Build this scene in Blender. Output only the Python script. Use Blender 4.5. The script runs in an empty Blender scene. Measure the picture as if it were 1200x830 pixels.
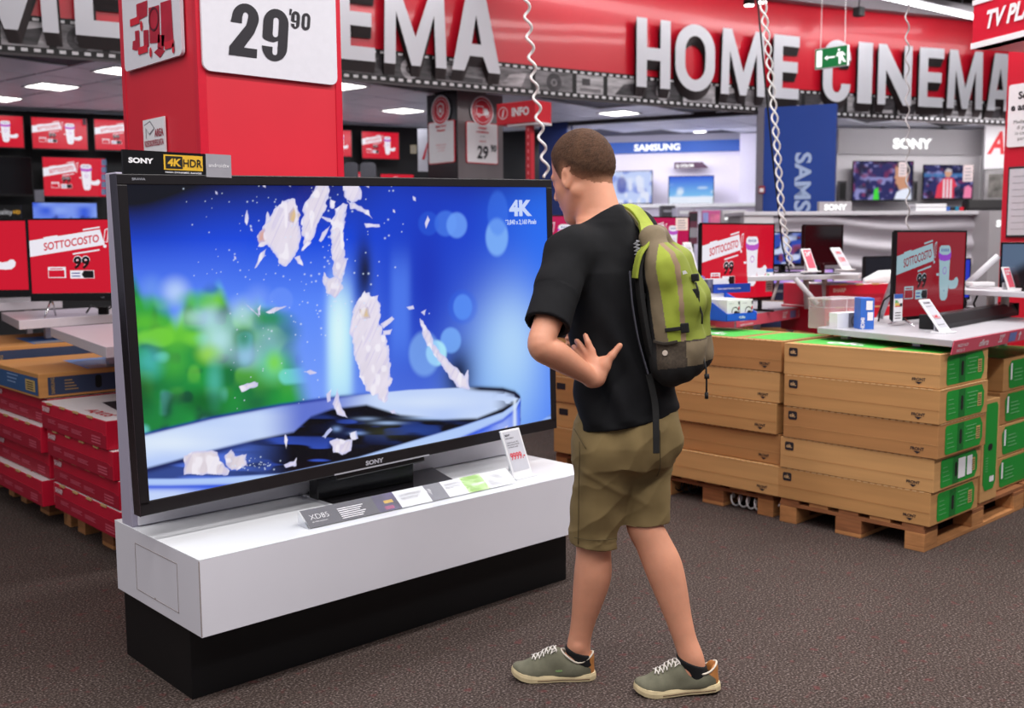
import bpy, bmesh, math, random
import numpy as np
from mathutils import Vector, Matrix
D = bpy.data
SC = bpy.context.scene
COL = SC.collection
random.seed(4)
RAD = math.radians

# ------------------------------------------------------------------ camera
CAM_H, CAM_F = 1.5, 1211.0
YAW, PITCH, ROLL = RAD(47.193), RAD(6.183), RAD(-0.409)
FH = Vector((math.cos(YAW), math.sin(YAW), 0)); RH = Vector((math.sin(YAW), -math.cos(YAW), 0)); ZZ = Vector((0, 0, 1))
FW = FH*math.cos(PITCH)-ZZ*math.sin(PITCH); UP0 = ZZ*math.cos(PITCH)+FH*math.sin(PITCH)
RT = RH*math.cos(ROLL)+UP0*math.sin(ROLL); UP = UP0*math.cos(ROLL)-RH*math.sin(ROLL)
cam = D.objects.new('camera', D.cameras.new('camera')); COL.objects.link(cam); SC.camera = cam
cam.matrix_world = Matrix(((RT.x, UP.x, -FW.x, 0), (RT.y, UP.y, -FW.y, 0), (RT.z, UP.z, -FW.z, CAM_H), (0, 0, 0, 1)))
cam.data.sensor_width = 36; cam.data.sensor_fit = 'HORIZONTAL'; cam.data.lens = CAM_F/1200*36
cam.data.clip_start = .05; cam.data.clip_end = 100
cam.data.dof.use_dof = True; cam.data.dof.focus_distance = 3.5; cam.data.dof.aperture_fstop = 3.0

# ------------------------------------------------------------------ view, world, lights
SC.view_settings.view_transform = 'Standard'; SC.view_settings.look = 'None'
SC.view_settings.gamma = 1; SC.view_settings.use_curve_mapping = False
SC.view_settings.exposure = 0.0
w = D.worlds.new('store_air'); SC.world = w; w.use_nodes = True
w.node_tree.nodes['Background'].inputs[0].default_value = (.80, .80, .92, 1)
w.node_tree.nodes['Background'].inputs[1].default_value = .30

def lamp(name, loc, sx, sy, watt, col=(1, .97, .96), rz=0, aim=None):
    l = D.lights.new(name, 'AREA'); l.shape = 'RECTANGLE'; l.size = sx; l.size_y = sy; l.energy = watt; l.color = col
    o = D.objects.new(name, l); COL.objects.link(o); o.location = loc; o.rotation_euler = (0, 0, rz)
    if aim: o.rotation_euler = (Vector(aim)-Vector(loc)).to_track_quat('-Z', 'Y').to_euler()
    return o
# rows of fluorescent tubes under the high hall ceiling
lamp('tube_row', (0.6, -0.6, 4.5), 9, .35, 235)
lamp('tube_row', (2.6, 1.4, 4.5), 9, .35, 265)
lamp('tube_row', (6.0, 4.0, 4.5), 9, .35, 190)
lamp('tube_row', (7.5, -1.0, 4.5), 9, .35, 150)
lamp('tube_row', (-2.5, 4.2, 4.5), 7, .35, 130)
# unseen area lights standing in for tubes above the red fascia
lamp('tube_row', (9.0, 3.2, 4.5), 7, .35, 150)  # extra row added to brighten the wave partition
lamp('fascia_wash', (4.4, 7.58, 4.15), 4.2, .12, 18, aim=(4.5, 8.27, 3.85))
lamp('fascia_wash', (9.27, 6.63, 4.15), 4.2, .12, 14, aim=(9.5, 7.3, 3.9))
lamp('fascia_wash', (12.55, 5.55, 4.1), 3.2, .12, 9, aim=(12.85, 6.2, 3.9))

# ------------------------------------------------------------------ helpers
def at(px, py, f):
    """Point where the sight line of a spot measured on the photograph meets horizontal distance f."""
    r = FW+RT*((px-600)/CAM_F)-UP*((py-415)/CAM_F)
    return Vector((0, 0, CAM_H))+r*(f/r.dot(FH))
def onz(px, py, z):
    r = FW+RT*((px-600)/CAM_F)-UP*((py-415)/CAM_F)
    return Vector((0, 0, CAM_H))+r*((z-CAM_H)/r.z)
def face(xl, xr, yt, yb, dl, dr):
    """An upright rectangle seen in the photograph: (bottom middle, turn about z, width, height)."""
    a = at(xl, yb, dl); b = at(xr, yb, dr); c = at(xl, yt, dl)
    m = (a+b)/2; m.z = a.z; d = b-a
    return m, math.atan2(d.y, d.x), math.hypot(d.x, d.y), c.z-a.z
def lin(c):
    return tuple(((v/255)/12.92 if v/255 <= .04045 else (((v/255)+.055)/1.055)**2.4) for v in c)
MATS = {}
def mat(name, col=(128, 128, 128), rough=.5, metal=0, em=0, var=0, vs=40, spec=.5, bump=0, bs=200, coat=0, alpha=1, trans=0, ior=1.45, sss=0, stretch=None):
    if name in MATS: return MATS[name]
    m = D.materials.new(name); m.use_nodes = True; nt = m.node_tree; b = nt.nodes['Principled BSDF']
    c = lin(col)+(1,)
    b.inputs['Base Color'].default_value = c
    b.inputs['Roughness'].default_value = rough; b.inputs['Metallic'].default_value = metal
    b.inputs['Specular IOR Level'].default_value = spec; b.inputs['Coat Weight'].default_value = coat
    b.inputs['Coat Roughness'].default_value = .06; b.inputs['IOR'].default_value = ior
    b.inputs['Transmission Weight'].default_value = trans; b.inputs['Alpha'].default_value = alpha
    if sss:
        b.inputs['Subsurface Weight'].default_value = sss; b.inputs['Subsurface Radius'].default_value = (.012, .005, .003)
        b.inputs['Subsurface Scale'].default_value = 1
    if em:
        b.inputs['Emission Color'].default_value = c; b.inputs['Emission Strength'].default_value = em
        b.inputs['Base Color'].default_value = (.004, .004, .004, 1)
    tc = None
    if var or bump:
        tc = nt.nodes.new('ShaderNodeTexCoord'); mp = nt.nodes.new('ShaderNodeMapping'); nt.links.new(tc.outputs['Object'], mp.inputs[0])
        if stretch: mp.inputs['Scale'].default_value = stretch
    if var:
        n = nt.nodes.new('ShaderNodeTexNoise'); n.inputs['Scale'].default_value = vs; n.inputs['Detail'].default_value = 4
        nt.links.new(mp.outputs[0], n.inputs[0])
        r = nt.nodes.new('ShaderNodeValToRGB'); r.color_ramp.elements[0].position = .3; r.color_ramp.elements[1].position = .7
        r.color_ramp.elements[0].color = tuple(v*(1-var) for v in c[:3])+(1,); r.color_ramp.elements[1].color = tuple(min(1, v*(1+var)) for v in c[:3])+(1,)
        nt.links.new(n.outputs[0], r.inputs[0]); nt.links.new(r.outputs[0], b.inputs['Base Color'])
    if bump:
        n = nt.nodes.new('ShaderNodeTexNoise'); n.inputs['Scale'].default_value = bs; nt.links.new(mp.outputs[0], n.inputs[0])
        bp = nt.nodes.new('ShaderNodeBump'); bp.inputs['Strength'].default_value = bump; bp.inputs['Distance'].default_value = .004
        nt.links.new(n.outputs[0], bp.inputs['Height']); nt.links.new(bp.outputs[0], b.inputs['Normal'])
    MATS[name] = m
    return m
def tag(o, label=None, cat=None, group=None, kind=None):
    for k, v in (('label', label), ('category', cat), ('group', group), ('kind', kind)):
        if v: o[k] = v
    return o
def thing(name, label, cat, loc=(0, 0, 0), rz=0, group=None, rx=0, ry=0):
    o = D.objects.new(name, None); COL.objects.link(o); o.empty_display_size = .1
    o.location = loc; o.rotation_euler = (rx, ry, rz)
    return tag(o, label, cat, group)
_TXT = {}
def text_geo(s, bold, shear):
    k = (s, bold, shear)
    if k not in _TXT:
        c = D.curves.new('t', 'FONT'); c.body = s; c.size = 1; c.offset = bold; c.shear = shear; c.fill_mode = 'FRONT'; c.resolution_u = 3
        o = D.objects.new('t', c); COL.objects.link(o)
        me = D.meshes.new_from_object(o.evaluated_get(bpy.context.evaluated_depsgraph_get()))
        v = [tuple(p.co[:2]) for p in me.vertices]; f = [tuple(p.vertices) for p in me.polygons]
        D.objects.remove(o); D.curves.remove(c); D.meshes.remove(me)
        x0 = min(p[0] for p in v) if v else 0; x1 = max(p[0] for p in v) if v else 1
        _TXT[k] = ([((a-x0)/.73, b/.73) for a, b in v], f, (x1-x0)/.73)
    return _TXT[k]
def fill2d(loops):
    """Triangles of a flat figure with holes, from closed outlines."""
    c = D.curves.new('f', 'CURVE'); c.dimensions = '2D'; c.fill_mode = 'BOTH'
    for lp in loops:
        s = c.splines.new('POLY'); s.points.add(len(lp)-1); s.use_cyclic_u = True
        for p, q in zip(s.points, lp): p.co = (q[0], q[1], 0, 1)
    o = D.objects.new('f', c); COL.objects.link(o)
    me = D.meshes.new_from_object(o.evaluated_get(bpy.context.evaluated_depsgraph_get()))
    v = [tuple(p.co[:2]) for p in me.vertices]; f = [tuple(p.vertices) for p in me.polygons]
    D.objects.remove(o); D.curves.remove(c); D.meshes.remove(me)
    return v, f
class MB:
    """Collects shapes and links them as ONE mesh object."""
    def __init__(s): s.v = []; s.f = []; s.m = []; s.T = Matrix()
    def add(s, vs, fs, m=0):
        n = len(s.v); s.v += [tuple(s.T @ Vector(p)) for p in vs]
        s.f += [tuple(i+n for i in f) for f in fs]; s.m += [m]*len(fs); return s
    def box(s, x0, x1, y0, y1, z0, z1, m=0):
        return s.add([(x0, y0, z0), (x1, y0, z0), (x1, y1, z0), (x0, y1, z0), (x0, y0, z1), (x1, y0, z1), (x1, y1, z1), (x0, y1, z1)],
                     [(0, 3, 2, 1), (4, 5, 6, 7), (0, 1, 5, 4), (1, 2, 6, 5), (2, 3, 7, 6), (3, 0, 4, 7)], m)
    def rect(s, x0, x1, z0, z1, y=0, m=0):
        return s.add([(x0, y, z0), (x1, y, z0), (x1, y, z1), (x0, y, z1)], [(0, 1, 2, 3)], m)
    def poly(s, pts, y=0, m=0):                      # flat figure in x-z, facing -y
        if sum(a[0]*b[1]-b[0]*a[1] for a, b in zip(pts, pts[1:]+pts[:1])) < 0: pts = pts[::-1]
        return s.add([(a, y, b) for a, b in pts], [tuple(range(len(pts)))], m)
    def shape(s, loops, y=0, m=0, depth=0):
        v, f = fill2d(loops)
        s.add([(a, y, b) for a, b in v], f, m)
        if depth:
            for lp in loops:
                n = len(lp)
                s.add([(a, y, b) for a, b in lp]+[(a, y+depth, b) for a, b in lp], [(i, (i+1) % n, (i+1) % n+n, i+n) for i in range(n)], m)
        return s
    def prism(s, pts, y0, y1, m=0):                  # solid from an x-z outline
        if sum(a[0]*b[1]-b[0]*a[1] for a, b in zip(pts, pts[1:]+pts[:1])) < 0: pts = pts[::-1]
        n = len(pts)
        return s.add([(a, y0, b) for a, b in pts]+[(a, y1, b) for a, b in pts],
                     [tuple(range(n)), tuple(range(2*n-1, n-1, -1))]+[(i, i+n, (i+1) % n+n, (i+1) % n) for i in range(n)], m)
    def slab(s, pts, z0, z1, m=0):                   # solid from an x-y outline
        if sum(a[0]*b[1]-b[0]*a[1] for a, b in zip(pts, pts[1:]+pts[:1])) < 0: pts = pts[::-1]
        n = len(pts)
        return s.add([(a, b, z0) for a, b in pts]+[(a, b, z1) for a, b in pts],
                     [tuple(range(n-1, -1, -1)), tuple(range(n, 2*n))]+[(i, (i+1) % n, (i+1) % n+n, i+n) for i in range(n)], m)
    def text(s, t, x, z, h, y=0, al='l', m=0, bold=.0, shear=0, xs=1, fit=None):
        v, f, w = text_geo(t, bold, shear)
        if fit: xs = fit/(w*h)
        o = {'l': 0, 'c': -.5, 'r': -1}[al]*w*h*xs
        return s.add([(x+o+a*h*xs, y, z+b*h) for a, b in v], f, m)
    def tube(s, pts, r, n=8, m=0, cap=True):
        P = [Vector(p) for p in pts]; rs = r if isinstance(r, (list, tuple)) else [r]*len(P)
        vs = []; fs = []; u = None
        for i, p in enumerate(P):
            d = (P[min(i+1, len(P)-1)]-P[max(i-1, 0)]).normalized()
            if u is None: u = d.orthogonal().normalized()
            u = (u-d*u.dot(d)).normalized(); w_ = d.cross(u)
            for k in range(n):
                a = 2*math.pi*k/n; vs.append(tuple(p+(u*math.cos(a)+w_*math.sin(a))*rs[i]))
        for i in range(len(P)-1):
            for k in range(n): fs.append((i*n+k, i*n+(k+1) % n, (i+1)*n+(k+1) % n, (i+1)*n+k))
        if cap: fs += [tuple(range(n-1, -1, -1)), tuple(range((len(P)-1)*n, len(P)*n))]
        return s.add(vs, fs, m)
    def ring(s, cx, cz, r0, r1, y=0, m=0, n=24, a0=0, a1=360):
        vs = []; fs = []
        for i in range(n+1):
            a = RAD(a0+(a1-a0)*i/n); vs += [(cx+r0*math.cos(a), y, cz+r0*math.sin(a)), (cx+r1*math.cos(a), y, cz+r1*math.sin(a))]
        for i in range(n): fs.append((2*i, 2*i+1, 2*i+3, 2*i+2))
        return s.add(vs, fs, m)
    def disc(s, cx, cz, r, y=0, m=0, n=24, rz=None):
        return s.poly([(cx+r*math.cos(2*math.pi*i/n), cz+(rz or r)*math.sin(2*math.pi*i/n)) for i in range(n)], y, m)
    def build(s, name, mats, parent=None, bevel=0, smooth=False, loc=(0, 0, 0), rz=0):
        me = D.meshes.new(name); me.from_pydata(s.v, [], s.f)
        for mm in (mats if isinstance(mats, (list, tuple)) else [mats]): me.materials.append(mm)
        if any(s.m): me.polygons.foreach_set('material_index', s.m)
        if smooth: me.polygons.foreach_set('use_smooth', [True]*len(me.polygons))
        me.update()
        o = D.objects.new(name, me); COL.objects.link(o); o.parent = parent; o.location = loc; o.rotation_euler = (0, 0, rz)
        if bevel:
            b = o.modifiers.new('bevel', 'BEVEL'); b.width = bevel; b.segments = 2; b.limit_method = 'ANGLE'; b.angle_limit = RAD(40)
        return o
def kids(o): return [c for c in D.objects if c.parent == o]
def copy_tree(o, parent=None):
    c = o.copy(); COL.objects.link(c); c.parent = parent
    for ch in list(o.children): copy_tree(ch, c)
    return c
def rr(x0, x1, z0, z1, r, n=5):                      # rounded rectangle outline
    out = []
    for cx, cz, a in ((x1-r, z0+r, -90), (x1-r, z1-r, 0), (x0+r, z1-r, 90), (x0+r, z0+r, 180)):
        for i in range(n+1):
            t = RAD(a+90*i/n); out.append((cx+r*math.cos(t), cz+r*math.sin(t)))
    return out
def mesh_obj(name, V, F, m, parent=None, smooth=True, cols=None):
    me = D.meshes.new(name); V = np.asarray(V, np.float32); F = np.asarray(F, np.int32); k = F.shape[1]
    me.vertices.add(len(V)); me.vertices.foreach_set('co', V.ravel())
    me.loops.add(F.size); me.loops.foreach_set('vertex_index', F.ravel())
    me.polygons.add(len(F)); me.polygons.foreach_set('loop_start', np.arange(0, F.size, k, dtype=np.int32))
    me.polygons.foreach_set('loop_total', np.full(len(F), k, np.int32))
    if smooth: me.polygons.foreach_set('use_smooth', np.ones(len(F), bool))
    me.update(calc_edges=True)
    if cols is not None:
        a = me.color_attributes.new('paint', 'FLOAT_COLOR', 'POINT')
        a.data.foreach_set('color', np.concatenate([np.clip(cols, 0, 4), np.ones((len(V), 1))], 1).astype(np.float32).ravel())
    me.materials.append(m)
    o = D.objects.new(name, me); COL.objects.link(o); o.parent = parent
    return o
# smooth value noise for the moving pictures on the screens
def vnoise(x, y, seed=0):
    rs = np.random.RandomState(seed); t = rs.rand(64, 64)
    xi = np.floor(x).astype(int); yi = np.floor(y).astype(int); fx = x-xi; fy = y-yi
    fx = fx*fx*(3-2*fx); fy = fy*fy*(3-2*fy)
    g = lambda a, b: t[a % 64, b % 64]
    return (g(xi, yi)*(1-fx)+g(xi+1, yi)*fx)*(1-fy)+(g(xi, yi+1)*(1-fx)+g(xi+1, yi+1)*fx)*fy
def srgb(c): return np.array(lin(c))
def mixp(img, col, a): return img*(1-a[..., None])+np.asarray(col)*a[..., None]
def sm(e0, e1, x):
    t = np.clip((x-e0)/(e1-e0), 0, 1); return t*t*(3-2*t)
def polydist(px, py, P):
    """Signed distance to a polygon, negative inside."""
    d = np.full(px.shape, 1e9); ins = np.zeros(px.shape, bool); n = len(P)
    for i in range(n):
        ax, ay = P[i]; bx, by = P[(i+1) % n]; ex, ey = bx-ax, by-ay
        t = np.clip(((px-ax)*ex+(py-ay)*ey)/(ex*ex+ey*ey+1e-9), 0, 1)
        d = np.minimum(d, (px-ax-t*ex)**2+(py-ay-t*ey)**2)
        c = ((ay > py) != (by > py)) & (px < (bx-ax)*(py-ay)/((by-ay) if abs(by-ay) > 1e-9 else 1e-9)+ax)
        ins ^= c
    d = np.sqrt(d); return np.where(ins, -d, d)
def paint_mat(name, strength, rough=.2):
    if name in MATS: return MATS[name]
    m = D.materials.new(name); m.use_nodes = True; nt = m.node_tree; b = nt.nodes['Principled BSDF']
    b.inputs['Base Color'].default_value = (.004, .004, .004, 1); b.inputs['Roughness'].default_value = rough
    a = nt.nodes.new('ShaderNodeVertexColor'); a.layer_name = 'paint'
    nt.links.new(a.outputs[0], b.inputs['Emission Color']); b.inputs['Emission Strength'].default_value = strength
    MATS[name] = m; return m
def picture(name, w, h, nx, ny, func, m, parent, y=0, z0=0):
    """A lit screen: flat grid in x-z facing -y whose points carry the picture. func(u right, v down) -> rgb."""
    u, v = np.meshgrid(np.linspace(0, 1, nx), np.linspace(0, 1, ny))
    c = func(u, v)
    V = np.stack([(u-.5)*w, np.full(u.shape, y), z0+(1-v)*h], -1).reshape(-1, 3)
    i = np.arange(nx*ny).reshape(ny, nx)
    F = np.stack([i[1:, :-1], i[1:, 1:], i[:-1, 1:], i[:-1, :-1]], -1).reshape(-1, 4)
    return mesh_obj(name, V, F, m, parent, False, c.reshape(-1, 3))

# materials used all over
white_lam = mat('white_laminate', (236, 236, 240), .22, var=.015, vs=6)
white_pl = mat('white_plastic', (230, 230, 232), .35, var=.02, vs=20)
grey_lam = mat('grey_laminate', (196, 194, 200), .4, var=.03, vs=9)
black_gl = mat('black_gloss_plastic', (14, 13, 15), .22, var=.1, vs=30)
black_mt = mat('black_matt', (7, 7, 9), .7, var=.2, vs=30)
silver = mat('brushed_silver', (190, 188, 196), .3, metal=.9, var=.04, vs=60)
chrome = mat('polished_chrome', (215, 215, 218), .12, metal=1, var=.02, vs=30)
red_paint = mat('red_paint', (214, 30, 50), .42, var=.03, vs=4)
ink_black = mat('print_black', (34, 30, 38), .6, var=.05, vs=50)
ink_red = mat('print_red', (206, 34, 54), .5, var=.05, vs=50)
ink_white = mat('print_white', (232, 230, 234), .5, var=.02, vs=50)
ink_grey = mat('print_grey', (140, 138, 146), .6, var=.05, vs=50)
ink_blue = mat('print_blue', (52, 92, 170), .5, var=.05, vs=50)
ink_pink = mat('print_pink', (222, 92, 112), .45, var=.03, vs=50)
# ------------------------------------------------------------------ the setting: floor
def carpet_mat():
    m = D.materials.new('speckled_carpet'); m.use_nodes = True; nt = m.node_tree; b = nt.nodes['Principled BSDF']
    b.inputs['Roughness'].default_value = .95; b.inputs['Specular IOR Level'].default_value = .15
    tc = nt.nodes.new('ShaderNodeTexCoord')
    def noise(s, d=3):
        n = nt.nodes.new('ShaderNodeTexNoise'); n.inputs['Scale'].default_value = s; n.inputs['Detail'].default_value = d
        nt.links.new(tc.outputs['Object'], n.inputs[0]); return n.outputs[0]
    def ramp(src, stops):
        r = nt.nodes.new('ShaderNodeValToRGB'); e = r.color_ramp.elements
        while len(e) < len(stops): e.new(.5)
        for k, (p, c) in zip(e, stops): k.position = p; k.color = c+(1,)
        nt.links.new(src, r.inputs[0]); return r.outputs[0]
    def mix(f, a, c):
        x = nt.nodes.new('ShaderNodeMix'); x.data_type = 'RGBA'; nt.links.new(f, x.inputs[0]); nt.links.new(a, x.inputs[6])
        if isinstance(c, tuple): x.inputs[7].default_value = c+(1,)
        else: nt.links.new(c, x.inputs[7])
        return x.outputs[2]
    base = ramp(noise(125, 6), [(.30, lin((30, 24, 22))), (.46, lin((62, 52, 48))), (.58, lin((88, 76, 71))), (.72, lin((140, 128, 126)))])
    red = ramp(noise(22, 6), [(.60, (0, 0, 0)), (.70, (.62, .62, .62))])
    c1 = mix(red, base, lin((98, 52, 52)))
    dark = ramp(noise(3, 2), [(.35, (.12, .12, .12)), (.65, (0, 0, 0))])
    c2 = mix(dark, c1, lin((38, 31, 29)))
    nt.links.new(c2, b.inputs['Base Color'])
    bp = nt.nodes.new('ShaderNodeBump'); bp.inputs['Strength'].default_value = .3; bp.inputs['Distance'].default_value = .004
    nt.links.new(noise(150, 3), bp.inputs['Height']); nt.links.new(bp.outputs[0], b.inputs['Normal'])
    return m
tag(MB().box(-6, 26, -6, 24, -.05, 0).build('floor', carpet_mat()), kind='structure')

tag(MB().slab([(3.6, 9.2), (9.0, 8.2), (14, 6.5), (20, 9), (10, 17), (2, 14)], .0, .004).build('floor', mat('bounce_floor_pale', (206, 204, 206), .4, var=.03, vs=2)), kind='structure')  # unseen pale patch added to bounce light up to the low ceiling

# banner line on plan (gently curved fascia), measured at its lower edge, 3 m above the floor
BP = [(1.75, 8.92), (2.68, 8.694), (3.55, 8.475), (5.426, 8.095), (7.096, 7.81), (7.854, 7.67), (9.175, 7.379), (10.529, 7.06), (11.0, 6.93), (12.68, 6.309), (13.926, 5.83), (14.6, 5.56)]
BS = [-.957]
for a, b in zip(BP, BP[1:]): BS.append(BS[-1]+math.hypot(b[0]-a[0], b[1]-a[1]))
def bpt(s, off, z):
    """Spot s metres along the fascia, off metres in front of it."""
    k = 0
    while k < len(BP)-2 and s > BS[k+1]: k += 1
    a, b = BP[k], BP[k+1]; L = BS[k+1]-BS[k]; t = (s-BS[k])/L; dx, dy = (b[0]-a[0])/L, (b[1]-a[1])/L
    return (a[0]+(b[0]-a[0])*t+dy*off, a[1]+(b[1]-a[1])*t-dx*off, z)
def bend(mb):
    mb.v = [bpt(x, -y, z) for x, y, z in mb.v]; return mb
def bstrip(z0, z1, y, m=0, s0=None, s1=None, mb=None, n=40):
    mb = mb or MB(); s0 = BS[0] if s0 is None else s0; s1 = BS[-1] if s1 is None else s1
    for i in range(n):
        a = s0+(s1-s0)*i/n; b = s0+(s1-s0)*(i+1)/n; mb.rect(a, b, z0, z1, y, m)
    return mb

# low ceiling of the departments behind the fascia, with its grid
tile_m = mat('ceiling_tile', (224, 226, 240), .4, var=.04, vs=3)
far = [(24, 4), (24, 22), (0, 22), (0, 9.6)]
tag(MB().slab([(x, y) for x, y in BP]+far, 3.03, 3.13).build('ceiling', mat('ceiling_void', (60, 58, 66), .6, var=.05)), kind='structure')
rail_m = mat('ceiling_rail_metal', (120, 120, 130), .18, metal=1, var=.03, vs=10)
g = MB()
ca, sa = math.cos(RAD(-81.5)), math.sin(RAD(-81.5))
for i in range(-14, 22):                              # long rails
    o = Vector((6, 12, 0))+Vector((-sa, ca, 0))*i*.6
    for L, wd, V in (((-7, 9), .012, Vector((ca, sa, 0))),):
        p, q = o+V*L[0], o+V*L[1]; n = Vector((-V.y, V.x, 0))*wd
        P = [(p+n), (q+n), (q-n), (p-n)]
        # stay behind the fascia
        t = [v for v in P if v.y > 0]
        def ok(v):
            k = max(0, min(len(BP)-2, sum(v.x > b[0] for b in BP)-1)); a, b = BP[k], BP[k+1]
            return v.y > a[1]+(b[1]-a[1])*(v.x-a[0])/(b[0]-a[0])+.05
        for j in range(16):
            a = p.lerp(q, j/16); b = p.lerp(q, (j+1)/16)
            if ok(a) and ok(b): g.add([tuple(a+n+ZZ*3.024), tuple(b+n+ZZ*3.024), tuple(b-n+ZZ*3.024), tuple(a-n+ZZ*3.024)], [(0, 3, 2, 1)])
tag(g.build('trim_3', rail_m), kind='structure')
ceil_o = D.objects['ceiling']
tl = MB(); tl.box(-.288, .288, -.288, .288, -.012, 0); tile0 = tl.build('ceiling_tile', tile_m, ceil_o, bevel=.004); tile0.rotation_euler = (0, 0, RAD(-81.5)); first = True
for i in range(-12, 26):
    for j in range(-14, 22):
        c = Vector((6, 12, 0))+Vector((ca, sa, 0))*(i-7.5)*.6+Vector((-sa, ca, 0))*(j+.5)*.6
        u_, v_ = c.dot(RH), c.dot(FH)
        if v_ > 0 and -.56 < u_/v_ < .46 and ok(c-Vector((0, .42, 0))) and v_ < 14.6:
            q = tile0 if first else tile0.copy()
            if not first: COL.objects.link(q)
            q.location = (c.x, c.y, 3.028); first = False
# high dark ceiling of the hall in front
tag(MB().box(-6, 24, -6, 12, 4.95, 5.05).build('ceiling', mat('dark_concrete', (96, 82, 78), .9, var=.12, vs=2)), kind='structure')
g = MB()
for k in range(3): g.tube([(2+k*.2, 3.0+k*1.6, 4.75), (16, 2.2+k*1.2, 4.75)], .09, 10)
tag(g.build('trim_1', mat('ceiling_duct', (120, 112, 112), .6, var=.08, vs=4), smooth=True), kind='structure')

# recessed light panels in the low ceiling
tube_em = mat('lit_diffuser', (255, 250, 244), .4, em=7)
alu = mat('lamp_frame_white', (210, 210, 214), .4, var=.02)
def panel_light(x, y, lab, wx=.36, wy=.36, rz=RAD(8.5)):
    t = thing('ceiling_light', lab, 'ceiling light', (x, y, 3.03), rz, 'recessed ceiling lights')
    MB().box(-wx/2, wx/2, -wy/2, wy/2, -.018, -.004).build('diffuser', tube_em, t)
    f = MB(); a, b = wx/2, wy/2
    for q in ((-a-.02, a+.02, -b-.02, -b), (-a-.02, a+.02, b, b+.02), (-a-.02, -a, -b, b), (a, a+.02, -b, b)): f.box(*q, -.022, -.004)
    f.build('frame', alu, t)
panel_light(3.66, 10.42, 'bright square ceiling panel light above the red screens left of the red pillar')
panel_light(3.52, 11.6, 'ceiling panel light cut by the left edge of the picture')
panel_light(3.82, 9.12, 'ceiling panel light close beside the red pillar, nearest the film strip')
panel_light(5.75, 8.62, 'ceiling panel light just right of the big red pillar')
panel_light(7.35, 9.75, 'ceiling panel light left of the shield sign column')
panel_light(9.45, 8.3, 'ceiling panel light above the head of the man')
panel_light(8.35, 8.75, 'small bright ceiling panel light right of the red INFO sign', .5, .3)

# ------------------------------------------------------------------ red fascia with film strip and big letters
fascia = thing('fascia_sign', 'long curved red fascia with a film strip and big white HOME CINEMA lettering', 'sign')
red_gl = mat('fascia_red', (212, 24, 46), .3, var=.05, vs=1.2, coat=.25)
strip_black = mat('film_black', (22, 19, 20), .5, var=.1, vs=12)
mb = bstrip(3.0, 4.38, 0); mb = bstrip(3.0, 4.38, .12, mb=mb)
mb.rect(BS[0], BS[-1], 3.0, 3.0, 0)
bend(mb).build('board', red_gl, fascia)
mb = bstrip(2.985, 3.285, -.012)
bend(mb).build('film_strip', strip_black, fascia)
bend(bstrip(2.97, 2.99, -.02)).build('lower_edge', mat('fascia_edge', (70, 62, 66), .5, var=.05), fascia)
mb = MB(); n = int((BS[-1]-BS[0])/.092)
for i in range(n):
    s = BS[0]+i*.092
    mb.rect(s, s+.048, 3.008, 3.034, -.016); mb.rect(s, s+.048, 3.246, 3.268, -.016)
tag(bend(mb).build('perforation', mat('perforation_white', (226, 224, 228), .5, var=.03), fascia), kind='stuff')
film_m = [mat('film_frame_%s' % n, c, .45, var=.55, vs=v, stretch=(1, 1, 5)) for n, c, v in (('mid', (120, 116, 120), 5), ('dark', (66, 62, 66), 7), ('pale', (172, 168, 172), 4))]
s = -.9; k = 0; rnd = random.Random(8)
while s < BS[-1]-.4:
    wd = rnd.choice((.34, .46, .58))
    mb = MB(); mb.rect(s, s+wd, 3.045, 3.238, -.016)
    q = rnd.randint(0, 2)
    if k % 3 == 0: mb.ring(s+wd*.5, 3.13, .04, .095, -.019, 1, 18); mb.disc(s+wd*.5, 3.13, .022, -.019, 1, 10)
    elif k % 3 == 1: mb.rect(s+wd*.12, s+wd*.9, 3.06, 3.1, -.019, 1); mb.rect(s+wd*.2, s+wd*.5, 3.13, 3.2, -.019, 2)
    else: mb.poly([(s+wd*.2, 3.06), (s+wd*.75, 3.06), (s+wd*.9, 3.2), (s+wd*.45, 3.17)], -.019, 2)
    bend(mb).build('film_frame', [film_m[q], film_m[(q+1) % 3], film_m[(q+2) % 3]], fascia)
    s += wd+.055; k += 1
def arc(cx, cy, rx, ry, a0, a1, n=14): return [(cx+rx*math.cos(RAD(a0+(a1-a0)*i/n)), cy+ry*math.sin(RAD(a0+(a1-a0)*i/n))) for i in range(n+1)]
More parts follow.
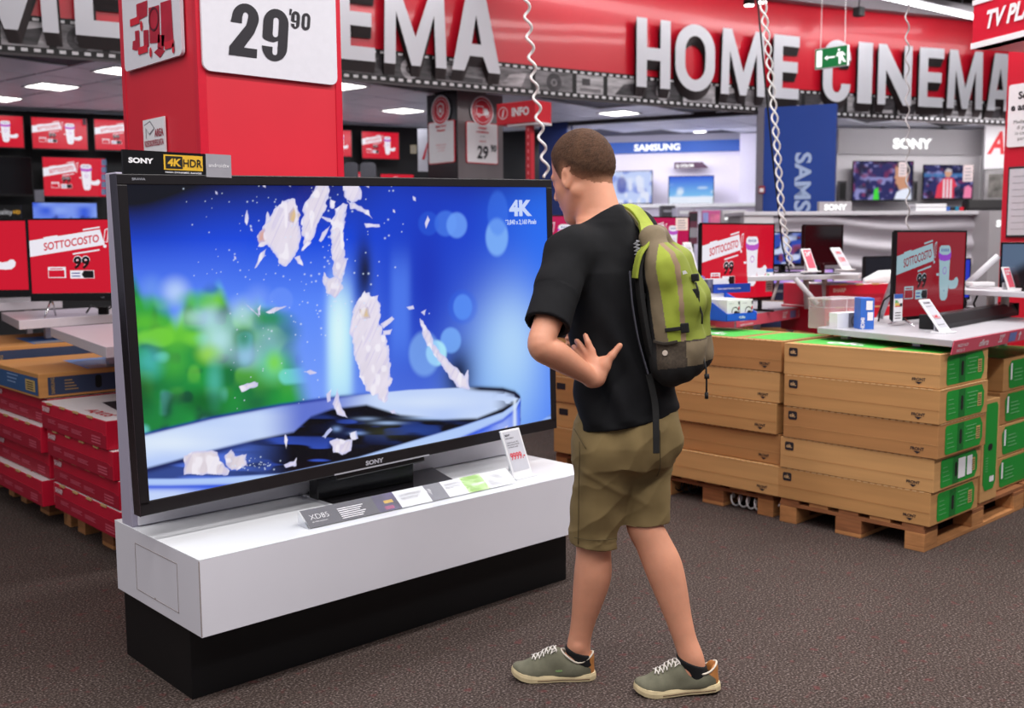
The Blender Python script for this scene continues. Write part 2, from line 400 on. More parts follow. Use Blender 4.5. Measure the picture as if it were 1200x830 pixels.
def glyph(ch, w):
    t = .19 if ch not in 'MN' else .17
    if ch == 'H': return [[(0, 0), (t, 0), (t, .4), (w-t, .4), (w-t, 0), (w, 0), (w, 1), (w-t, 1), (w-t, .58), (t, .58), (t, 1), (0, 1)]]
    if ch == 'I': return [[(0, 0), (w, 0), (w, 1), (0, 1)]]
    if ch == 'E': return [[(0, 0), (w, 0), (w, .17), (t, .17), (t, .42), (w*.92, .42), (w*.92, .59), (t, .59), (t, .83), (w, .83), (w, 1), (0, 1)]]
    if ch == 'M': return [[(0, 0), (t*.95, 0), (t*1.05, .66), (w*.5-.065, 0), (w*.5+.065, 0), (w-t*1.05, .66), (w-t*.95, 0), (w, 0), (w-.03, 1), (w-t*1.25, 1), (w*.5, .36), (t*1.25, 1), (.03, 1)]]
    if ch == 'N': return [[(0, 0), (t, 0), (t, .58), (w-t, 0), (w, 0), (w, 1), (w-t, 1), (w-t, .42), (t, 1), (0, 1)]]
    if ch == 'A': return [[(0, 0), (t, 0), (w*.5-.105, .2), (w*.5+.105, .2), (w-t, 0), (w, 0), (w*.5+.15, 1), (w*.5-.15, 1)], [(w*.5-.075, .36), (w*.5+.075, .36), (w*.5, .74)]]
    r = w/2
    if ch == 'O': return [arc(r, r, r, r, 180, 360)+arc(r, 1-r, r, r, 0, 180), arc(r, r+.02, r-t, r-t*.8, 180, 360)+arc(r, 1-r-.02, r-t, r-t*.8, 0, 180)]
    if ch == 'C': return [[(w, .30), (w, r)]+arc(r, r, r, r, 0, -180)+arc(r, 1-r, r, r, 180, 0)+[(w, .68), (w-t, .68), (w-t, 1-r)]+arc(r, 1-r, r-t, r-t*.8, 0, 180)+arc(r, r, r-t, r-t*.8, 180, 360)+[(w-t, .30)]]
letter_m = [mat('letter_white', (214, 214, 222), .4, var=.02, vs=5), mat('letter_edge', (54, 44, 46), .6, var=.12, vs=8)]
LH, LZ = .725, 3.15
for ch, s0, s1 in (('M', -.26, .42), ('E', .54, .92), ('C', 1.26, 1.68), ('I', 1.79, 2.0), ('N', 2.11, 2.63), ('E', 2.71, 3.09), ('M', 3.18, 3.84), ('A', 3.9, 4.45),
                   ('H', 6.15, 6.61), ('O', 6.68, 7.24), ('M', 7.33, 7.99), ('E', 8.12, 8.52), ('C', 8.87, 9.28), ('I', 9.39, 9.61), ('N', 9.7, 10.23), ('E', 10.35, 10.74), ('M', 10.81, 11.4), ('A', 11.48, 11.9)):
    lp = [[(s0+a*LH, LZ+b*LH) for a, b in q] for q in glyph(ch, (s1-s0)/LH)]
    mb = MB(); mb.shape(lp, -.10, 0)
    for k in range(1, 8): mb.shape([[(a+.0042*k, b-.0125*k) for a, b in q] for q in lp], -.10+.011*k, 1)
    bend(mb).build('letter', letter_m, fascia)
# pale moulding along the top of the fascia and the dark gap over it
mb = MB()
for z0, z1, y in ((4.22, 4.40, -.3),):
    bstrip(z0, z1, y, mb=mb); 
mb2 = MB(); n = 40
for i in range(n):
    a = BS[0]+(BS[-1]-BS[0])*i/n; b = BS[0]+(BS[-1]-BS[0])*(i+1)/n
    mb.add([(a, -.3, 4.22), (b, -.3, 4.22), (b, -.05, 4.25), (a, -.05, 4.25)], [(0, 1, 2, 3)])
    mb.add([(a, -.3, 4.40), (b, -.3, 4.40), (b, -.02, 4.40), (a, -.02, 4.40)], [(0, 3, 2, 1)])
tag(bend(mb).build('trim_2', mat('moulding_grey', (128, 120, 126), .6, var=.04)), kind='structure')
tag(bend(bstrip(4.40, 4.95, .02)).build('wall_back', mat('upper_dark', (62, 50, 48), .9, var=.1)), kind='structure')

# ------------------------------------------------------------------ walls behind
blk_wall = mat('display_wall_black', (13, 12, 15), .5, var=.2, vs=3)
d = Vector((4.737, -1.514, 0)).normalized(); nrm = Vector((-d.y, d.x, 0)); A = Vector((3.841, 12.575, 0))
a0 = A-d*4; a1 = A+d*7.1
def wall(name, p, q, z0, z1, th, m, kind='structure'):
    n = Vector((-(q-p).y, (q-p).x, 0)).normalized()*th
    return tag(MB().slab([(p.x, p.y), (q.x, q.y), (q.x+n.x, q.y+n.y), (p.x+n.x, p.y+n.y)], z0, z1).build(name, m), kind=kind)
wall('wall_back', Vector((-6, 21.9, 0)), Vector((26, 21.9, 0)), 0, 4.95, .1, mat('far_wall', (120, 118, 124), .8, var=.03)); wall('wall_right', Vector((23.9, 21.9, 0)), Vector((23.9, -6, 0)), 0, 4.95, .1, MATS['far_wall'])
wall('wall_left', a0, a1, 0, 3.03, .2, blk_wall)
blue_w = mat('shop_blue', (18, 62, 150), .5, var=.06, vs=2)
navy = mat('shop_navy', (12, 34, 92), .5, var=.06, vs=2)
p, q = at(632, 200, 13.6), at(664, 200, 13.35)
wall('wall_back', p, q, 0, 3.03, .15, navy)
# opening into the blue shop: grey frame
fl, fr = at(661, 200, 13.4), at(891, 200, 12.3)
loc, rz, wd, hh = face(661, 891, 148, 285, 13.4, 12.3)
t = thing('shop_front_frame', 'slim grey metal frame around the opening to the blue and white television shop', 'frame', (loc.x, loc.y, 0), rz)
frame_m = mat('frame_grey', (120, 116, 128), .4, metal=.5, var=.03)
MB().box(-wd/2, -wd/2+.07, 0, .1, 0, 2.97).build('jamb', frame_m, t, bevel=.006)
MB().box(wd/2-.07, wd/2, 0, .1, 0, 2.97).build('jamb', frame_m, t, bevel=.006)
MB().box(-wd/2, wd/2, 0, .1, 2.97, 3.03).build('head', mat('frame_dark', (30, 27, 32), .5, var=.05), t)
# back wall of that shop
loc, rz, wd, hh = face(640, 905, 164, 290, 15.6, 14.9)
S = lambda *a: a
tsh = thing('shop_wall', 'white lit back wall of the shop with a blue band', 'wall', (loc.x, loc.y, 0), rz)
del tsh['label'], tsh['category']; tsh.name = 'wall_right'; tsh['kind'] = 'structure'
glow_w = mat('shop_white', (236, 230, 246), .5, var=.02)
MB().box(-wd/2, wd/2, 0, .1, 0, 3.03).build('board', glow_w, tsh)
MB().box(-wd/2, wd/2, -.05, 0, 2.9, 3.03).build('grey_band', mat('band_grey', (150, 148, 166), .5, var=.04), tsh)
MB().box(-wd/2, wd/2, -.07, 0, 2.77, 2.93).build('blue_band', mat('band_blue', (20, 84, 178), .45, var=.03), tsh)
shop_lit = mat('shop_letter_lit', (255, 255, 255), .4, em=1.35)
px0 = .04
mb = MB(); mb.text('SAMSUNG', .0, 2.805, .092, -.076, 'c', bold=.035, xs=1.15); mb.build('lettering', shop_lit, tsh)
MB().box(1.17, 1.41, -.2, 0, 0, 3.0).build('pier', mat('pier_white', (226, 222, 240), .5, var=.02), tsh)
lamp('shop_wall_wash', tuple(Vector((loc.x, loc.y, 2.8))-Vector((-math.sin(rz), math.cos(rz), 0))*1.0), 2.6, .2, 22, (.92, .9, 1), rz, aim=(loc.x, loc.y, 1.9))
# downlights in that shop's ceiling
spot_em = mat('lit_spot', (255, 248, 238), .4, em=12)
for x, y, lab in ((707, 161, 'left of the others, beside the man\'s head'), (820, 153.5, 'nearest and brightest, above the purple tag'), (883, 157, 'at the right jamb of the frame'), (797, 163.5, 'second from right in the far row'), (834, 163.6, 'rightmost in the far row'), (760, 163.8, 'in the middle of the far row')):
    p = onz(x, y, 3.03)
    t = thing('downlight', 'small round downlight of the blue shop, '+lab, 'downlight', p, 0, 'downlights in the blue shop')
    c = [(.085*math.cos(2*math.pi*i/16), .085*math.sin(2*math.pi*i/16)) for i in range(16)]
    MB().slab(c, -.012, -.004).build('lens', spot_em, t)
    MB().tube([(0.1*math.cos(2*math.pi*i/16), .1*math.sin(2*math.pi*i/16), -.006) for i in range(17)], .012, 6).build('trim_ring', alu, t)

for lx, ly in ((4.4, 10.6), (7.2, 9.8), (9.6, 8.6)): lamp('panel_fill', (lx, ly, 2.96), 1.2, 1.2, 32, (.93, .95, 1))  # unseen area lights added near the panels to brighten the back departments
# blue wall with the upright lettering
loc, rz, wd, hh = face(886, 976, 140, 290, 12.25, 11.9)
t = thing('wall_right', None, None, (loc.x, loc.y, 0), rz); t['kind'] = 'structure'
MB().box(-wd/2, wd/2, 0, .12, 0, 3.03).build('board', blue_w, t)
MB().box(-wd/2, -wd/2+.07, -.03, 0, 0, 3.03).build('edge_strip', frame_m, t)
mb = MB(); mb.T = Matrix.Translation((.0, -.006, 2.50)) @ Matrix.Rotation(RAD(90), 4, 'Y')
mb.text('SAMSUNG', 0, 0, .18, 0, 'l', bold=.03, xs=1.16)
mb.build('lettering', mat('letters_pale_blue', (170, 190, 226), .4, var=.02), t)
loc2, rz2, w2, h2 = face(889, 896, 218, 227, 12.19, 12.16)
t = thing('alarm_box', 'small red call box on the edge of the blue wall', 'call box', loc2, rz2)
MB().box(-w2/2, w2/2, 0, .03, 0, h2).build('case', mat('call_red', (150, 40, 52), .5, var=.05), t, bevel=.006); MB().box(-w2/3, w2/3, -.004, .004, h2*.2, h2*.7).build('glass', ink_white, t)
# ------------------------------------------------------------------ pale grey shop wall with lit lettering, far right
loc, rz, wd, hh = face(978, 1156, 158, 290, 14.1, 14.5)
t = thing('wall_right', None, None, (loc.x, loc.y, 0), rz); t['kind'] = 'structure'
SONYW = (loc, rz, wd)
pale = mat('panel_pale', (206, 202, 206), .45, var=.03, vs=2); pale_g = mat('panel_grey', (168, 164, 168), .5, var=.03, vs=2)
MB().box(-wd/2, wd/2, 0, .12, 0, 2.99).build('board', pale, t)
q_ = Vector((loc.x, loc.y, 2.9))-Vector((-math.sin(rz), math.cos(rz), 0))*1.1; lamp('department_fill', tuple(q_), 2.6, .2, 17, (1, .97, .98), rz, aim=(loc.x, loc.y, 1.9))  # unseen fill light added to brighten this wall
MB().box(-wd/2, wd/2-.15, -.03, 0, 2.64, 2.99).build('header', pale_g, t)
MB().box(wd/2-.15, wd/2, -.02, 0, 0, 2.99).build('pilaster', mat('panel_white', (228, 226, 228), .45, var=.02), t)
mb = MB(); mb.text('SONY', -.06, 2.73, .13, -.036, 'c', bold=.05, fit=.58)
mb.build('lettering', shop_lit, t)
wall('wall_back', at(1140, 200, 14.6), at(1240, 200, 14.2), 0, 3.03, .15, mat('wall_white_far', (216, 208, 210), .6, var=.03))
loc, rz, wd, hh = face(1153, 1182, 143, 198, 14.1, 14.1)
t = thing('wall_poster', 'white poster with red slanted letters Ac, cut off by the red pillar', 'poster', loc, rz)
MB().box(-wd/2, wd/2+.2, 0, .03, 0, hh).build('sheet', ink_white, t)
mb = MB(); mb.text('Acc', -wd/2+.03, hh*.33, hh*.48, -.004, 'l', bold=.03, shear=.3, xs=.75); mb.build('lettering', mat('poster_red', (218, 44, 54), .5, var=.03), t)
loc, rz, wd, hh = face(1153, 1182, 199, 236, 14.1, 14.1)
t = thing('wall_poster', 'grey photo poster half hidden by the red pillar, under the white one with red letters', 'poster', loc, rz)
MB().box(-wd/2, wd/2+.2, 0, .03, 0, hh).build('sheet', mat('poster_grey', (158, 154, 156), .5, var=.4, vs=6), t)
MB().rect(-wd/2+.05, wd/2, .05, hh-.06, -.004).build('photograph', mat('poster_photo', (120, 116, 112), .5, var=.6, vs=9), t)

# waist-high partition with moulded waves
loc, rz, wd, hh = face(868, 1152, 248.5, 400, 10.4, 10.7)
t = thing('wave_partition', 'long pale grey counter front with moulded waves, behind the television tables on the right', 'partition', (loc.x, loc.y, 0), rz)
zt = loc.z+hh
nx, nz = 70, 46
X, Z = np.meshgrid(np.linspace(-wd/2, wd/2, nx), np.linspace(0, zt-.04, nz))
ph = Z*2*math.pi/.2+1.2*np.sin(X*2.0+.6*np.sin(Z*2))+.7*np.sin(X*3.7+1)
Y = -.045-.05*np.sin(ph)*(.6+.4*np.sin(X*1.3+2))
V = np.stack([X, Y, Z], -1).reshape(-1, 3); i = np.arange(nx*nz).reshape(nz, nx)
mesh_obj('wave_panel', V, np.stack([i[:-1, :-1], i[:-1, 1:], i[1:, 1:], i[1:, :-1]], -1).reshape(-1, 4), mat('wave_grey', (186, 182, 190), .35, var=.02, vs=3), t)
MB().box(-wd/2-.03, wd/2+.02, -.12, .5, zt-.04, zt).build('counter_top', mat('counter_grey', (200, 198, 204), .35, var=.02), t, bevel=.006)
MB().box(-wd/2, wd/2, .02, .46, 0, zt-.04).build('body', pale_g, t)
MB().box(-wd/2-.02, -wd/2+.28, -.1, .02, 0, zt-.041).build('end_post', pale, t)
loc, rz, w2, h2 = face(1149, 1175, 247, 400, 10.45, 10.5)
t = thing('grey_pillar', 'narrow grey pillar with white letters beside the wave counter and the red pillar', 'pillar', (loc.x, loc.y, 0), rz)
MB().box(-w2/2, w2/2+.25, -.06, .3, 0, loc.z+h2).build('board', pale_g, t)
mb = MB(); mb.text('SONY', -w2/2+.075, loc.z+h2-.16, .065, -.066, 'l', bold=.05, xs=1.15); mb.build('lettering', shop_lit, t)
loc, rz, w2, h2 = face(960, 998, 236.5, 248.5, 10.55, 10.55)
t = thing('counter_sign', 'small grey counter sign with lit white letters on the wave counter', 'sign', loc, rz)
MB().box(-w2/2, w2/2, 0, .08, 0, h2).build('block', pale_g, t, bevel=.004)
mb = MB(); mb.text('SONY', 0, h2*.2, h2*.55, -.004, 'c', bold=.05, fit=w2*.7); mb.build('lettering', shop_lit, t)
loc, rz, w2, h2 = face(1073, 1109, 239, 248.5, 10.7, 10.7)
t = thing('white_carton', 'flat white carton lying on the wave counter under the football pictures', 'carton', loc, rz)
MB().box(-w2/2, w2/2, 0, .2, 0, h2).build('body', white_pl, t, bevel=.004); MB().box(-w2/2-.002, w2/2+.002, -.002, .202, h2*.55, h2*.62).build('lid_seam', ink_grey, t)
loc, rz, w2, h2 = face(1108, 1130, 242, 248.5, 10.7, 10.7)
for k in range(4):
    tag(MB().box(-.02, .02, 0, .12, 0, h2*(1-.1*(k % 2))).build('game_case', [ink_blue, ink_black, mat('case_teal', (40, 120, 150), .4, var=.05), ink_red][k], None, .002, loc=loc+Vector((math.cos(rz), math.sin(rz), 0))*(-.07+.047*k), rz=rz),
        ['blue game case leftmost of four standing on the wave counter', 'black game case second of four standing on the wave counter', 'teal game case third of four standing on the wave counter', 'red game case beside the black soundbar on the wave counter'][k], 'game case', 'game cases on the counter')
def soundbar(name, lab, loc, rz, L, Dp, H):
    t = thing(name, lab, 'soundbar', loc, rz)
    pts = [(-Dp/2, 0), (Dp/2, 0), (Dp/2, H*.95), (Dp*.3, H), (-Dp*.28, H), (-Dp/2, H*.35)]
    b = MB(); n = len(pts)
    b.add([(-L/2, y, z) for y, z in pts]+[(L/2, y, z) for y, z in pts], [tuple(range(n-1, -1, -1)), tuple(range(n, 2*n))]+[(i, (i+1) % n, (i+1) % n+n, i+n) for i in range(n)])
    b.build('body', mat('soundbar_black', (30, 28, 30), .5, var=.15, vs=80), t, bevel=.006)
    for x in (-L/2, L/2): MB().box(x-.012, x+.012, -Dp/2-.003, Dp/2+.003, .002, H+.003).build('end_cap', black_mt, t, bevel=.004)
    MB().box(-L/2+.02, L/2-.02, -Dp*.2, Dp*.1, H+.0005, H+.002).build('control_strip', mat('soundbar_glossy', (52, 48, 50), .25, var=.05), t)
    return t
loc, rz, w2, h2 = face(1131, 1176, 234.5, 248.5, 10.7, 10.7)
soundbar('soundbar', 'black soundbar on the wave counter, partly behind the red pillar', loc, rz, w2, .12, h2)

# ------------------------------------------------------------------ red pillar at the right edge, its signs
pa, pb = at(1171.5, 285, 7.3), at(1300, 285, 6.65)
d = pb-pa; rz = math.atan2(d.y, d.x); L = math.hypot(d.x, d.y)
t = thing('red_pillar', 'red advertising pillar cut by the right edge, with white notices', 'pillar', (pa.x, pa.y, 0), rz)
MB().box(0, L, 0, .6, 0, 3.2).build('body', mat('pillar_red', (196, 22, 46), .45, var=.04, vs=2), t, bevel=.01)
def on(px, py):                                        # spot on that pillar's face -> (x, z)
    r = FW+RT*((px-600)/CAM_F)-UP*((py-415)/CAM_F); n = Vector((-math.sin(rz), math.cos(rz), 0))
    o = Vector((0, 0, CAM_H)); k = (Vector((pa.x, pa.y, 0))-o).dot(n)/r.dot(n); p = o+r*k
    return (p-Vector((pa.x, pa.y, 0))).dot(Vector((math.cos(rz), math.sin(rz), 0))), p.z
x0, z1 = on(1184, 100); x1, z0 = on(1240, 168)
n1 = thing('notice', 'white notice with bold black heading on the red pillar, upper one', 'notice', tuple(Vector((pa.x, pa.y, 0))), rz)
mb = MB(); mb.shape([rr(x0, x1, z0, z1, .02)], -.014, depth=.01); mb.build('sheet', ink_white, n1)
mb = MB(); h = z1-z0
mb.text('Servizi', (x0+x1)/2-.02, z1-h*.24, h*.115, -.016, 'c', bold=.035); mb.text('e assistenza', (x0+x1)/2, z1-h*.42, h*.115, -.016, 'c', bold=.035)
for k, s in enumerate(('Mediaworld ti offre', 'di pagare a rate', 'in comode quote', 'personalizzate')): mb.text(s, (x0+x1)/2, z1-h*(.63+.09*k), h*.06, -.016, 'c')
mb.build('lettering', ink_black, n1)
x0, z1 = on(1183.5, 196); x1, z0 = on(1240, 278)
n1 = thing('framed_notice', 'black framed white sheet on the red pillar, lower one', 'notice', tuple(Vector((pa.x, pa.y, 0))), rz)
MB().box(x0, x1, -.02, 0, z0, z1).build('frame', ink_black, n1, bevel=.004); MB().rect(x0+.014, x1-.014, z0+.016, z1-.016, -.022).build('sheet', mat('sheet_grey', (196, 192, 200), .3, var=.03), n1)
mb = MB()
for k in range(9): mb.rect(x0+.04, x1-.05-.02*(k % 3), z1-.07-.045*k, z1-.066-.045*k, -.024)
mb.build('print', ink_grey, n1)
# TV sign over it
pc, pd = at(1139, 50, 6.6), at(1260, 20, 5.85)
d2 = pd-pc; rz2 = math.atan2(d2.y, d2.x); L2 = math.hypot(d2.x, d2.y)
t2 = thing('hanging_sign', 'red hanging sign with white bands and white slanted letters, top right corner', 'sign', (pc.x, pc.y, 0), rz2)
zb = at(1139, 58, 6.6).z; zt2 = at(1139, 1, 6.6).z
MB().box(0, L2, 0, .5, zb, zt2).build('box', mat('sign_red', (204, 22, 48), .4, var=.03), t2, bevel=.004)
MB().box(-.004, L2, -.006, .1, zb, zb+.036).build('lower_band', ink_white, t2); MB().box(-.004, L2, -.006, .1, zt2-.03, zt2).build('upper_band', ink_white, t2)
mb = MB(); mb.text('TV PLASMA', .125, zb+.105, .105, -.008, 'l', bold=.04, shear=.28, xs=.82); mb.build('lettering', ink_white, t2)
MB().tube([(.3, .25, zt2), (.3, .25, 4.95)], .01, 6).build('hanger', silver, t2)

# ------------------------------------------------------------------ dark and steel column with the service signs, INFO sign
C0 = at(536, 150, 10.6)
t = thing('column', 'square column with a black side and a brushed steel side under the film strip', 'column', (C0.x, C0.y, 0))
steel = mat('brushed_steel', (128, 120, 122), .35, metal=.55, var=.12, vs=3, stretch=(1, 1, .15))
MB().box(.012, .60, .012, .47, 0, 3.03).build('core', blk_wall, t)
MB().box(0, .614, -.006, .012, 0, 3.03).build('steel_panel', steel, t)
MB().box(-.006, .012, 0, .48, 0, 3.03).build('black_panel', mat('column_black', (24, 23, 28), .25, var=.1, vs=4), t)
def service_sign(lab, loc, rz, w, h, lines, icon):
    t = thing('service_sign', lab, 'sign', loc, rz)
    mb = MB(); mb.shape([rr(-w/2, w/2, 0, h, .02)], -.012, depth=.01); mb.shape([rr(-w/2+.008, w/2-.008, .008, h-.008, .016)], -.013, 1); mb.build('card', [ink_red, ink_white], t)
    r = w*.36
    mb = MB(); mb.disc(0, h+r*.72, r, -.016, 1); mb.disc(0, h+r*.72, r*.9, -.017, 0); mb.ring(0, h+r*.72, r*.72, r*.76, -.018, 1)
    cz = h+r*.72
    if icon == 'shield':
        mb.poly([(0, cz-.5*r), (.34*r, cz-.2*r), (.36*r, cz+.36*r), (0, cz+.52*r), (-.36*r, cz+.36*r), (-.34*r, cz-.2*r)], -.019, 1); mb.poly([(0, cz-.38*r), (.26*r, cz-.14*r), (.28*r, cz+.3*r), (0, cz+.42*r), (-.28*r, cz+.3*r), (-.26*r, cz-.14*r)], -.02, 0)
        mb.rect(-.15*r, .15*r, cz-.16*r, cz+.08*r, -.021, 1); mb.ring(0, cz+.08*r, .07*r, .12*r, -.021, 1, 10, 0, 180)
    else:
        mb.rect(-.55*r, .1*r, cz-.26*r, cz+.34*r, -.019, 1); mb.poly([(.14*r, cz-.26*r), (.58*r, cz-.26*r), (.58*r, cz), (.4*r, cz+.2*r), (.14*r, cz+.2*r)], -.019, 1)
        mb.rect(-.49*r, .04*r, cz-.2*r, cz+.28*r, -.02, 0)
        for x in (-.3, .38): mb.disc(x*r, cz-.28*r, .13*r, -.021, 1, 10); mb.disc(x*r, cz-.28*r, .07*r, -.022, 0, 8)
    mb.build('badge', [mat('badge_red', (206, 40, 58), .45, var=.03), ink_white], t)
    mb = MB()
    for s, z, hh, m, b, sh in lines: mb.text(s, 0, z*h, hh*h, -.016, 'c', m, bold=b, shear=sh, xs=.86)
    mb.build('lettering', [ink_red, ink_black], t)
    return t
zb1 = at(519, 191.5, 10.75).z; zt1 = at(519, 142, 10.75).z
service_sign('white card with red shield badge on the black side of the column', (C0.x-.008, C0.y+.235, zb1), RAD(-90), .42, zt1-zb1,
             [('Media World', .855, .06, 0, .03, .25), ('Protection', .76, .06, 0, .03, .25), ('Proteggi il tuo acquisto', .43, .035, 0, 0, .2), ('e la tua tranquillita', .36, .035, 0, 0, .2), ('qui in negozio', .29, .035, 0, 0, .2)], 'shield')
zb1 = at(563, 191.5, 10.75).z; zt1 = at(563, 143, 10.75).z
service_sign('white card with red truck badge and black price 29,90 on the steel side', (C0.x+.315, C0.y-.008, zb1), 0, .43, zt1-zb1,
             [('Consegna', .845, .06, 0, .03, .25), ('e installazione', .745, .06, 0, .03, .25), ('casa e ufficio', .65, .03, 1, 0, 0), ('a partire da', .53, .04, 0, .02, .2), ('29', .13, .31, 1, .03, .1)], 'truck')
mb = MB(); mb.text('90', .11, zb1+.31*(zt1-zb1), .07, -.02, 'l', xs=.8, bold=.02); mb.build('small_price', ink_black, [o for o in D.objects if o.name.startswith('service_sign')][-1], loc=(0, 0, -zb1))
loc, rz, wd, hh = face(582, 627.5, 122, 147, 10.42, 10.12)
t = thing('info_sign', 'red box sign reading INFO on a red perforated post', 'sign', (loc.x, loc.y, 0), rz)
MB().box(-wd/2, wd/2, 0, .26, loc.z, loc.z+hh).build('box', mat('info_red', (212, 40, 54), .45, var=.03), t, bevel=.005)
MB().box(-wd/2+.12, wd/2+.02, .02, .24, loc.z-.02, loc.z).build('base_plate', ink_white, t)
mb = MB(); mb.text('INFO', -.045, loc.z+hh*.36, hh*.38, -.004, 'l', bold=.04, xs=.86); cx = -wd/2+.085; cz = loc.z+hh*.53
mb.ring(cx, cz, .052, .06, -.004, 0, 20); mb.text('i', cx, cz-.035, .075, -.004, 'c', bold=.04, shear=.25); mb.build('lettering', ink_white, t)
mb = MB(); mb.box(.06, .12, .08, .14, 0, loc.z-.02); mb.build('post', mat('post_red', (196, 44, 56), .5, var=.04), t)
mb = MB()
for k in range(26): mb.box(.082, .098, .077, .08, .9+k*.07, .93+k*.07)
tag(mb.build('slot', mat('slot_pale', (232, 130, 134), .5, var=.03), t), kind='stuff')

# ------------------------------------------------------------------ big red pillar behind the large television
PX, PY = 1.836, 3.7
t = thing('red_pillar', 'big red square pillar with a white price sign behind the large television', 'pillar', (PX, PY, 0))
pil_r = mat('pillar_paint', (213, 36, 54), .42, var=.03, vs=3)
MB().box(0, .632, 0, .69, 0, 3.6).build('body', pil_r, t, bevel=.006)
edge_r = mat('pillar_edge', (206, 22, 48), .3, var=.03)
MB().box(-.004, .03, -.004, .03, 0, 3.6).build('corner_strip', edge_r, t, bevel=.003); MB().box(.604, .636, -.004, .03, 0, 3.6).build('corner_strip', edge_r, t, bevel=.003); MB().box(-.004, .03, .66, .694, 0, 3.6).build('corner_strip', edge_r, t, bevel=.003)
zb1 = 2.148
t = thing('price_sign', 'big white price sign 29,90 with rounded corners on the red pillar front', 'sign', (PX+.012, PY-.006, 0))
mb = MB(); mb.shape([rr(0, .592, zb1, zb1+.72, .03)], -.012, depth=.012); mb.build('sheet', mat('sign_white', (222, 220, 228), .4, var=.02), t)
def num_loops(ch, x, z, h, w, sh=.1):
    """Heavy condensed figures as outlines."""
    r = w/2
    if ch == '9' or ch == '0':
        t_ = .36*w
        outer = arc(r, r, r, r, 180, 360)+arc(r, h-r, r, r, 0, 180)
        if ch == '0': loops = [outer, arc(r, r, r-t_, r-t_*.8, 180, 360)+arc(r, h-r, r-t_, r-t_*.8, 0, 180)]
        else:
            loops = [arc(r, h-r, r, r, 180, 0)+[(w, r)]+arc(r, r, r, r, 0, -180)+[(0, h*.27), (w*.42, h*.27), (w*.42, r*.62)]+arc(w*.52, r*.62, w*.1, w*.1, 180, 360, 6)+[(w*.62, h*.40)]+arc(r*.9, h*.36+r*.3, r*.9, r*.3, 270, 180, 6),
                     arc(r, h*.52, w*.11, w*.11, 180, 360, 8)+arc(r, h-r*.8, w*.11, w*.11, 0, 180, 8)]
    else:
        loops = [[(0, 0), (w, 0), (w, h*.17), (w*.52, h*.17), (w*.86, h*.46)]+arc(w*.52, h*.73, w*.48, h*.27, -20, 180, 16)+[(0, h*.62), (w*.4, h*.62), (w*.4, h*.74)]+arc(w*.52, h*.77, w*.1, h*.07, 180, -20, 8)+[(w*.56, h*.6), (0, h*.16)]]
    return [[(x+a+b*sh, z+b) for a, b in q] for q in loops]
mb = MB(); X0 = .105; Z0 = zb1+.068
mb.shape(num_loops('2', X0, Z0, .2, .118), -.014); mb.shape(num_loops('9', X0+.137, Z0-.003, .202, .112), -.014)
mb.shape(num_loops('9', X0+.272, Z0+.134, .068, .04), -.014); mb.shape(num_loops('0', X0+.32, Z0+.134, .068, .04), -.014)
mb.poly([(X0+.27, Z0+.208), (X0+.282, Z0+.208), (X0+.276, Z0+.185), (X0+.268, Z0+.185)], -.014)
mb.build('lettering', ink_black, t)
def lpt(y, z): return (-(y-PY), z)
t = thing('product_poster', 'white poster with red appliances on the left side of the red pillar', 'poster', (PX-.006, PY, 0), RAD(-90))
mb = MB(); mb.shape([rr(-.617, -.089, 2.215, 2.95, .022)], -.014, depth=.014); mb.build('sheet', mat('sign_white', (222, 220, 228)), t)
def pp(px, py):
    r = FW+RT*((px-600)/CAM_F)-UP*((py-415)/CAM_F); k = (PX-.006)/r.x; p = Vector((0, 0, CAM_H))+r*k
    return (PY-p.y, p.z)
mb = MB()
for P_ in ([(164, 6), (177, 1), (177, 19), (165, 25.5)], [(178.5, 10), (191, 6.5), (192, 50.5), (180, 51.5)], [(192.5, 4), (205, 0), (208, 51), (194, 55)], [(189.5, 41), (197.5, 42), (196, 59), (189, 57)],
           [(185, 62), (191, 56), (198, 60), (192, 68.5)], [(172.5, 36), (178.5, 35.5), (179, 55), (173, 57.5)], [(162.5, 37), (167.5, 36), (168.5, 57), (164, 60), (159.5, 58.5), (160, 49), (163, 48)]):
    mb.poly([pp(*q) for q in P_], -.016)
tag(mb.build('appliance_print', mat('poster_appliance', (176, 30, 54), .5, var=.16, vs=14), t), kind='stuff')
mb = MB()
c = pp(185, 23); mb.ring(c[0], c[1], .038, .046, -.018, 0, 22)
for a, b in ((157.5, 29), (167, 62), (198, 56)):
    q = pp(a, b+3); q2 = pp(a+11, b-1); mb.rect(q[0], q2[0], q[1], q[1]+.028, -.018, 1)
for a, b in ((170.5, 31), (181.5, 62), (208, 57)): q = pp(a, b); mb.disc(q[0], q[1], .011, -.018, 1, 12, .02)
tag(mb.build('caption_print', [mat('poster_dark', (90, 24, 40), .5, var=.05), ink_red], t), kind='stuff')
t = thing('camera_notice', 'small white notice reading AREA VIDEOSORVEGLIATA on the red pillar', 'notice', (PX-.006, PY, 0), RAD(-90))
MB().box(-.483, -.283, -.006, 0, 1.80, 2.005).build('sheet', ink_white, t)
mb = MB(); mb.text('AREA', -.29, 1.932, .03, -.008, 'r', bold=.03, xs=.8); mb.text('VIDEOSORVEGLIATA', -.383, 1.897, .024, -.008, 'c', bold=.03, fit=.18); mb.build('lettering', mat('notice_red', (160, 60, 74), .5, var=.04), t)
mb = MB(); mb.poly([(-.47, 1.985), (-.41, 1.998), (-.37, 1.965), (-.42, 1.942)], -.008); mb.poly([(-.465, 1.981), (-.412, 1.992), (-.377, 1.966), (-.42, 1.947)], -.0085, 1); mb.rect(-.455, -.45, 1.93, 1.975, -.008); mb.build('camera_drawing', [ink_grey, ink_white], t)
